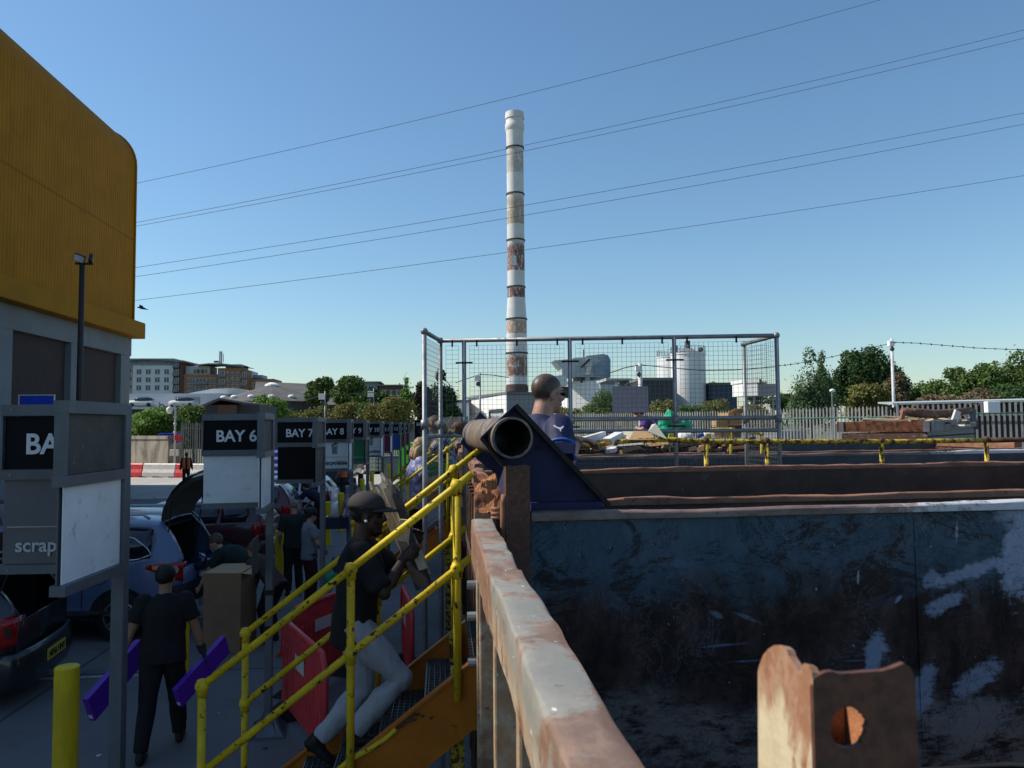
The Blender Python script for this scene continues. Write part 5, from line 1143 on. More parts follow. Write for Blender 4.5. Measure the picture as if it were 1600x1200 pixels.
a = MB(); c = P(1493, 652, 18.4); a.box(c, (.22, .05, .35), (.2, .3, .4)); solo(a, 'board_offcut', 'white_plastic', 'small white offcut sticking up at the right end of the timber heap', 'board', tuple(c))
# low grey boxes behind the fence
block('concrete_block', 1220, 1262, 673, 36, 3, 'bldg_grey', 'low pale concrete block behind the pale palisade fence', 'block', None)
# poles with cameras and barbed cable
def cam_pole(px, pyb, pyt, y, label, mat='pole_white', cab=True, r=.06):
    c = P(px, pyt, y); t = thing('camera_pole', label, 'pole', (c.x, y, 0)); a = MB(); a.tube([(c.x, y, 0), (c.x, y, c.z)], [r*1.2, r], 10); a.build('pole', mat, t, smooth=True)
    s_ = y/30
    a = MB(); a.box((c.x-.11*s_, y-.12, c.z-.22*s_), (.22*s_, .2*s_, .22*s_)); a.build('sensor_box', 'bldg_white', t, bevel=.02)
    a = MB(); a.ell((c.x-.08*s_, y-.15, c.z-.45*s_), .09*s_); a.build('camera', 'shed_dark', t, smooth=True)
    return c
cam_pole(1393, 640, 529, 31, 'white camera pole between the dark round tree and the right bushes')
cam_pole(1000, 640, 568, 50, 'pale camera pole standing behind the lilac notice board', r=.14)
cam_pole(750, 690, 582, 66, 'thin dark camera pole in front of the white building', 'galvanised', r=.07)
cam_pole(508, 665, 611, 62, 'thin camera pole above the hedge, left of the middle trees', 'galvanised', r=.05)
cam_pole(584, 640, 607, 75, 'short camera pole sticking out of the hedge top', 'galvanised', r=.05)
def cable(pts, y, r, label, name='cable', cat='cable', barb=False):
    q_ = [P(px, py, yy) for (px, py), yy in zip(pts, y if isinstance(y, list) else [y]*len(pts))]; a = MB(); a.tube(q_, r, 5)
    if barb:
        for i in range(len(q_)-1):
            for k in range(3): p = q_[i].lerp(q_[i+1], (k+.5)/3); a.box(p, (.03, .03, .09), (0, rng.uniform(-1, 1), 0))
    return solo(a, name, 'cable', label, cat, tuple(q_[0]))
cable([(1213, 572), (1240, 569), (1280, 562), (1320, 553), (1360, 544), (1393, 536)], 31, .013, 'dark barbed cable rising from the mesh fence to the white camera pole', barb=True)
cable([(1393, 535), (1430, 536), (1480, 540), (1530, 544), (1580, 546), (1640, 546)], 30.5, .013, 'dark barbed cable running right from the white camera pole', barb=True)
cable([(712, 598), (735, 590), (750, 585), (770, 586), (795, 590)], 66, .035, 'thin barbed cable strung across the thin dark camera pole', barb=True)
cable([(950, 584), (975, 575), (1000, 570), (1040, 574), (1100, 579), (1150, 578), (1212, 573)], 50, .03, 'thin barbed cable behind the mesh fence at the pale camera pole', barb=True)
cable([(430, 625), (470, 628), (508, 616), (545, 616), (584, 613)], 66, .03, 'thin cable above the hedge between two camera poles')
def sag(x0, y0, x1, y1, s_, n=24): return [(x0+(x1-x0)*k/n, y0+(y1-y0)*k/n+s_*4*(k/n)*(1-k/n)) for k in range(n+1)]
for (x0, y0, x1, y1, s_, lb) in ((90, 312, 1800, -125, 22, 'uppermost overhead power line, running alone'), (90, 370, 1800, -4, 17, 'second overhead power line, upper of the first close pair'), (90, 375, 1800, 10, 17, 'third overhead power line, lower of the first close pair'), (90, 436, 1800, 136, 13, 'fourth overhead power line, upper of the second close pair'), (90, 450, 1800, 154, 13, 'fifth overhead power line, lower of the second close pair'), (90, 484, 1800, 242, 10, 'lowest overhead power line, crossing the middle of the chimney')):
    cable(sag(x0, y0, x1, y1, s_), 95, .028, lb, 'power_line', 'power line')
# left lamp / cctv poles
c = P(274, 640, 56); t = thing('cctv_post', 'white post with a swan neck dome camera and red siren by the boundary wall', 'camera post', (c.x, 56, 0))
a = MB(); a.tube([(c.x, 56, .3), (c.x, 56, c.z), (c.x-.08, 56, c.z+.35), (c.x-.3, 56, c.z+.42), (c.x-.4, 56, c.z+.25)], .07, 10); a.build('post', 'pole_white', t, smooth=True)
a = MB(); a.lathe([(.02, c.z+.22), (.2, c.z+.1), (.2, c.z-.1), (.12, c.z-.25), (.02, c.z-.3)], (c.x-.4, 56, 0), 14); a.build('dome_camera', 'bldg_white', t, smooth=True)
for dz in (-.5, -1.0, -1.6): a = MB(); a.ell((c.x, 56, c.z+dz), (.12, .12, .09)); a.build('collar', 'pole_white', t, smooth=True)
a = MB(); a.tube([(c.x+.28, 55.95, 2.35), (c.x+.28, 55.8, 2.35)], .26, 14); a.build('siren', 'red_plastic', t)
a = MB(); a.span((c.x-.75, 57.2, 1.05), (c.x-.15, 57.45, 1.5)); solo(a, 'meter_box', 'bldg_white', 'white meter box on the boundary wall beside the camera post', 'box', (c.x-.45, 57.3, 1.05), bevel=.02)
c = P(249, 628, 63); t = thing('lamp_post', 'thin grey pole with a ring in front of the left bushes', 'lamp post', (c.x, 63, 0)); a = MB(); a.tube([(c.x, 63, 0), (c.x, 63, c.z)], .06, 8); a.build('pole', 'galvanised', t); a = MB(); a.tube([(c.x+.2+.2*math.cos(k*.7), 63, c.z-.4+.2*math.sin(k*.7)) for k in range(10)], .04, 6); a.build('lamp_ring', 'shed_dark', t)
c = P(268, 678, 60); a = MB(); a.span((c.x-.9, 59.8, 1.5), (c.x+.5, 61, 2.65)); solo(a, 'blue_bin', 'blue_panel', 'blue container top showing over the boundary wall', 'bin', (c.x, 60, 1.5), bevel=.04)
# water filled barriers
yb_ = 49.0
def barrier(px0, px1, mat, label, y=yb_):
    p0, p1 = P(px0, 742, y+(278-px0)*.016), P(px1, 742, y+(278-px1)*.016); d = Vector((p1.x-p0.x, p1.y-p0.y, 0)); L = d.length
    t = thing('road_barrier', label, 'barrier', ((p0.x+p1.x)/2, (p0.y+p1.y)/2, 0), math.atan2(d.y, d.x), 'red and white plastic road barriers')
    a = MB(); a.prism([(-.28, .06), (.28, .06), (.27, .3), (.19, .5), (.15, .80), (.10, .86), (-.10, .86), (-.15, .80), (-.19, .5), (-.27, .3)], (-L/2, 0, 0), (0, -1, 0), (0, 0, 1), -(L-.02)); a.build('body', mat, t, local=True, bevel=.03)
    a = MB()
    for f in (.25, .75): a.span((L*f-L/2-.18, -.3, .004), (L*f-L/2+.18, .3, .058))
    a.build('foot', mat, t, local=True); return t
edges = [(160, 190, 'white_plastic', 'white road barrier half hidden behind the nearest bay sign post'), (190.5, 226, 'red_plastic', 'red road barrier at the left end, by the nearest bay sign post'), (226.5, 277, 'white_plastic', 'long white road barrier between the two red ones, under the wall'), (277.5, 292, 'red_plastic', 'red road barrier behind the person in the orange vest'), (292.5, 325, 'white_plastic', 'white road barrier right of the orange vest, under the gate'), (325.5, 350, 'red_plastic', 'red road barrier behind the BAY 6 panel')]
for e in edges: barrier(*e)
# yard clutter around px 540-660
def ibc(px, y, label):
    p = P(px, 700, y); t = thing('ibc_tank', label, 'tank', (p.x, y, 0)); a = MB(); a.box((p.x, y, .68), (1.0, 1.0, 1.0)); a.build('bottle', 'white_plastic', t, bevel=.08)
    a = MB()
    for k in range(7): 
        for yy in (-.53, .53): a.bar((p.x-.52+k*.173, y+yy, .14), (p.x-.52+k*.173, y+yy, 1.22), .03, .03)
        for xx in (-.53, .53): a.bar((p.x+xx, y-.52+k*.173, .14), (p.x+xx, y-.52+k*.173, 1.22), .03, .03)
    for k in range(5):
        z = .16+k*.26
        for yy in (-.535, .535): a.bar((p.x-.54, y+yy, z), (p.x+.54, y+yy, z), .03, .03)
        for xx in (-.535, .535): a.bar((p.x+xx, y-.54, z), (p.x+xx, y+.54, z), .03, .03)
    a.build('cage', 'galvanised', t); a = MB(); a.span((p.x-.58, y-.58, .004), (p.x+.58, y+.58, .13)); a.build('pallet', 'shed_dark', t)
ibc(583, 50, 'caged white liquid tank on the left beside the bay 9 post'); ibc(602, 50, 'caged white liquid tank right of its twin, under the bay 10 sign')
t = thing('wheelie_bin', 'grey wheelie bin in the sun under the bay 10 sign', 'bin', (P(610, 700, 45).x, 45, 0)); p = P(611, 700, 45)
a = MB(); a.add([(p.x-.35, 44.6, .1), (p.x+.35, 44.6, .1), (p.x+.35, 45.3, .1), (p.x-.35, 45.3, .1), (p.x-.45, 44.5, 1.25), (p.x+.45, 44.5, 1.25), (p.x+.45, 45.4, 1.25), (p.x-.45, 45.4, 1.25)], [(3, 2, 1, 0), (4, 5, 6, 7), (0, 1, 5, 4), (1, 2, 6, 5), (2, 3, 7, 6), (3, 0, 4, 7)]); a.build('body', 'sign_frame', t, bevel=.03)
a = MB(); a.span((p.x-.48, 44.45, 1.26), (p.x+.48, 45.45, 1.34)); a.build('lid', 'sign_frame', t, bevel=.03); a = MB(); a.tube([(p.x-.4, 45.3, .12), (p.x+.4, 45.3, .12)], .11, 10); a.build('wheel', 'black_rubber', t)
t = thing('recycling_bank', 'rounded lime green recycling bank in the sun behind the flowery top', 'recycling bank', (P(640, 700, 46).x, 46, 0)); q0, q1 = P(619, 745, 46), P(668, 696, 46)
a = MB(); prof = [(0, .01)]+[(0, .5), (.02, 1.2)]+[(.06+.7*(1-math.cos(k*.2)), 1.2+.85*math.sin(k*.2)) for k in range(1, 8)]; L = q1.x-q0.x
prof += [(L-x, z) for x, z in prof[::-1]]
a.prism(prof, (q0.x, 46, 0), (1, 0, 0), (0, 0, 1), -1.5); auto_smooth(a.build('body', 'lime_paint', t), 35); a = MB(); a.span((q0.x+.6, 45.94, 1.35), (q1.x-.6, 45.98, 1.6)); a.build('slot', 'black_rubber', t)
for (x, z, y_, rt) in ((545, 0, 56, .3), (556, 0, 57, -.4), (568, 0, 55.5, 1.2), (560, .5, 56.3, .1)):
    p = P(x, 700, y_); t = thing('road_barrier', {545: 'orange barrier at the left of the orange pile behind the bays', 556: 'orange barrier at the back of the orange pile behind the bays', 568: 'orange barrier at the right of the orange pile behind the bays', 560: 'orange barrier tipped on top of the orange pile'}[x], 'barrier', (p.x, y_, z), rt, 'orange plastic barriers in a pile'); a = MB()
    a.prism([(-.25, .0), (.25, .0), (.25, .22), (.15, .4), (.13, .62), (-.13, .62), (-.15, .4), (-.25, .22)], (-.7, 0, 0), (0, -1, 0), (0, 0, 1), -1.4); a.build('body', 'orange_plastic', t, local=True, bevel=.03)
    a = MB(); a.span((-.74, -.1, .2), (-.705, .1, .45)); a.build('end_lug', 'orange_plastic', t, local=True)
    if z: t.rotation_euler = (.3, .2, rt)
def crate(px, y, z, label):
    p = P(px, 700, y); t = thing('blue_crate', label, 'crate', (p.x, y, z), .0, 'stacked blue crates'); a = MB(); w2 = .3
    for (u, v) in (((-w2, -w2, .02), (w2, -w2+.03, .42)), ((-w2, w2-.03, .02), (w2, w2, .42)), ((-w2, -w2+.031, .02), (-w2+.03, w2-.031, .42)), ((w2-.03, -w2+.031, .02), (w2, w2-.031, .42)), ((-w2+.031, -w2+.031, .02), (w2-.031, w2-.031, .05))): a.span(u, v)
    a.build('body', 'blue_panel', t, local=True); a = MB(); a.span((-.2, -w2-.012, .14), (.2, -w2-.002, .30)); a.build('label_plate', 'white_plastic', t, local=True)
for k, nm in enumerate(('bottom', 'second from the bottom', 'third from the bottom', 'top')): crate(431, 50, .43*k, nm.capitalize().replace('Top', 'top').replace('Bottom', 'bottom').replace('Second', 'second').replace('Third', 'third')+' blue crate of the stack right of the BAY 6 sign')
# ------------------------------------------------------------------ trees and bushes
def foliage(name, a, b, c_):
    m = Mat(name); n = m.noise(.35, 4, .6); i = m.island()
    col = m.mix(i, a, b); col = m.mix(n.st(.45, .65)*.7, col, c_); m.color(col); m.rough(.7); m.b.inputs['Specular IOR Level'].default_value = .2
    tr = m.nt.nodes.new('ShaderNodeBsdfTranslucent'); mx = m.nt.nodes.new('ShaderNodeMixShader'); mx.inputs[0].default_value = .28
    m.nt.links.new(col, tr.inputs['Color']); m.nt.links.new(m.b.outputs[0], mx.inputs[1]); m.nt.links.new(tr.outputs[0], mx.inputs[2])
    m.nt.links.new(mx.outputs[0], m.nt.nodes['Material Output'].inputs['Surface']); MT[name] = m.m
foliage('leaf_dark', (0.034, 0.074, 0.022), (0.070, 0.132, 0.037), (0.028, 0.059, 0.022))
foliage('leaf_mid', (0.078, 0.132, 0.031), (0.132, 0.202, 0.050), (0.070, 0.116, 0.031))
foliage('leaf_olive', (0.132, 0.147, 0.037), (0.217, 0.209, 0.062), (0.171, 0.132, 0.046))
foliage('leaf_birch', (0.070, 0.124, 0.054), (0.132, 0.209, 0.093), (0.062, 0.109, 0.046))
foliage('leaf_fresh', (0.093, 0.186, 0.031), (0.186, 0.310, 0.054), (0.093, 0.171, 0.031))
foliage('leaf_copper', (0.031, 0.022, 0.022), (0.062, 0.043, 0.039), (0.028, 0.023, 0.020))
foliage('leaf_dry', (0.155, 0.127, 0.070), (0.232, 0.178, 0.101), (0.101, 0.116, 0.046))
plain('bark', (.10, .08, .06), .9, 0, .25, 3, .4, 8)
TR = random.Random(21)
def leafmass(blobs, n, size, droop=0, spike=0):
    """blobs: (centre, radii); leaves scattered in lumpy shells, light outside and sparse at the rim"""
    a = MB(); tot = sum(r[0]*r[2] for _, r in blobs)
    for c, r in blobs:
        k = int(n*r[0]*r[2]/tot)
        for _ in range(k):
            while True:
                d = Vector((TR.gauss(0, 1), TR.gauss(0, 1), TR.gauss(0, 1)))
                if d.length > .01: break
            d.normalize(); rr = 1-abs(TR.gauss(0, .22)) if TR.random() < .75 else 1+abs(TR.gauss(0, .10))+spike*TR.random()**4
            p = c+Vector((d.x*r[0], d.y*r[1], d.z*r[2]))*rr
            nn = (d*.6+Vector((TR.gauss(0, .6), TR.gauss(0, .6), TR.gauss(0, .6)+.35))).normalized()
            _, u, v = frame(nn, (TR.random()-.5, TR.random()-.5, TR.random()-.5)); s_ = size*TR.uniform(.55, 1.3)
            u = u*s_*.5; v = v*s_*TR.uniform(.25, .5)
            if droop: p2 = p-Vector((0, 0, droop*s_))
            a.add([p-u, p-v*.9, p+u, p+v*.9], [(0, 1, 2, 3)])
    return a
def crown_blobs(c, w, h, d, n, low=.0, shape='round'):
    out = []
    for i in range(n):
        for _ in range(50):
            x, y, z = TR.uniform(-1, 1), TR.uniform(-1, 1), TR.uniform(-1, 1)
            lim = 1 if shape == 'round' else max(.12, (1-z)/2*1.05 if shape == 'cone' else 1)
            if shape == 'round' and x*x+y*y+z*z < .75: break
            if shape == 'cone' and math.hypot(x, y) < lim*.8: break
            if shape == 'hedge' and abs(z) < .8: break
        s_ = TR.uniform(.17, .42) if n > 6 else TR.uniform(.4, .6)
        if shape == 'cone': s_ *= .5+.6*(1-z)/2
        out.append((c+Vector((x*w/2*.78, y*d/2*.78, z*h/2*.78)), (w/2*s_*1.05, d/2*s_*1.05, h/2*s_*.85)))
    return out
def tree(name, label, px0, px1, pyt, pyb, y, leaf, n, size, blobs=12, shape='round', trunk=True, cat='tree', grp=None, spike=.0, zlow=None, depth=None):
    p0, p1 = P(px0, pyt, y), P(px1, pyb, y); w_ = p1.x-p0.x; zt = p0.z; zb = max(0.1, p1.z) if zlow is None else zlow
    cx = (p0.x+p1.x)/2; w_ *= 1.22; zt += .08*(zt-zb); t = thing(name, label, cat, (cx, y, 0), 0, grp); c = Vector((cx, y, (zt+zb)/2)); dp = depth or w_*.8
    bl = crown_blobs(c, w_, zt-zb, dp, int(blobs*1.7), shape=shape); spike += .12
    bl.append((c-Vector((0, 0, (zt-zb)*.08)), (w_*.30, dp*.30, (zt-zb)*.30)))
    if shape == 'cone': bl.append((Vector((cx, y, zt-(zt-zb)*.12)), (w_*.10, w_*.10, (zt-zb)*.11)))
    a = leafmass(bl, int(n*2.3), size*.78, spike=spike); a.build('crown', leaf, t)
    a = MB(); r = max(.06, w_*.025)
    top = Vector((cx+TR.uniform(-.2, .2), y, zb+(zt-zb)*.6))
    a.tube([Vector((cx, y, 0)), Vector((cx+TR.uniform(-.1, .1), y, (zb+.0)*.6+.2)), top], [r, r*.8, r*.3], 8)
    for b, rr in bl[:7]:
        s_ = Vector((cx, y, zb*.7+(zt-zb)*TR.uniform(.1, .35)+.1)); m_ = s_.lerp(b, .55)+Vector((0, 0, .1)); a.tube([s_, m_, b], [r*.45, r*.3, r*.12], 6)
    a.build('trunk', 'bark', t, smooth=True); return t
# left of the chimney
tree('bush', 'bright green bush behind the old wall at the left end', 200, 285, 634, 684, 62, 'leaf_fresh', 4200, .30, 13, cat='bush')
tree('bush', 'dark green bush rising behind the palisade gate', 262, 345, 622, 700, 66, 'leaf_mid', 4200, .30, 12, cat='bush')
tree('tree', 'leafy sapling left of the middle hedge, above the BAY 6 sign', 396, 452, 612, 690, 64, 'leaf_fresh', 2600, .32, 10, spike=.3)
for i, (x0, x1, yt, lf, lb) in enumerate(((418, 480, 630, 'leaf_olive', 'olive hedge bush above the BAY 7 sign'), (468, 530, 632, 'leaf_olive', 'low olive hedge bush above the BAY 8 sign'), (515, 575, 628, 'leaf_olive', 'tawny hedge bush above the bay 9 sign'), (562, 610, 622, 'leaf_mid', 'green hedge bush between the tawny bush and the big round hawthorn'), (574, 645, 612, 'leaf_olive', 'big round hawthorn bush above the bay 12 sign'))):
    tree('bush', lb, x0, x1, yt, 700, 68-1.2*i, lf, 3600, .26, 11, cat='bush', spike=.1, grp='bushes of the hedge')
tree('tree', 'small round tree at the left of the two middle trees', 480, 519, 585, 640, 112, 'leaf_mid', 3600, .55, 13)
tree('tree', 'larger spreading green tree in the middle distance', 517, 580, 588, 645, 106, 'leaf_mid', 5200, .55, 16)
tree('tree', 'dark low tree under the larger spreading tree', 560, 618, 605, 655, 100, 'leaf_dark', 2600, .5, 10)
tree('tree', 'thin feathery sapling left of the mesh panel', 622, 648, 592, 650, 74, 'leaf_fresh', 700, .35, 6, 'cone', spike=.6)
tree('tree', 'dark copper leaved tree behind the mesh panel post', 642, 676, 598, 665, 86, 'leaf_copper', 3000, .42, 10)
tree('tree', 'dark conical evergreen tree behind the mesh fence', 656, 722, 582, 665, 88, 'leaf_dark', 5600, .45, 16, 'cone')
tree('bush', 'small yellow green bush behind the mesh fence near the pipe', 689, 716, 648, 690, 68, 'leaf_olive', 900, .25, 6, cat='bush')
# between man in blue and the right mesh return
for i, (x0, x1, yt, y, lf, lb) in enumerate(((868, 912, 628, 60, 'leaf_olive', 'olive bush right beside the head of the man in blue'), (898, 968, 611, 58, 'leaf_mid', 'tall green bush left of the lilac notice board'), (955, 1012, 622, 61, 'leaf_olive', 'bush mostly behind the lilac notice board'), (1005, 1062, 622, 58, 'leaf_olive', 'bush right of the lilac notice board'), (1052, 1108, 624, 56, 'leaf_mid', 'bush at the foot of the front storage tank'), (1090, 1150, 621, 57, 'leaf_olive', 'bush at the foot of the dark blue shed'), (1140, 1222, 628, 59, 'leaf_olive', 'low bush behind the right mesh return'))):
    tree('bush', lb, x0, x1, yt, 690, y, lf, 3300, .24, 11, cat='bush', spike=.12, grp='bushes behind the palisade fence')
tree('tree', 'small far tree peeping over the dark blue shed', 1108, 1124, 592, 620, 130, 'leaf_mid', 500, .55, 6)
tree('tree', 'far dark tree behind the raised cabin', 1160, 1205, 590, 640, 120, 'leaf_dark', 1500, .5, 8)
tree('tree', 'far low tree right of the raised cabin', 1196, 1246, 612, 645, 125, 'leaf_dark', 1500, .5, 8)
# right hand trees
tree('birch_tree', 'airy pale green birch tree right of the mesh fence', 1228, 1305, 552, 668, 41, 'leaf_birch', 7000, .17, 18, 'cone', spike=.35, depth=2.2)
tree('tree', 'small companion birch leaning against the pale birch', 1262, 1308, 556, 650, 42, 'leaf_birch', 3200, .17, 10, 'cone', spike=.35)
tree('tree', 'big dark green rounded tree left of the white camera pole', 1304, 1392, 536, 668, 46, 'leaf_dark', 12000, .26, 26)
tree('tree', 'dark green tree shoulder behind the white camera pole', 1358, 1424, 572, 665, 47, 'leaf_dark', 5000, .26, 14)
for i, (x0, x1, yt, y, lf, n, lb) in enumerate(((1322, 1392, 598, 36, 'leaf_olive', 4200, 'yellowish bush in front of the dark round tree'), (1380, 1425, 588, 37, 'leaf_dry', 2600, 'dry brown bush right of the white camera pole'), (1410, 1470, 602, 37, 'leaf_mid', 3600, 'green bush between the dry brown bush and the tall spindly one'), (1446, 1512, 592, 36, 'leaf_mid', 4200, 'mid green bush under the spindly sprig'), (1430, 1500, 612, 33.5, 'leaf_dry', 3400, 'low dry bush along the right fence top'), (1500, 1580, 566, 36, 'leaf_mid', 6500, 'high green thicket at the right'), (1545, 1640, 548, 36, 'leaf_mid', 7000, 'highest thicket at the right edge of the photo'), (1490, 1560, 604, 33, 'leaf_dry', 3400, 'brownish low thicket above the right fence'), (1560, 1650, 590, 32, 'leaf_dark', 4200, 'dark thicket at the right edge above the fence'))):
    tree('bush', lb, x0, x1, yt, 668, y, lf, n, .19, 14, cat='bush', spike=.25)
tree('tree', 'thin sprig tree sticking up from the right bushes', 1474, 1512, 571, 604, 37.5, 'leaf_mid', 420, .17, 7, spike=.5)
c = P(1300, 612, 39); t = thing('camera_pole', 'small white lamp on a short pole in front of the dark round tree', 'pole', (c.x, 39, 0)); a = MB(); a.tube([(c.x, 39, 0), (c.x, 39, c.z)], .04, 8); a.build('pole', 'galvanised', t); a = MB(); a.ell((c.x, 38.95, c.z+.05), (.16, .12, .10)); a.build('lamp_head', 'bldg_white', t, smooth=True)
# ------------------------------------------------------------------ cars
def carpaint(name, c, rough=.25):
    m = Mat(name); n = m.noise(3, 5, .6); m.color(m.mix(n.st(.4, .8)*.35, c, tuple(v*.6+.01 for v in c))); m.rough((n*.15)+rough); m.b.inputs['Coat Weight'].default_value = .6; m.b.inputs['Coat Roughness'].default_value = .08; MT[name] = m.m
carpaint('paint_black', (.012, .013, .017)); carpaint('paint_blue', (.12, .165, .29)); carpaint('paint_silver', (.34, .37, .42)); carpaint('paint_maroon', (.065, .008, .012)); carpaint('paint_red', (.11, .010, .016)); carpaint('paint_white', (.55, .57, .60)); carpaint('paint_navy', (.012, .018, .05))
plain('car_glass', (.012, .014, .018), .08, 0, .1, spec=.6)
plain('tinted_blue', (.03, .07, .11), .1, 0, .1, spec=.6)
plain('car_trim', (.010, .010, .011), .6, 0, .1)
plain('car_inner', (.012, .012, .013), .9, 0, .2)
plain('chrome', (.55, .56, .58), .18, .95, .05)
plain('alloy', (.42, .43, .45), .3, .8, .1)
plain('tail_red', (.33, .008, .010), .15, 0, .2, 8, coat=.5)
plain('tail_clear', (.45, .35, .35), .15)
plain('plate_yellow', (.62, .48, .04), .45, 0, .05)
plain('plate_white', (.6, .6, .6), .45, 0, .05)
def interp(tbl, x):
    if x <= tbl[0][0]: return tbl[0][1]
    for (x0, y0), (x1, y1) in zip(tbl, tbl[1:]):
        if x <= x1:
            f = (x-x0)/(x1-x0); f = f*f*(3-2*f) if False else f; return y0+(y1-y0)*f
    return tbl[-1][1]
def car(label, loc, rz, paint, L=4.2, W=1.76, Ht=1.48, style='hatch', boot=True, plate=None, glass='car_glass', gate=62, taildy=0, rails=False, clad=False, spokes=5, lampshape='block'):
    """local axes: nose at +x, tail at 0, y to the left, built by lofting cross sections"""
    t = thing('parked_car', label, 'car', loc, rz, 'cars parked along the bays')
    suv = style == 'suv'; zb = .30 if suv else .22
    belt = [(0, .93), (.25, .98), (L*.5, .93), (L*.75, .90), (L, .74)] if not suv else [(0, 1.08), (.3, 1.10), (L*.5, 1.04), (L*.75, 1.0), (L, .85)]
    roof = [(0, 1.0), (.10, Ht*.80), (.32, Ht*.965), (.7, Ht*.99), (L*.42, Ht), (L*.55, Ht*.975), (L*.62, Ht*.9), (L*.745, .98 if not suv else 1.10), (L*.93, .84 if not suv else .98), (L, .62 if not suv else .75)]
    wid = [(0, .80), (.12, .90), (.5, .98), (L*.4, 1.0), (L*.8, .98), (L*.95, .88), (L, .72)]
    ns = 56; nc = 18; xs = [L*(i/ns) for i in range(ns+1)]
    def section(x):
        b = interp(belt, x); r = max(interp(roof, x), b+.02); w = W/2*interp(wid, x); zb_ = zb+(.14*(1-x/.45) if x < .45 else 0)+(.10*(x-L+.5)/.5 if x > L-.5 else 0)
        cab = r-b; tum = min(1, cab/.45); pts = []
        low = [(0, zb_), (w*.80, zb_), (w*.955, zb_+.06), (w*.985, zb_+.22), (w, b-.26), (w*.992, b-.10), (w*.975, b)]
        rw = w*(.975-.23*tum)
        up = [(w*.975+(rw-w*.975)*f, b+cab*g) for f, g in ((.07, .08), (.38, .45), (.72, .80), (.86, .90))]
        top = [(rw*.93, b+cab*.955), (rw*.80, b+cab*.985), (rw*.5, r), (rw*.25, r+.004), (0, r+.006)]
        return low+up+top
    half = [section(x) for x in xs]; K = len(half[0])
    body = MB(); glassm = {}
    for side in (1, -1):
        vs = [(xs[i], side*p[0], p[1]) for i in range(ns+1) for p in half[i]]
        bf = []; gf = {'rear': [], 'front': [], 'quarter': [], 'screen': []}
        xa, xd, xq = .62, L*.405, L*.60
        for i in range(ns):
            for k in range(K-1):
                f = (i*K+k, (i+1)*K+k, (i+1)*K+k+1, i*K+k+1); f = f if side < 0 else f[::-1]
                xm = (xs[i]+xs[i+1])/2; zm = (half[i][k][1]+half[i][k+1][1])/2; b = interp(belt, xm); cab = interp(roof, xm)-b
                g = None
                if cab > .2 and 7 <= k < 9:
                    if .40 < xm < xa+.28: g = 'quarter'
                    elif xa+.36 < xm < xd+.10: g = 'rear'
                    elif xd+.18 < xm < xq: g = 'front'
                if L*.585 < xm < L*.735 and k >= 10: g = 'screen'
                if boot and xm < .36 and zm > (.78 if not suv else .86) and k >= 11: continue     # the open boot
                (gf[g] if g else bf).append(f)
        body.add(vs, bf)
        for g, ff in gf.items():
            if ff:
                used = sorted({i for f in ff for i in f}); mp = {v: j for j, v in enumerate(used)}
                mb = MB(); mb.add([vs[i] for i in used], [[mp[i] for i in f] for f in ff]); 
                o = mb.build('windscreen' if g == 'screen' else 'side_window', glass, t, local=True, smooth=True)
                so = o.modifiers.new('thick', 'SOLIDIFY'); so.thickness = .006
    # tail and nose closing faces
    h = half[0]; zcut = .70 if not suv else .78
    tail = [(0, p[0], p[1]) for p in h if (p[1] <= zcut+.25 or not boot)]
    n = len(tail); body.add(tail+[(0, -p[1], p[2]) for p in tail], [(i, i+1, n+i+1, n+i) for i in range(n-1)])
    h = half[-1]; nose = [(L, p[0], p[1]) for p in h]; n = len(nose); body.add(nose+[(L, -p[1], p[2]) for p in nose], [(n+i, n+i+1, i+1, i) for i in range(n-1)])
    bo = body.build('body', paint, t, local=True); auto_smooth(bo, 40)
    so = bo.modifiers.new('thick', 'SOLIDIFY'); so.thickness = .02; so.offset = -1
    # arches and wheels
    wr = .345 if suv else .315; xr, xf = .80, L-.86
    for x in (xr, xf):
        for s_ in (1, -1):
            yw = s_*(W/2-.005)
            a = MB(); pr = [((wr+.075)*math.cos(k*math.pi/16), wr+(wr+.06)*math.sin(k*math.pi/16)) for k in range(17)]
            a.add([(x+p, yw*1.004, max(q_, .26)) for p, q_ in pr]+[(x+p, yw*.80, max(q_, .26)) for p, q_ in pr], [tuple(range(17)) if s_ > 0 else tuple(range(17))[::-1]]); a.build('wheel_arch', 'car_inner', t, local=True)
            a = MB(); c = Vector((x, yw, wr)); n = 32
            prof = [(wr*.66, .012), (wr*.72, .02), (wr*.93, .022), (wr, .0), (wr, -.16), (wr*.9, -.19), (wr*.6, -.19)]
            vs = [c+Vector((r_*math.cos(2*math.pi*k/n), s_*d_, r_*math.sin(2*math.pi*k/n))) for r_, d_ in prof for k in range(n)]
            a.add(vs, [(i*n+k, i*n+(k+1) % n, (i+1)*n+(k+1) % n, (i+1)*n+k) for i in range(len(prof)-1) for k in range(n)]); wh = a.build('wheel', 'black_rubber', t, local=True, smooth=True)
            a = MB(); a.add([c+Vector((r_*math.cos(2*math.pi*k/n), s_*d_, r_*math.sin(2*math.pi*k/n))) for r_, d_ in ((wr*.66, .014), (wr*.6, .018), (wr*.58, -.03)) for k in range(n)], [(i*n+k, i*n+(k+1) % n, (i+1)*n+(k+1) % n, (i+1)*n+k) for i in range(2) for k in range(n)])
            for k in range(spokes):
                t_ = 2*math.pi*k/spokes+.3
                for dt in (-.13, .13):
                    a.bar(c+Vector((wr*.10*math.cos(t_), s_*.002, wr*.10*math.sin(t_))), c+Vector((wr*.60*math.cos(t_+dt), s_*.010, wr*.60*math.sin(t_+dt))), .028, .02, (0, 1, 0))
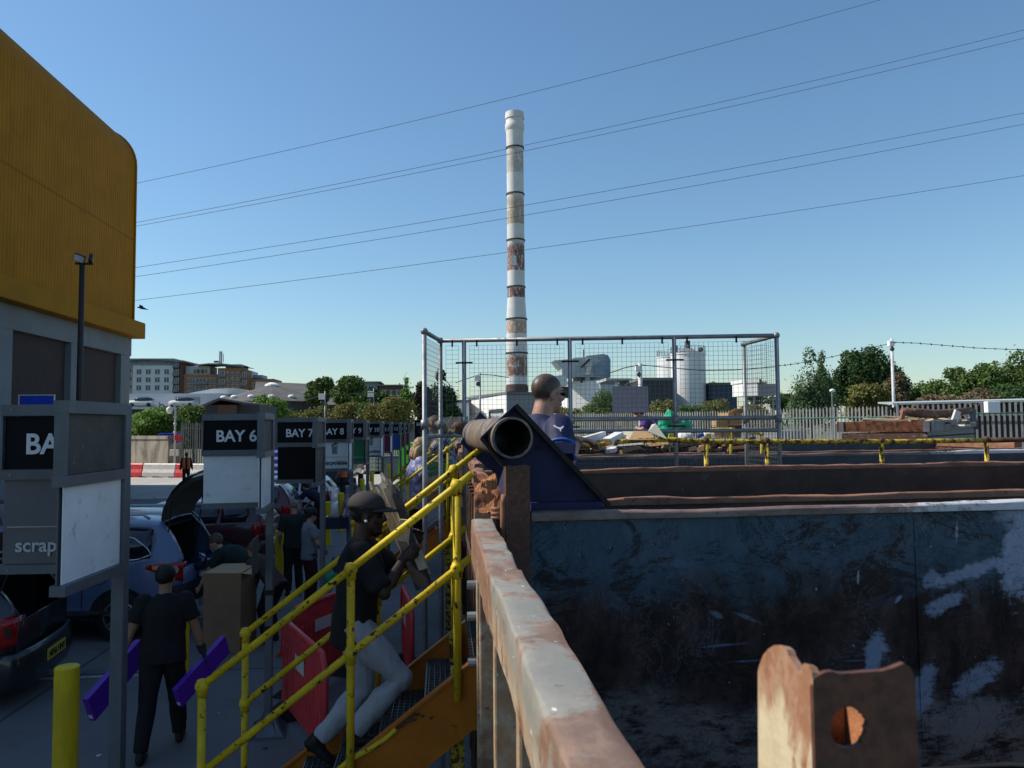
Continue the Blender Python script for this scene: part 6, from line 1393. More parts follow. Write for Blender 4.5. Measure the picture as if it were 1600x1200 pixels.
            a.tube([c+Vector((0, -s_*.02, 0)), c+Vector((0, s_*.012, 0))], wr*.14, 14); a.build('rim', 'alloy', wh, local=True)
            a = MB(); a.tube([c+Vector((0, -s_*.04, 0)), c+Vector((0, -s_*.035, 0))], wr*.58, 24); a.build('brake_disc', 'car_inner', wh, local=True)
    # cut real wheel arches out of the body side with a boolean is avoided: dark liners sit just proud
    zl = interp(belt, .1)
    for s_ in (1, -1):
        def bs(x, k, out=.004): p = section(x)[k]; return Vector((x-out*(x < .1), s_*(p[0]+out), p[1]))
        a = MB()
        if lampshape == 'long':       # pointed lamp running forward from the tail corner
            rows = [(0.0, .80, 1.06), (.06, .82, 1.07), (.14, .86, 1.07), (.24, .91, 1.07), (.36, .96, 1.065), (.46, 1.0, 1.05)]
        else: rows = [(0.0, .70, .99), (.05, .68, 1.0), (.12, .68, 1.0), (.19, .71, .99), (.25, .77, .96)]
        def side_at(x, z):
            sec = section(max(x, .004))
            for k in range(3, 11):
                if sec[k][1] <= z <= sec[k+1][1] or k == 10:
                    f = (z-sec[k][1])/max(1e-6, sec[k+1][1]-sec[k][1]); f = max(0, min(1, f)); return sec[k][0]+(sec[k+1][0]-sec[k][0])*f
        vs = []
        for x, z0, z1 in rows:
            for j in range(5):
                z = z0+(z1-z0)*j/4; vs.append((x-.012 if x < .01 else x, s_*(side_at(x, z)+.014), z))
        inner = [(-.014, s_*(W/2*.80-.20), rows[0][1]+(rows[0][2]-rows[0][1])*j/4) for j in range(5)]; vs = inner+vs
        nr = len(rows)+1; a.add(vs, [(i*5+j, (i+1)*5+j, (i+1)*5+j+1, i*5+j+1) if s_ < 0 else (i*5+j+1, (i+1)*5+j+1, (i+1)*5+j, i*5+j) for i in range(nr-1) for j in range(4)])
        lo = a.build('tail_lamp', 'tail_red', t, local=True, smooth=True); sm = lo.modifiers.new('thick', 'SOLIDIFY'); sm.thickness = .02; sm.offset = -1
        a = MB(); rr_ = rows[2]; a.tube([(rr_[0]*.6, s_*(side_at(.07, (rr_[1]+rr_[2])/2)+.010), (rr_[1]+rr_[2])/2), (rr_[0]*.6, s_*(side_at(.07, (rr_[1]+rr_[2])/2)+.022), (rr_[1]+rr_[2])/2)], .055, 16); a.build('reversing_lens', 'car_trim' if lampshape != 'long' else 'tail_clear', lo, local=True)
        a = MB(); a.tube([(L-.12, s_*W*.30, .66), (L-.3, s_*W*.41, .72)], .09, 10); a.build('headlight', 'tail_clear', t, local=True)
        a = MB(); a.ell((L*.64, s_*(W/2+.08), interp(belt, L*.64)+.10), (.07, .11, .075)); a.build('door_mirror', paint, t, local=True, smooth=True)
        for xh in (L*.33, L*.54): a = MB(); a.bar((xh, s_*(W/2+.012), .86 if not suv else .95), (xh+.20, s_*(W/2+.012), .865 if not suv else .955), .025, .028, (0, 1, 0)); a.build('door_handle', paint if not suv else 'chrome', t, local=True)
        a = MB()
        for xh in (L*.285, L*.47, L*.675): a.bar((xh, s_*(W/2+.0005), .40), (xh-.0, s_*(W/2*.985+.003), (.82 if not suv else .95)), .008, .006, (0, 1, 0))
        a.build('door_gap', 'car_trim', t, local=True)
        if suv:
            q_ = [(x, s_*(side_at(x, interp(belt, x)+dz)+.008), interp(belt, x)+dz) for x, dz in ((2.6, .02), (1.6, .02), (1.0, .02), (.58, .04), (.40, .10), (.48, .20), (.66, .33), (.9, .40))]
            a = MB(); a.tube(q_, .013, 6); a.build('window_trim', 'chrome', t, local=True, smooth=True)
            a = MB(); a.bar((.9, s_*(W/2+.008), .42), (L-1.2, s_*(W/2+.008), .42), .05, .10, (0, 1, 0)); a.build('sill_trim', 'chrome', t, local=True)
            a = MB(); c = Vector((1.08, s_*(W/2+.004), .90)); a.tube([c+Vector((.1*math.cos(k*.3142), 0, .1*math.sin(k*.3142))) for k in range(21)], .004, 5); a.build('fuel_flap', 'car_trim', t, local=True)
        if rails: a = MB(); a.tube([(.5, s_*W*.36, Ht-.02), (.6, s_*W*.365, Ht+.05), (L*.5, s_*W*.37, Ht+.055), (L*.55, s_*W*.365, Ht+.0)], .022, 8); a.build('roof_rail', 'paint_silver', t, local=True, smooth=True)
    # bumper
    a = MB(); hb = W/2*.86; zz = .42 if not suv else .55
    a.loft([(.12, -hb-.07, zz), (-.02, -hb, zz), (-.085, -hb*.6, zz), (-.10, 0, zz), (-.085, hb*.6, zz), (-.02, hb, zz), (.12, hb+.07, zz)], [(.20, .03)]+[(.21, .055)]*5+[(.20, .03)], (0, 0, 1), 14); bp = a.build('bumper', paint if not suv else 'car_trim', t, local=True, smooth=True)
    if clad: a = MB(); a.bar((-.14, -hb*.7, zz-.12), (-.14, hb*.7, zz-.12), .05, .12); a.build('skid_plate', 'alloy', t, local=True)
    if plate:
        zp = zz+.04; a = MB(); a.box((-.158, 0, zp), (.012, .52, .125)); pl = a.build('number_plate', 'plate_yellow', t, local=True)
        me = text_mesh(plate, .105, .002)
        w_ = max(q_.co.x for q_ in me.vertices)
        for q_ in me.vertices: c = q_.co.copy(); q_.co = Vector((-.166-c.z, .47/2-c.x*.47/w_, zp-.038+c.y))
        me.materials.append(MT['car_trim']); o = bpy.data.objects.new('lettering', me); COL.objects.link(o); o.parent = pl
    # boot and tailgate
    b1 = interp(belt, .1); hy = W/2*.66
    a = MB()
    a.add([(.30, -hy, .62), (1.3, -hy, .62), (1.3, hy, .62), (.30, hy, .62), (.30, -hy-.05, Ht-.16), (1.3, -hy, Ht-.12), (1.3, hy, Ht-.12), (.30, hy+.05, Ht-.16)], [(0, 1, 2, 3), (1, 5, 6, 2), (0, 4, 5, 1), (3, 2, 6, 7), (4, 7, 6, 5)])
    a.add([(.04, -hy, .66), (.3, -hy, .64), (.3, hy, .64), (.04, hy, .66)], [(0, 1, 2, 3)]); a.build('boot_lining', 'car_inner', t, local=True)
    hx, hz = .36, Ht*.975
    M_ = Matrix.Rotation(R(gate), 3, 'Y') if boot else Matrix.Identity(3)
    def gpnt(x, y, z): return Vector((hx, 0, hz))+M_ @ Vector((x, y, z))
    # gate shape hanging from the hinge when shut
    rows = [(-.01, 0, .58), (-.14, -.12, .66), (-.26, -.32, .73), (-.33, -.52, .78), (-.37, -.68, .74), (-.36, -.80, .62)]
    a = MB(); o_v = []; i_v = []
    for x, z, wv in rows:
        for j in range(9): y = wv*W/1.76*(j/4-1); bow = .05*(1-(j/4-1)**2); o_v.append(gpnt(x-bow, y, z)); i_v.append(gpnt(x-bow+.06, y*.94, z))
    def grid(base, flip, i0, i1, j0, j1): return [((base+i*9+j, base+(i+1)*9+j, base+(i+1)*9+j+1, base+i*9+j+1)[::-1 if flip else 1]) for i in range(i0, i1) for j in range(j0, j1)]
    n9 = len(o_v); outf = [f for f in grid(0, False, 0, 5, 0, 8) if not (9 <= f[0] < 27 and 1 <= f[0] % 9 <= 6)]
    edge = []
    ring = [i for i in range(9)]+[9*i+8 for i in range(1, 6)]+[45+j for j in range(7, -1, -1)]+[9*i for i in range(4, 0, -1)]
    for k in range(len(ring)): p, q_ = ring[k], ring[(k+1) % len(ring)]; edge.append((p, q_, n9+q_, n9+p))
    a.add(o_v, outf); gt = a.build('tailgate', paint, t, local=True); auto_smooth(gt, 50)
    a = MB(); a.add(o_v+i_v, grid(n9, True, 0, 5, 0, 8)+edge); a.build('tailgate_lining', 'car_trim' if not suv else 'tailgate_lining', gt, local=True)
    a = MB(); a.add([o_v[9*i+j] for i in (1, 2, 3) for j in range(1, 8)], [(i*7+j, (i+1)*7+j, (i+1)*7+j+1, i*7+j+1) for i in range(2) for j in range(6)]); a.build('rear_window', glass, gt, local=True)
    if boot:
        for s_ in (1, -1): a = MB(); a.tube([(.30, s_*hy*1.02, 1.0), gpnt(-.22, s_*.66, -.30)], .011, 6); a.build('gas_strut', 'car_trim', t, local=True)
    return t
plain('tailgate_lining', (.055, .046, .036), .8, 0, .2)
car('black hatchback with its boot open and a red tail lamp, lower left', (-4.62, 9.5, .004), R(186), 'paint_black', plate='NF56 HNV', gate=84)
car('blue grey estate-like tall car with its tailgate up behind the man with purple boxes', (-3.72, 12.35, .004), R(178), 'paint_blue', L=4.65, W=1.80, Ht=1.70, style='suv', lampshape='long', rails=True, clad=True, gate=114, spokes=6)
car('silver car with raised tailgate parked behind the blue grey tall car', (-4.6, 15.0, .004), R(179), 'paint_silver', Ht=1.55, gate=116)
car('dark maroon car hidden behind the BAY 6 sign', (-3.75, 17.6, .004), R(180), 'paint_maroon', Ht=1.44, boot=False)
car('dark red hatchback with blue tinted windows between the bay 6 and 7 signs', (-3.95, 21.6, .004), R(181), 'paint_red', Ht=1.5, boot=False, glass='tinted_blue')
car('white car with a rounded tail behind the dark clothed bending person', (-3.45, 25.3, .004), R(178), 'paint_white', Ht=1.46, boot=False)
car('maroon car in the far lane at the left edge of the photo', (-8.75, 17.3, .004), R(177), 'paint_maroon', Ht=1.5, boot=False)
# dark blue van behind the bay 8 sign
t = thing('parked_van', 'dark blue van standing behind the bay 8 sign', 'van', (-4.85, 35, .004), R(90))
a = MB(); a.loft([(0, 0, 1.25), (.08, 0, 1.25), (3.0, 0, 1.27), (3.7, 0, 1.2), (4.6, 0, .85), (5.0, 0, .75)], [(.80, .92), (.88, 1.0), (.9, 1.02), (.88, .95), (.84, .52), (.7, .35)], (0, 1, 0), 20); auto_smooth(a.build('body', 'paint_navy', t, local=True), 40)
for s_ in (1, -1):
    a = MB(); a.span((-.012, s_*.10, 1.35), (-.004, s_*.62, 1.95)); a.build('rear_window', 'car_glass', t, local=True)
    a = MB(); a.span((-.03, s_*.70, .85), (-.004, s_*.80, 1.25)); a.build('tail_lamp', 'tail_red', t, local=True)
    for x in (.8, 4.1): a = MB(); a.tube([(x, s_*.92, .34), (x, s_*.70, .34)], .34, 20); a.build('wheel', 'black_rubber', t, local=True)
a = MB(); a.span((-.1, -.85, .40), (-.003, .85, .58)); a.build('bumper', 'car_trim', t, local=True, bevel=.02)
# rubbish in the boot of the tall car
for i, (dx, dy, dz, r_, mt, lb) in enumerate(((.10, -.25, .98, .13, 'paint_navy', 'blue bundle stuffed in the open boot of the tall car'), (-.02, -.05, .82, .16, 'board_white', 'white bag spilling from the open boot of the tall car'), (.12, .3, .90, .2, 'paint_navy', 'dark blue sack in the open boot of the tall car'))):
    c = Vector((-3.72-dx+.18, 12.35+dy, dz)); a = MB(); a.ell(c, (r_*1.1, r_, r_*.9), None, 16, 12)
    a.v = [tuple(Vector(p)+(Vector(p)-c).normalized()*(noise.noise(Vector(p)*8)*.09+noise.noise(Vector(p)*21)*.04)) for p in a.v]
    solo(a, 'rubbish_sack', mt, lb, 'sack', (c.x, c.y, c.z-r_), smooth=True)
# ------------------------------------------------------------------ people
plain('skin_light', (.42, .24, .17), .55, 0, .08, 20)
plain('skin_tan', (.30, .16, .10), .55, 0, .08, 20)
plain('skin_brown', (.12, .060, .038), .5, 0, .1, 20)
plain('skin_dark', (.045, .022, .015), .45, 0, .1, 20)
plain('hair_black', (.010, .008, .007), .6, 0, .3, 30, .3, 80)
plain('hair_brown', (.10, .06, .035), .6, 0, .35, 30, .4, 80)
plain('hair_blond', (.28, .19, .10), .6, 0, .4, 25, .5, 60)
plain('hair_grey', (.20, .18, .16), .6, 0, .3, 30, .3, 80)
plain('hair_stubble', (.085, .05, .038), .7, 0, .25, 40)
plain('cloth_black', (.009, .009, .011), .85, 0, .25, 8, .15, 90)
plain('cloth_navy', (.010, .012, .026), .85, 0, .2, 8, .15, 90)
plain('cloth_royal', (.008, .012, .062), .7, 0, .15, 8, .1, 90)
plain('cloth_sky', (.03, .12, .45), .7, 0, .1, 8)
plain('cloth_grey', (.20, .21, .24), .85, 0, .12, 8, .15, 90)
plain('cloth_jogger', (.33, .355, .41), .85, 0, .12, 8, .15, 90)
plain('cloth_maroon', (.05, .010, .014), .85, 0, .2, 8)
plain('cloth_green', (.010, .022, .018), .85, 0, .2, 8)
plain('cloth_lavender', (.34, .33, .48), .85, 0, .1, 8)
plain('cloth_purple', (.085, .03, .20), .85, 0, .15, 8)
plain('cloth_orange', (.62, .12, .035), .7, 0, .1, 8)
plain('cloth_cap', (.038, .032, .032), .85, 0, .2, 10)
plain('cloth_brown', (.06, .032, .025), .85, 0, .2, 8)
plain('shoe_black', (.010, .010, .010), .6)
plain('glove_dark', (.03, .03, .03), .8)
plain('glove_yellow', (.50, .55, .05), .7, 0, .1)
plain('lens_dark', (.006, .006, .007), .1, spec=.7)
def floral():
    m = Mat('cloth_floral'); a_ = m.noise(16, 4, .7); b_ = m.noise(9, 4, .7, loc=(5, 5, 5))
    c = m.mix(a_.st(.44, .50), (.40, .41, .55), (.16, .18, .36)); c = m.mix(b_.st(.56, .60), c, (.50, .48, .55)); c = m.mix(m.noise(20, 3, .6, loc=(2, 8, 1)).st(.64, .68), c, (.45, .20, .28)); m.color(c); m.rough(.8); MT['cloth_floral'] = m.m
    m = Mat('cloth_pattern'); a_ = m.noise(14, 4, .7); m.color(m.mix(a_.st(.47, .55), (.03, .03, .05), (.34, .33, .36))); m.rough(.85); MT['cloth_pattern'] = m.m
floral()
def ik(a, b, l1, l2, pole):
    a = Vector(a); b = Vector(b); d = b-a; L = min(d.length, (l1+l2)*.999); d.normalize()
    x = (l1*l1-l2*l2+L*L)/(2*L); h = math.sqrt(max(1e-6, l1*l1-x*x)); p = Vector(pole); p = (p-d*p.dot(d)).normalized()
    return a+d*x+p*h, a+d*L
def remesh(mb, name, mat, parent, vox, smooth_it=3, fold=0, seed=0, ffreq=9, sub=False):
    me = bpy.data.meshes.new('tmp'); me.from_pydata(mb.v, [], mb.f); me.update()
    bm = bmesh.new(); bm.from_mesh(me); bmesh.ops.recalc_face_normals(bm, faces=bm.faces); bm.to_mesh(me); bm.free()
    o = bpy.data.objects.new('tmp', me); COL.objects.link(o)
    rm = o.modifiers.new('r', 'REMESH'); rm.mode = 'VOXEL'; rm.voxel_size = vox; rm.adaptivity = 0
    sm = o.modifiers.new('s', 'SMOOTH'); sm.factor = .5; sm.iterations = smooth_it
    out = evaluated(o, name); bpy.data.objects.remove(o)
    if fold:
        nr = [v.normal.copy() for v in out.vertices]
        for v, n_ in zip(out.vertices, nr):
            p = v.co; f = noise.noise(Vector((p.x*ffreq, p.y*ffreq, p.z*ffreq*.55+seed)))+.5*noise.noise(Vector((p.x*ffreq*2.3, p.y*ffreq*2.3, p.z*ffreq*1.6+seed)))
            v.co = p+n_*(f*fold)
    out.polygons.foreach_set('use_smooth', [True]*len(out.polygons))
    out.materials.clear(); out.materials.append(MT[mat]); 
    o = bpy.data.objects.new(name, out); COL.objects.link(o); o.parent = parent; return o
def hand(mb, w, d, palm_n, thumb, s=1.0, curl=.5):
    """palm plus five bent fingers; d: pointing direction, palm_n: palm normal, thumb: side of the thumb"""
    d = Vector(d).normalized(); pn_ = Vector(palm_n); pn_ = (pn_-d*pn_.dot(d)).normalized(); sd_ = d.cross(pn_); sd_ = sd_ if sd_.dot(Vector(thumb)) > 0 else -sd_
    w = Vector(w); mb.loft([w-d*.01*s, w+d*.03*s, w+d*.075*s, w+d*.095*s], [(.026*s, .018*s), (.036*s, .017*s), (.042*s, .015*s), (.040*s, .012*s)], sd_, 10)
    for k, (off, L) in enumerate(((.030, .072), (.010, .080), (-.011, .075), (-.030, .058))):
        p = w+d*.088*s+sd_*off*s; pts = [p-d*.015*s, p]; dd = d.copy(); ax = None
        for j in range(3):
            ang = curl*(.7+.25*j); dd = (dd*math.cos(ang)+pn_*math.sin(ang)).normalized(); pn2 = pn_
            pts.append(pts[-1]+dd*L*s*(.42, .32, .26)[j]); pn_k = (pn_-dd*pn_.dot(dd)); pn_k = pn_k.normalized() if pn_k.length > .1 else (-d)
            d_prev = dd
        mb.tube(pts, [.0095*s, .0095*s, .009*s, .0082*s, .0065*s], 7)
    p = w+d*.03*s+sd_*.034*s; mb.tube([w+d*.02*s+sd_*.02*s, p+d*.01*s+sd_*.008*s, p+d*.04*s+sd_*.016*s+pn_*.010*s, p+d*.062*s+sd_*.012*s+pn_*.024*s], [.013*s, .012*s, .010*s, .008*s], 7)
def person(label, loc, rz, h=1.75, top='cloth_black', bottom='cloth_black', skin='skin_light', hair='hair_black', hairstyle='short', lean=(0, 0), twist=0, pelvis=None, feet=((-.10, 0), (.10, 0)), footz=(0, 0), heel=(0, 0), hands=((-.30, .10, .80), (.30, .10, .80)), epole=((-.4, -1, -.1), (.4, -1, -.1)), hdir=None, hyaw=0, hpitch=0, vox=.013, girth=1.0, sleeve=.5, sleeveless=False, leg=1.0, glove=None, shoe='shoe_black', curl=.6, kpole=((0, 1, 0), (0, 1, 0)), palm=((1, 0, 0), (-1, 0, 0)), shirt_len=.10, feminine=False, neck=0, hs=1.0, folds=.008):
    t = thing('person', label, 'person', loc, rz)
    s = h/1.75; g = girth; V = Vector
    pel = V(pelvis)*1.0 if pelvis else V((0, 0, .95))
    pel = pel*s
    lx, ly = lean                          # forward lean (radians about x), side lean
    T = V((math.sin(ly), math.sin(lx), math.cos(lx)*math.cos(ly))).normalized()
    fw = V((0, math.cos(lx), -math.sin(lx))); S_ = V((math.cos(twist), math.sin(twist), 0)); S_ = (S_-T*S_.dot(T)).normalized(); Fd = T.cross(S_)
    waist = pel+T*.16*s; chest = pel+T*.34*s+Fd*.015; nb = pel+T*.52*s
    shd = [nb-T*.06*s-S_*.175*s*(.9 if feminine else 1)*(1+.35*(g-1)), nb-T*.06*s+S_*.175*s*(.9 if feminine else 1)*(1+.35*(g-1))]
    hips = [pel-V((.085*s, 0, .02)), pel+V((.085*s, 0, -.02))]
    l1, l2 = .43*s, .42*s
    ank = [V((feet[i][0]*s, feet[i][1]*s, (.085+heel[i])*s+footz[i])) for i in (0, 1)]
    knee = [];
    for i in (0, 1):
        k_, e_ = ik(hips[i], ank[i], l1, l2, kpole[i]); knee.append(k_); ank[i] = e_
    u1, u2 = .295*s, .255*s; elb = []; wri = []
    for i in (0, 1):
        k_, e_ = ik(shd[i], V(hands[i])*s if not isinstance(hands[i], Vector) else hands[i], u1, u2, epole[i]); elb.append(k_); wri.append(e_)
    Hd = Euler((-hpitch, 0, hyaw)).to_matrix() ; nk = T*.055*s; hc = nb+nk+V((0, .030*s, .090*s*hs))+V((0, math.sin(max(0, hpitch))*.03, 0))
    b = MB()
    b.loft([pel-T*.10*s, pel-T*.03*s, waist, chest, nb-T*.10*s, nb-T*.035*s, nb+T*.005*s], [(.10*s*g, .09*s*g), (.165*s*g, .115*s*g), (.145*s*g*(.88 if feminine else 1), .105*s*g), (.17*s*g, .125*s*g), (.165*s*(.9 if feminine else 1), .105*s), (.11*s, .075*s), (.055*s, .055*s)], S_, 18)
    if feminine:
        for q_ in (-1, 1): b.ell(chest+S_*.075*s*q_+Fd*.10*s*g, (.065*s*g,)*3)
    b.loft([nb-T*.05*s, nb+nk*.4, hc-V((0, .02*s, .04*s))], [(.066*s*(1+.5*(g-1)), .064*s), (.058*s*(1+.6*(g-1)), .060*s*(1+.5*(g-1))), (.056*s*(1+.6*(g-1)), .060*s)], S_, 14)
    sh = s*hs
    hv = lambda x, y, z: hc+Hd @ V((x*sh, y*sh, z*sh))
    b.ell(hv(0, -.012, .035), (.077*sh, .097*sh, .090*sh), Hd, 18, 12); b.ell(hv(0, .022, -.045), (.060*sh, .070*sh, .078*sh), Hd, 16, 10)
    b.ell(hv(0, .062, -.092), (.030*sh, .025*sh, .022*sh), Hd); b.loft([hv(0, .083, .02), hv(0, .106, -.025), hv(0, .085, -.042)], [(.010*sh, .010*sh), (.017*sh, .016*sh), (.014*sh, .008*sh)], Hd @ V((1, 0, 0)), 8)
    b.ell(hv(0, .078, .028), (.052*sh, .016*sh, .011*sh), Hd); b.ell(hv(0, .087, -.064), (.024*sh, .010*sh, .009*sh), Hd)
    for q_ in (-1, 1): b.ell(hv(q_*.079, -.008, -.012), (.010*sh, .020*sh, .032*sh), Hd); b.ell(hv(q_*.045, .058, -.022), (.022*sh, .02*sh, .02*sh), Hd)
    for i in (0, 1):
        f_ = 1+.55*(g-1)
        b.loft([shd[i], shd[i].lerp(elb[i], .5), elb[i], elb[i].lerp(wri[i], .3), wri[i]], [(.058*s*f_, .055*s*f_), (.052*s*f_, .05*s*f_), (.042*s*f_, .042*s*f_), (.045*s*f_, .043*s*f_), (.028*s, .025*s)], (0, 1, .2), 12)
        b.ell(shd[i], .062*s*f_); b.ell(elb[i], .042*s*f_)
        hd = (hdir[i] if hdir and hdir[i] else (wri[i]-elb[i]))
        if not glove: hand(b, wri[i], hd, palm[i], (0, 1, .4), s, curl)
        b.loft([hips[i]+V((0, 0, .03)), hips[i].lerp(knee[i], .45), knee[i], knee[i].lerp(ank[i], .3), ank[i]], [(.088*s*g, .092*s*g), (.078*s*f_, .08*s*f_), (.056*s, .058*s), (.055*s, .06*s), (.036*s, .04*s)], (1, 0, 0), 12)
        b.ell(knee[i], .056*s)
    remesh(b, 'body', skin, t, vox, 3)
    # clothes
    c = MB(); m_ = .018*s
    hem = pel-T*shirt_len*s
    c.loft([hem, pel, waist, chest, nb-T*.09*s, nb-T*.03*s, nb+T*.012*s], [(.172*s*g+m_, .125*s*g+m_), (.168*s*g+m_, .122*s*g+m_), (.150*s*g*(.92 if feminine else 1)+m_*1.3, .112*s*g+m_), (.172*s*g+m_, .13*s*g+m_), (.172*s*(.9 if feminine else 1)+m_, .108*s+m_), (.115*s+m_, .078*s+m_*.8), (.064*s, .064*s)], S_, 20)
    if feminine:
        for q_ in (-1, 1): c.ell(chest+S_*.075*s*q_+Fd*.10*s*g, (.07*s*g+m_*.5,)*3)
    if not sleeveless:
        for i in (0, 1):
            f_ = 1+.55*(g-1); e1 = shd[i].lerp(elb[i], min(1, sleeve*1.6)); pts = [shd[i]-T*.0, shd[i].lerp(e1, .5), e1]; rr = [(.062*s*f_+m_*.8,)*2, (.060*s*f_+m_,)*2, (.054*s*f_+m_*1.15,)*2]
            if sleeve > .65: e2 = elb[i].lerp(wri[i], (sleeve-.62)/.38); pts += [e2]; rr += [(.036*s*f_+m_*.7,)*2]
            c.loft(pts, rr, (0, 1, .2), 14); c.ell(shd[i], .064*s*f_+m_*.7)
    remesh(c, 'shirt', top, t, vox, 3, folds, rng.random()*50)
    c = MB(); m_ = .016*s
    c.loft([pel-T*.11*s, pel-T*.05*s, pel+T*.05*s], [(.12*s*g, .10*s*g), (.168*s*g+m_*.6, .12*s*g+m_*.6), (.160*s*g+m_*.4, .115*s*g+m_*.4)], S_, 18)
    for i in (0, 1):
        f_ = 1+.55*(g-1); e = knee[i].lerp(ank[i], max(0, (leg-.5)*2)*.97) if leg > .5 else hips[i].lerp(knee[i], leg*2)
        pts = [hips[i]+V((0, 0, .04)), hips[i].lerp(knee[i], .45)]; rr = [(.092*s*g+m_,)*2, (.082*s*f_+m_,)*2]
        if leg > .5: pts += [knee[i], knee[i].lerp(ank[i], .4), e]; rr += [(.060*s+m_*1.1,)*2, (.060*s+m_*1.1,)*2, (.046*s+m_,)*2]
        else: pts += [e]; rr += [(.07*s*f_+m_*1.5,)*2]
        c.loft(pts, rr, (1, 0, 0), 14); 
        if leg > .5: c.ell(knee[i], .061*s+m_)
    remesh(c, 'trousers', bottom, t, vox, 3, folds, rng.random()*50, 10)
    for i in (0, 1):
        a_ = ank[i]; c = MB(); tip = V((0, 1, 0)) if heel[i] < .04 else V((0, .80, -.6)).normalized(); dn = V((0, 0, -1)) if heel[i] < .04 else V((0, -.6, -.8))
        c.loft([a_+V((0, 0, .03))-tip*.0, a_+dn*.02*s-tip*.02*s, a_+dn*.055*s+tip*.02*s], [(.040*s, .045*s), (.042*s, .055*s), (.040*s, .065*s)], (1, 0, 0), 12)
        c.loft([a_+dn*.045*s-tip*.068*s, a_+dn*.05*s-tip*.05*s, a_+dn*.05*s+tip*.03*s, a_+dn*.058*s+tip*.12*s, a_+dn*.062*s+tip*.175*s, a_+dn*.066*s+tip*.19*s], [(.024*s, .022*s), (.036*s, .034*s), (.042*s, .036*s), (.046*s, .027*s), (.036*s, .020*s), (.018*s, .012*s)], (1, 0, 0), 14)
        remesh(c, 'shoe', shoe, t, max(.009, vox*.8), 1)
        if glove:
            c = MB(); hand(c, wri[i], (hdir[i] if hdir and hdir[i] else (wri[i]-elb[i])), palm[i], (0, 1, .4), s*1.12, curl); c.tube([wri[i], wri[i].lerp(elb[i], .35)], [.034*s, .044*s], 12); remesh(c, 'glove', glove, t, .007, 2)
    # hair
    c = MB()
    if hairstyle in ('short', 'crop', 'bun', 'long', 'curly'):
        e = {'crop': .0035, 'short': .012, 'bun': .014, 'long': .02, 'curly': .03}[hairstyle]
        n_u, n_v = 24, 14; vs = []
        for iv in range(n_v+1):
            el = math.pi/2-iv/n_v*math.pi*.78
            for iu in range(n_u):
                az = 2*math.pi*iu/n_u; front = max(0, math.sin(az)); lim = (math.pi*.5-.95)+front*.55 if False else None
                x, y, z = math.cos(az)*math.cos(el), math.sin(az)*math.cos(el), math.sin(el)
                zmin = -.88+max(0, y+.35)*1.06+ (.0 if hairstyle != 'long' else -.1)
                if z < zmin: z = zmin
                q_ = math.sqrt(max(0, 1-z*z)); r_ = math.hypot(x, y) or 1; x, y = x/r_*q_, y/r_*q_
                k_ = 1+noise.noise(V((x*5, y*5, z*5+h)))*(.06 if hairstyle != 'crop' else .01)
                vs.append(hv(x*(.077+e)*k_, -.012+y*(.097+e)*k_, .035+z*(.090+e)*k_))
        c.add(vs, [(i*n_u+k, i*n_u+(k+1) % n_u, (i+1)*n_u+(k+1) % n_u, (i+1)*n_u+k)[::-1] for i in range(n_v) for k in range(n_u)])
        if hairstyle == 'bun': c.ell(hv(0, -.115, .045), (.045*sh, .04*sh, .045*sh)); c.ell(hv(0, -.07, -.03), (.055*sh, .05*sh, .05*sh))
        if hairstyle in ('long', 'curly'):
            for x in (-.07, -.035, 0, .035, .07):
                pts = [hv(x, -.06+abs(x)*.5, .03), hv(x*1.25, -.105+abs(x)*.6, -.05), hv(x*1.35, -.11+abs(x)*.6, -.14), hv(x*1.2, -.10+abs(x)*.5, -.19)]; c.tube(pts, [.045*sh, .05*sh, .046*sh, .022*s], 9)
            for q_ in (-1, 1): c.tube([hv(q_*.06, .03, .08), hv(q_*.088, .03, .0), hv(q_*.09, .02, -.09)], [.028*sh, .03*sh, .018*s], 8)
        o = c.build('hair', hair, t, local=True, smooth=True)
        if hairstyle == 'curly':
            me = o.data
            for v in me.vertices: v.co += V((noise.noise(v.co*28), noise.noise(v.co*28+V((7, 0, 0))), noise.noise(v.co*28+V((0, 9, 0)))))*.022
    return t, dict(hv=hv, wri=wri, elb=elb, shd=shd, hc=hc, Hd=Hd, chest=chest, S=S_, F=Fd, T=T, nb=nb, s=s, pel=pel, knee=knee, ank=ank)
def glasses(t, q, name='sunglasses', mat='lens_dark'):
    hv = q['hv']; c = MB()
    for s_ in (-1, 1): c.ell(hv(s_*.034, .088, .008), (.026*q['s'], .007*q['s'], .019*q['s']), q['Hd'], 12, 8); c.bar(hv(s_*.060, .075, .014), hv(s_*.080, -.01, .008), .006, .008)
    c.bar(hv(-.05, .093, .016), hv(.05, .093, .016), .005, .006); return c.build(name, mat, t, local=True)
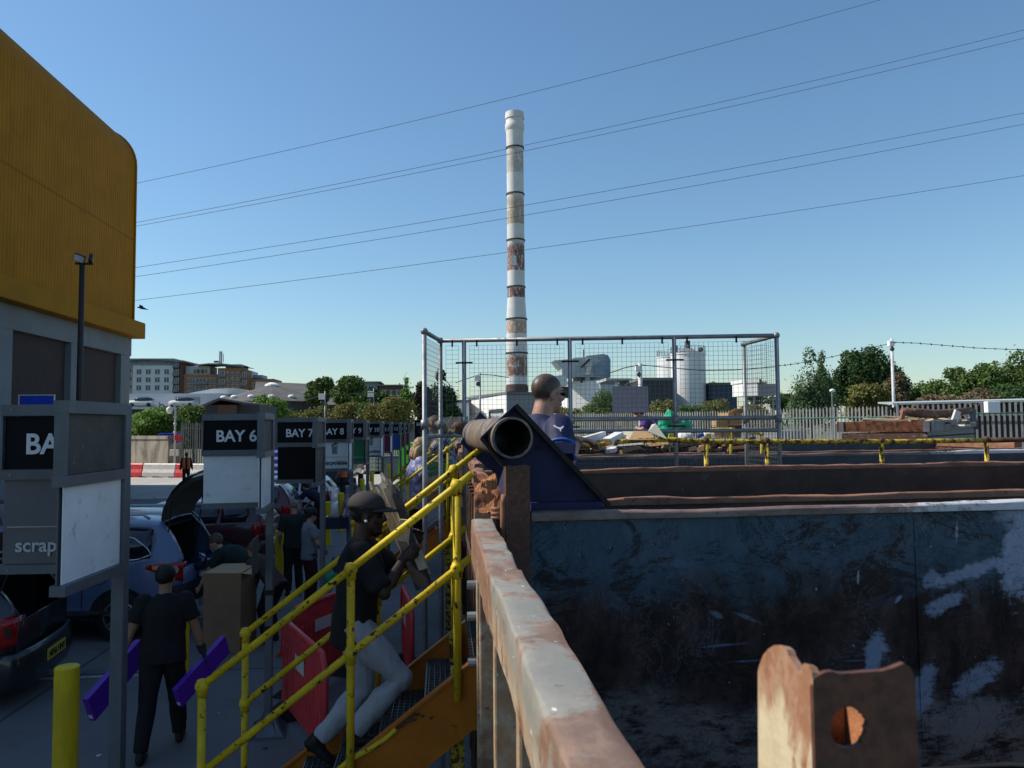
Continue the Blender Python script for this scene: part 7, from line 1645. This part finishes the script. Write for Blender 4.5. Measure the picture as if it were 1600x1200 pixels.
# man with purple boxes, seen from behind, walking away
mp = G(252, 1178)
pmA, qA = person('man in black tee shirt walking away with purple boxes in his hands', (mp.x, mp.y, .004), R(10), 1.74, 'cloth_black', 'cloth_black', 'skin_tan', 'hair_black', 'short', lean=(.10, 0), pelvis=(0, .02, .93), feet=((-.14, -.22), (.12, .26)), heel=(.0, .0), hands=((-.40, -.02, .80), (.36, .12, .80)), epole=((-.7, -1, 0), (.7, -1, 0)), vox=.010, girth=1.10, glove='glove_dark', sleeve=.42, palm=((1, 0, 0), (-1, 0, 0)), curl=.9, hyaw=R(-12))
def purple(label, c, L, hgt, th, M_):
    t = thing('flat_box', label, 'box', tuple(c), 0, 'flat purple boxes carried by the man in black'); a = MB(); a.box(c, (th, L, hgt), M_); b_ = a.build('carton', 'purple_card', t, bevel=.004)
    a = MB(); m_ = M_.to_matrix(); a.box(Vector(c)+m_ @ Vector((0, -L/2-.001, -hgt*.3)), (th*.6, .004, hgt*.16), M_); a.build('sticker', 'white_plastic', t)
    a = MB(); q_ = Vector(c)+m_ @ Vector((-th/2-.002, -L*.22, 0)); n_ = m_ @ Vector((1, 0, 0)); a.tube([q_, q_-n_*.003], hgt*.2, 18); a.build('round_print', 'card_dark', t)
    return t
w0, w1 = qA['wri']; Mw = pmA.matrix_basis
W0 = Mw @ w0; W1 = Mw @ w1
purple('flat purple box held on the left, behind the bay 5 sign post', (W0.x-.03, W0.y+.02, W0.z-.16), .78, .24, .06, Euler((R(24), 0, R(-14))))
purple('flat purple box held on the right, near the yellow newel post', (W1.x+.0, W1.y-.02, W1.z-.16), .74, .20, .055, Euler((R(24), 0, R(-22))))
# woman in grey tee shirt
mp = G(480, 948)
def at(px, py_feet=None, y=None, z=0): p = P(px, 700, y); return (p.x, y, z)
tW, qW = person('woman with her dark hair tied up, grey tee shirt and maroon trousers, looking down', at(484, y=13.2), R(-62), 1.66, 'cloth_grey', 'cloth_maroon', 'skin_light', 'hair_black', 'bun', feminine=True, hands=((-.06, .26, .98), (.10, .24, 1.0)), epole=((-1, -.6, -.3), (1, -.6, -.3)), hpitch=R(18), vox=.014, girth=.98, sleeve=.42)
glasses(tW, qW, 'spectacles')
person('grey haired man in dark tee shirt and black trousers with his back turned', at(460, y=14.2), R(20), 1.72, 'cloth_green', 'cloth_black', 'skin_light', 'hair_grey', 'crop', hands=((-.22, .18, .95), (.22, .20, .98)), vox=.016)
mp = P(372, 860, 12.3)
person('man in dark green top bent double over the open boot of the tall car', (-2.95, 12.0, .004), R(86), 1.76, 'cloth_green', 'cloth_black', 'skin_light', 'hair_brown', 'short', lean=(R(66), 0), pelvis=(0, -.12, .95), feet=((-.16, -.08), (.16, .0)), hands=((-.22, .62, .62), (.22, .60, .60)), epole=((-1, 0, 0), (1, 0, 0)), vox=.016, girth=1.22, hpitch=R(20))
person('person in brown top leaning behind the bay 6 sign post', at(425, y=11.2, z=.004), R(60), 1.6, 'cloth_brown', 'cloth_black', 'skin_light', 'hair_brown', 'short', lean=(R(48), 0), pelvis=(0, -.1, .90), hands=((-.24, .34, .62), (.30, .22, .55)), epole=((-1, -.4, 0), (1, -.4, 0)), vox=.016, girth=.95)
person('dark clothed person bending into the white car', at(497, y=22.6, z=.004), R(65), 1.72, 'cloth_navy', 'cloth_black', 'skin_light', 'hair_black', 'short', lean=(R(58), 0), pelvis=(0, -.1, .92), hands=((-.2, .55, .75), (.2, .5, .75)), epole=((-1, -.2, 0), (1, -.2, 0)), vox=.018, girth=1.1)
tL, qL = person('woman in lavender top and sunglasses carrying a dark blue crate', at(553, y=18.6, z=.004), R(172), 1.66, 'cloth_lavender', 'cloth_grey', 'skin_tan', 'hair_brown', 'short', feminine=True, hands=((-.02, .26, .86), (.34, .22, .80)), epole=((-1, -.4, 0), (1, -.4, 0)), vox=.015, girth=1.22, sleeveless=True, leg=.8)
glasses(tL, qL)
wl = tL.matrix_basis @ qL['wri'][1]
t = thing('crate', 'dark blue crate held by the woman in lavender', 'crate', (wl.x, wl.y-.1, wl.z-.22)); a = MB(); c = Vector((wl.x-.02, wl.y-.1, wl.z-.22))
for (u, v) in (((-.26, -.17, 0), (.26, -.15, .28)), ((-.26, .15, 0), (.26, .17, .28)), ((-.26, -.149, 0), (-.24, .149, .28)), ((.24, -.149, 0), (.26, .149, .28)), ((-.239, -.149, 0), (.239, .149, .02))): a.span(c+Vector(u), c+Vector(v))
a.build('body', 'paint_navy', t)
a = MB(); a.tube([c+Vector((-.2, 0, .26)), c+Vector((0, 0, .28)), c+Vector((.2, 0, .26))], .01, 6); a.build('handle', 'car_trim', t)
def vest(t, q, mat='cloth_orange', w_=1.0):
    s = q['s']; c = MB(); T, S_ = q['T'], q['S']; m_ = .034*s
    for sg in (-1, 1):
        pts = [q['pel']-T*.06*s, q['pel']+T*.1*s, q['chest'], q['nb']-T*.08*s, q['nb']-T*.015*s]; wd = [(.075, .02), (.07, .02), (.075, .02), (.06, .02), (.035, .02)]
        for fs, dp in ((1, .15), (-1, .145)):
            c.loft([p+S_*sg*s*.115*(1 if i < 3 else .9 if i < 4 else .62)+q['F']*fs*s*(dp if i < 3 else dp*.86 if i == 3 else .075) for i, p in enumerate(pts)], wd, S_, 10)
    c.build('vest', mat, t, local=True, smooth=True)
tV, qV = person('person in black with an open orange safety vest walking by the road barriers', at(291.5, y=41.5, z=.004), R(15), 1.75, 'cloth_black', 'cloth_black', 'skin_brown', 'hair_black', 'short', hands=((-.3, .05, .82), (.3, .05, .82)), vox=.02, feet=((-.12, -.1), (.12, .2)), sleeve=1.0); vest(tV, qV)
tV, qV = person('person in dark clothes and orange safety vest beside the dark blue van', at(537, y=33.2, z=.004), R(75), 1.8, 'cloth_orange', 'cloth_black', 'skin_tan', 'hair_black', 'short', vox=.02, hands=((-.25, .2, .9), (.28, .1, .85)), girth=1.1)
# man in cap climbing the nearest steps with timber on his shoulder
FZ = .0
LC = Vector((-.53, 4.60, 0)); RC = R(-90)
def loc_(L, r_, p): return Matrix.Rotation(-r_, 3, 'Z') @ (p-L)
tC, qC = person('man in dark cap and black tee shirt climbing the nearest steps with timber', tuple(LC), RC, 1.60, 'cloth_black', 'cloth_jogger', 'skin_dark', 'hair_black', 'crop', lean=(.09, 0), pelvis=(0, .02, 1.87/.914), feet=((-.10, -.21), (.11, .035)), footz=(1.03, 1.205), heel=(.07, 0), kpole=((0, 1, .2), (0, 1, .2)), hands=(loc_(LC, RC, P(640, 852, 4.68)), loc_(LC, RC, P(630, 874, 4.52))), epole=((-.6, -.2, -1), (.7, -.3, -1)), vox=.008, girth=1.02, sleeve=.55, shirt_len=.13, hdir=((0, .5, .8), (0, .6, .6)), palm=((1, .2, 0), (-1, .2, 0)), curl=1.0, hpitch=R(4), folds=.012, hs=1.08)
hv = qC['hv']; c = MB(); n = 24
vs = []
for iv in range(9):
    el = math.pi/2*(1-iv/8)
    for iu in range(n):
        az = 2*math.pi*iu/n; vs.append(hv(math.cos(az)*math.cos(el)*.096, -.012+math.sin(az)*math.cos(el)*.116, .045+math.sin(el)*.098))
c.add(vs, [(i*n+k, i*n+(k+1) % n, (i+1)*n+(k+1) % n, (i+1)*n+k)[::-1] for i in range(8) for k in range(n)])
cap = c.build('cap', 'cloth_cap', tC, local=True, smooth=True); m_ = cap.modifiers.new('thick', 'SOLIDIFY'); m_.thickness = .008
c = MB(); vs = []
for r_ in (0, 1):
    for k in range(13):
        az = math.pi*(.14+.72*k/12); ext = r_*.085*math.sin((az-math.pi*.14)/(.72*math.pi)*math.pi)**.6
        vs.append(hv(math.cos(az)*.097, -.012+math.sin(az)*.117+ext, .045+.004-r_*.012-(.010*abs(math.cos(az)))))
c.add(vs, [(k, k+1, 14+k, 13+k) for k in range(12)]); pk = c.build('peak', 'cloth_cap', cap, local=True, smooth=True); m_ = pk.modifiers.new('thick', 'SOLIDIFY'); m_.thickness = .007
glasses(tC, qC); c = MB(); c.ell(hv(-.088, .0, -.025), .009, None, 8, 6); c.ell(hv(.088, .0, -.025), .009, None, 8, 6); c.build('earbud', 'letter_white', tC, local=True)
c = MB(); c.loft([hv(0, .055, -.075), hv(0, .060, -.10), hv(0, .05, -.118)], [(.05, .035), (.045, .035), (.02, .015)], (1, 0, 0), 12); c.build('beard', 'hair_black', tC, local=True, smooth=True)
# timber bundle (top end up left, bottom right)
TB = [((609, 760), (664, 900), 4.50, .075, .028, 'wood_pale'), ((601, 752), (656, 880), 4.54, .07, .024, 'board_cream'), ((593, 770), (652, 892), 4.60, .06, .04, 'wood_pale'), ((619, 772), (668, 912), 4.47, .045, .05, 'wood_dark'), ((585, 766), (644, 884), 4.64, .045, .03, 'wood_pale'), ((627, 802), (662, 890), 4.46, .05, .03, 'board_cream'), ((633, 840), (662, 918), 4.44, .09, .03, 'wood_dark')]
for i, (a_, b_, y_, w_, h_, mt) in enumerate(TB):
    p, q_ = P(*a_, y_+.24), P(*b_, y_+.16); a = MB(); a.bar(p, q_, w_, h_, (0, 1, .3))
    d_ = (q_-p).normalized()
    for k in range(5): a.bar(p+Vector((rng.uniform(-.02, .02), rng.uniform(-.01, .01), 0)), p-d_*rng.uniform(.02, .06), .014, h_*.7, (0, 1, .3))
    solo(a, 'timber_plank', mt, ['splintered pale plank nearest the viewer in the carried bundle', 'longest cream plank standing tallest in the carried bundle', 'thick pale batten behind the cap in the carried bundle', 'dark edged batten right of the cap in the carried bundle', 'short split pale batten leftmost in the carried bundle', 'cream moulding right of the hands in the carried bundle', 'dark board at the lower end of the carried bundle'][i], 'plank', tuple(p), 'planks carried by the man in the cap')
a = MB(); a.bar(P(634, 812, 4.3), P(630, 845, 4.3), .06, .04, (0, 1, 0)); solo(a, 'wood_offcut', 'wood_pale', 'short pale wood offcut poking out above the second handrail', 'offcut', tuple(P(632, 840, 4.3)))
# woman in flowery top on the second steps with green tub
q0 = P(650, 800, 10.9)
tF, qF = person('woman with curly fair hair, flowery top and yellow gloves on the second steps', (q0.x-.02, 10.85, .004), R(-78), 1.68, 'cloth_floral', 'cloth_black', 'skin_light', 'hair_blond', 'curly', feminine=True, pelvis=Vector((0, 0, 2.06/.96)), footz=(1.10, .92), feet=((-.1, .12), (.1, -.12)), lean=(.12, 0), hands=((-.05, .36, 2.32/.96), (.30, .38, 2.30/.96)), epole=((-.5, -.4, -1), (.5, -.4, -1)), vox=.012, girth=1.25, glove='glove_yellow', sleeve=.45, hpitch=R(14), shirt_len=.2)
q1 = P(694, 760, 11.0)
tG, qG = person('woman in patterned dark top facing the flowery top across the green tub', (q1.x+.10, 11.15, .004), R(88), 1.66, 'cloth_pattern', 'cloth_black', 'skin_tan', 'hair_brown', 'long', feminine=True, pelvis=Vector((0, 0, 2.42/.95)), footz=(1.5, 1.5), lean=(.35, 0), hands=((-.2, .40, 2.50/.95), (.25, .38, 2.48/.95)), epole=((-.6, -.3, -.6), (.6, -.3, -.6)), vox=.014, girth=1.1, sleeve=.4, hpitch=R(25))
a = MB(); c0, c1 = P(664, 765, 10.85), P(701, 724, 10.85)
t = thing('storage_tub', 'green plastic tub carried between the two women on the second steps', 'tub', ((c0.x+c1.x)/2, 10.85, c0.z)); cx, hw = (c0.x+c1.x)/2, (c1.x-c0.x)/2
a.add([(cx-hw*.8, 10.66, c0.z), (cx+hw*.8, 10.66, c0.z), (cx+hw*.8, 11.04, c0.z), (cx-hw*.8, 11.04, c0.z), (cx-hw, 10.6, c1.z), (cx+hw, 10.6, c1.z), (cx+hw, 11.1, c1.z), (cx-hw, 11.1, c1.z)], [(3, 2, 1, 0), (0, 1, 5, 4), (1, 2, 6, 5), (2, 3, 7, 6), (3, 0, 4, 7)])
o = a.build('body', 'green_tub', t); m_ = o.modifiers.new('thick', 'SOLIDIFY'); m_.thickness = .012
a = MB(); a.bar((cx-hw-.02, 10.585, c1.z), (cx+hw+.02, 10.585, c1.z), .03, .03); a.bar((cx-hw-.02, 11.115, c1.z), (cx+hw+.02, 11.115, c1.z), .03, .03); a.build('rim', 'green_tub', t)
# man in blue on the walkway
RB = R(-62); hb_ = P(850, 613, 4.6); LB = Vector((hb_.x-.12, hb_.y-.10, 1.74))
tB, qB = person('man in royal blue sports shirt with cropped hair at the skip edge', tuple(LB), RB, 1.74, 'cloth_royal', 'cloth_navy', 'skin_light', 'hair_stubble', 'crop', lean=(.26, .0), twist=0, pelvis=(0, -.02, .81), feet=((-.14, -.02), (.14, .06)), hands=(loc_(LB, RB, P(872, 682, 4.95)), loc_(LB, RB, P(903, 686, 4.36))), epole=((-1, -.3, -.8), (.5, -.7, -1)), hdir=((.3, 1, -.2), (.0, 1, -.15)), vox=.0075, girth=1.18, sleeve=.50, hyaw=R(-8), hpitch=R(2), palm=((0, 0, -1), (0, 0, -1)), curl=.5, folds=.006)
def stubble(name, q, skin, hair):
    m = Mat(name); x, y, z = m.xyz(); Hd, hc, sh_ = q['Hd'].transposed(), q['hc'], q['s']
    def comp(i): return (x-hc.x)*Hd[i][0]+(y-hc.y)*Hd[i][1]+(z-hc.z)*Hd[i][2]
    u, v, w_ = comp(0), comp(1), comp(2); n = m.noise(14, 5, .6); f = m.noise(160, 3, .6)
    edge = w_+.052-((v+.035).max(0.0)*1.08)-((u.abs()-.055).max(0.0)*1.2*1.0)+((n-.5)*.02)
    k = edge.st(-.012, .022)*(f.st(.25, .7)*.25+.75)*(v.st(.115, .06)); top = (w_-.085).st(0, .05)*.15
    sk = m.mix(m.noise(20, 4, .6).st(.35, .65), tuple(c*.88 for c in skin), tuple(c*1.1 for c in skin))
    m.color(m.mix(k*(top.inv()), sk, hair)); m.rough(.5); m.b.inputs['Subsurface Weight'].default_value = .05; MT[name] = m.m; return m.m
hb = [c for c in tB.children if c.name.startswith('body')][0]; hb.data.materials[0] = stubble('skin_buzz_cut', qB, (.40, .22, .155), (.026, .018, .015))
for c in [c for c in tB.children if c.name.startswith('hair')]: bpy.data.objects.remove(c)
glasses(tB, qB)
# details on the man in blue: sleeve bands, emblem, bracelet
for i in (0, 1):
    e1 = qB['shd'][i].lerp(qB['elb'][i], .80); d_ = (qB['elb'][i]-qB['shd'][i]).normalized()
    for k, dd in enumerate((-.10, -.012)):
        c = MB(); p = e1+d_*dd; c.tube([p-d_*.006, p+d_*.006], .0895, 20); c.build('sleeve_band', 'cloth_sky', tB, local=True, smooth=True)
ir = Matrix.Rotation(-RB, 3, 'Z'); sh = qB['shd'][1].lerp(qB['elb'][1], .18)
c = MB(); n_ = ir @ Vector((-.15, -.9, .40)); n_.normalize(); o = sh+n_*.092; u = ir @ Vector((1, 0, 0)); u = (u-n_*u.dot(n_)).normalized(); v = n_.cross(u); v = v if v.z > 0 else -v
pts = [(-.5, .25), (-.38, .32), (-.2, .12), (.1, 0), (.45, .16), (.42, .02), (.2, -.18), (.12, -.42), (.04, -.16), (-.2, -.02), (-.4, .10)]
c.prism([(x*.062, y*.062) for x, y in pts], o+n_*.012, u, v, .002); c.build('emblem', 'letter_white', tB, local=True)
c = MB(); w_ = qB['wri'][1]; d_ = (w_-qB['elb'][1]).normalized(); _, u, v = frame(d_); p = w_-d_*.03
for k in range(16): c.ell(p+(u*math.cos(k*.3927)+v*math.sin(k*.3927))*.038, .007, None, 8, 6)
c.build('bracelet', 'skin_tan', tB, local=True)
# dark scrap he throws, board pieces on the heap
wb = tB.matrix_basis @ qB['wri'][0]
a = MB(); p0, p1 = P(866, 668, 5.05), P(889, 655, 5.05); pts = [P(862, 668, 5.05), P(874, 662, 5.05), P(890, 654, 5.05)]; a.loft(pts, [(.03, .05), (.03, .06), (.015, .015)], (0, 1, 0), 12); solo(a, 'scrap_sheet', 'wood_dark', 'dark pointed scrap held out by the man in blue', 'scrap', tuple(p0), smooth=True)
def board(label, quad, y, mat, th=.02, name='board', cat='board', dys=(0, 0, 0, 0), grp=None):
    a = MB(); a.plate(*[P(px, py, y+d) for (px, py), d in zip(quad, dys)], th); return solo(a, name, mat, label, cat, tuple(P(*quad[0], y)), grp)
YB = 12.6
t = thing('flat_box', 'long white flat box beside the hand of the man in blue', 'box', tuple(P(905, 690, 7.5))); a = MB(); a.bar(P(902, 691, 7.43), P(944, 679, 7.58), .07, .065); a.build('carton', 'board_white', t, bevel=.003); a = MB(); a.bar(P(944.3, 678.9, 7.581), P(945.5, 678.5, 7.586), .06, .05); a.build('end_cap', 'wood_dark', t)
t = thing('flat_box', 'short grey white box right of the long white one', 'box', tuple(P(955, 690, 7.5))); a = MB(); a.bar(P(949, 690, 7.45), P(968, 680, 7.6), .10, .07); a.build('carton', 'sign_white', t, bevel=.003); a = MB(); a.bar(P(948, 690.5, 7.44), P(948.7, 690.2, 7.447), .085, .055); a.build('end_cap', 'card_dark', t)
board('tan cardboard sheet lying open across the yellow railing', ((982, 688), (1024, 687.5), (1016, 674.5), (990, 674)), 7.44, 'card', .006, dys=(0, 0, .2, .2)); board('cream folded board left of the tall cream board', ((973, 674), (992, 674), (1000, 687), (981, 688)), 7.46, 'board_cream', .006, dys=(.18, .18, -.01, -.01))
board('tall cream board standing on the yellow railing', ((1012, 675), (1042, 687), (1024, 662.5), (1018, 664)), 7.40, 'board_cream', .006, dys=(.02, .0, .2, .2))
a = MB()
for k in range(60):
    px = rng.uniform(888, 1185); yy = rng.uniform(11.7, 13.4); p = P(px, 690, yy); p.z = 2.60+rng.uniform(-.02, .10)
    b_ = MB(); L = rng.uniform(.15, .5); b_.box(p, (L, rng.uniform(.08, .3), rng.uniform(.02, .08)), (rng.uniform(-.3, .3), rng.uniform(-.3, .3), rng.uniform(0, 6)))
    solo(b_, 'rubbish_piece', rng.choice(['card', 'card_dark', 'wood_dark', 'rust_brown', 'board_white', 'wood_pale', 'card_dark', 'rim_brown', 'wood_dark']), 'small piece of board or card in the heap of the fourth skip', 'rubbish', tuple(p), 'small pieces of rubbish in the fourth skip')
def lump(label, px, py, y, r, mat, name, cat, amp=.25, fr=3.0, n=(28, 20), top=None):
    c = P(px, py, y); a = MB(); a.ell(c, r, None, *n); 
    vs = []
    for p in a.v:
        p = Vector(p); d = (p-c); k = 1+amp*noise.noise(p*fr)+amp*.5*noise.noise(p*fr*2.7); q_ = c+d*k
        if top and d.z > r[2]*.35: f = (d.z-r[2]*.35)/(r[2]*.65); q_ = Vector((c.x+(q_.x-c.x)*(1-.7*f)+top[0]*f, c.y+(q_.y-c.y)*(1-.6*f), q_.z+top[1]*f*f))
        vs.append(tuple(q_))
    a.v = vs; o = solo(a, name, mat, label, cat, (c.x, c.y, c.z-r[2])); auto_smooth(o, 28); return o
lump('big shiny green sack tied at its peak on the heap behind the mesh fence', 1046, 663, 13.0, (.20, .2, .20), 'green_bag', 'green_sack', 'sack', .32, 7, top=(-.02, .06))
lump('lower green sack right of the tall green one', 1068, 665, 13.2, (.14, .15, .13), 'green_bag', 'green_sack', 'sack', .35, 8)
lump('small green sack below the tall one', 1040, 676, 12.8, (.13, .12, .12), 'green_bag', 'green_sack', 'sack', .3, 8)
lump('white plastic sack on the heap right of the fence post', 1070, 683, 12.4, (.14, .12, .09), 'board_white', 'white_sack', 'sack', .2, 7)
lump('crumpled pale blue and white bag on the heap', 1103, 683, 12.4, (.13, .1, .07), 'sign_white', 'rubbish_bag', 'sack', .3, 9)
board('yellow packet lying flat left of the white sack', ((1043, 686), (1054, 686), (1052, 677), (1045, 678)), 12.2, 'plate_yellow', .03, 'packet', 'packet'); board('blue packet lying between the white sack and the yellow rail', ((1090, 686), (1100, 681), (1098, 676), (1089, 680)), 12.2, 'sign_blue', .03, 'packet', 'packet'); board('second yellow packet right of the blue packet', ((1102, 685), (1111, 686), (1109, 678), (1103, 677)), 12.2, 'plate_yellow', .03, 'packet', 'packet')
def carton(label, px0, py1, px1, py0, y, d, rz, mat='card', open_=False):
    p0, p1 = P(px0, py1, y), P(px1, py0, y); w_ = p1.x-p0.x; h = p1.z-p0.z; t = thing('cardboard_box', label, 'box', ((p0.x+p1.x)/2, y+d/2, p0.z), rz); a = MB(); a.box((0, 0, h/2), (w_*.92, d, h)); a.build('carton', mat, t, local=True, bevel=.005)
    a = MB(); a.plate((-w_*.46, -d/2-.004, h+.004), (w_*.46, -d/2-.004, h+.004), (w_*.50, -d/2-.14, h+.07), (-w_*.42, -d/2-.14, h+.07), .006); a.build('flap', mat, t, local=True); a = MB(); a.box((0, -d/2-.003, h*.5), (.05, .003, h*.98)); a.build('tape', 'card_dark', t, local=True)
carton('upper tan cardboard box tilted at the top of the right heap', 1130, 656, 1160, 645, 13.2, .25, .4); carton('wide tan cardboard box in the middle of the right heap', 1121, 667, 1162, 657, 13.0, .4, -.15); carton('lower brown cardboard box in front of the wide tan one', 1113, 684, 1142, 674, 12.5, .3, .1); carton('brown cardboard box at the right end of the heap', 1140, 684, 1162, 670, 12.9, .3, -.3, 'card_dark')
# person in purple bending over the heap
p0 = P(1024, 660, 13.95)
tP, qP = person('person in purple top bending over the heap behind the mesh fence', (p0.x+.12, 14.05, 1.98), R(70), 1.70, 'cloth_purple', 'cloth_navy', 'skin_light', 'hair_black', 'short', lean=(R(62), 0), pelvis=(0, -.15, .90), hands=((-.18, .42, .98), (.2, .5, .85)), epole=((-1, -.3, -.4), (1, -.3, -.4)), vox=.013, girth=1.15, sleeve=.45, hpitch=R(25))
# bags of the woman in grey
w_ = tW.matrix_basis @ qW['wri'][1]
lump('green carrier bag hanging by the woman in grey', 512, 905, 12.9, (.12, .10, .22), 'green_bag', 'carrier_bag', 'bag', .2, 6, top=(0, .05)); lump('turquoise carrier bag beside the green one', 521, 885, 13.1, (.09, .09, .12), 'tinted_blue', 'carrier_bag', 'bag', .2, 6, top=(0, .04))
# litter on the yard
for i in range(40):
    p = Vector((rng.uniform(-4.5, -.6), rng.uniform(6.2, 22), .006)); b_ = MB(); s_ = rng.uniform(.015, .05); b_.box(p+Vector((0, 0, .004)), (s_, s_*rng.uniform(.4, 1), .006), (0, 0, rng.uniform(0, 6)))
    solo(b_, 'litter_scrap', rng.choice(['wood_dark', 'card', 'wood_dark', 'sign_grey', 'black_rubber', 'board_white']), 'tiny scrap of litter on the yard ground', 'litter', tuple(p), 'tiny litter on the yard')
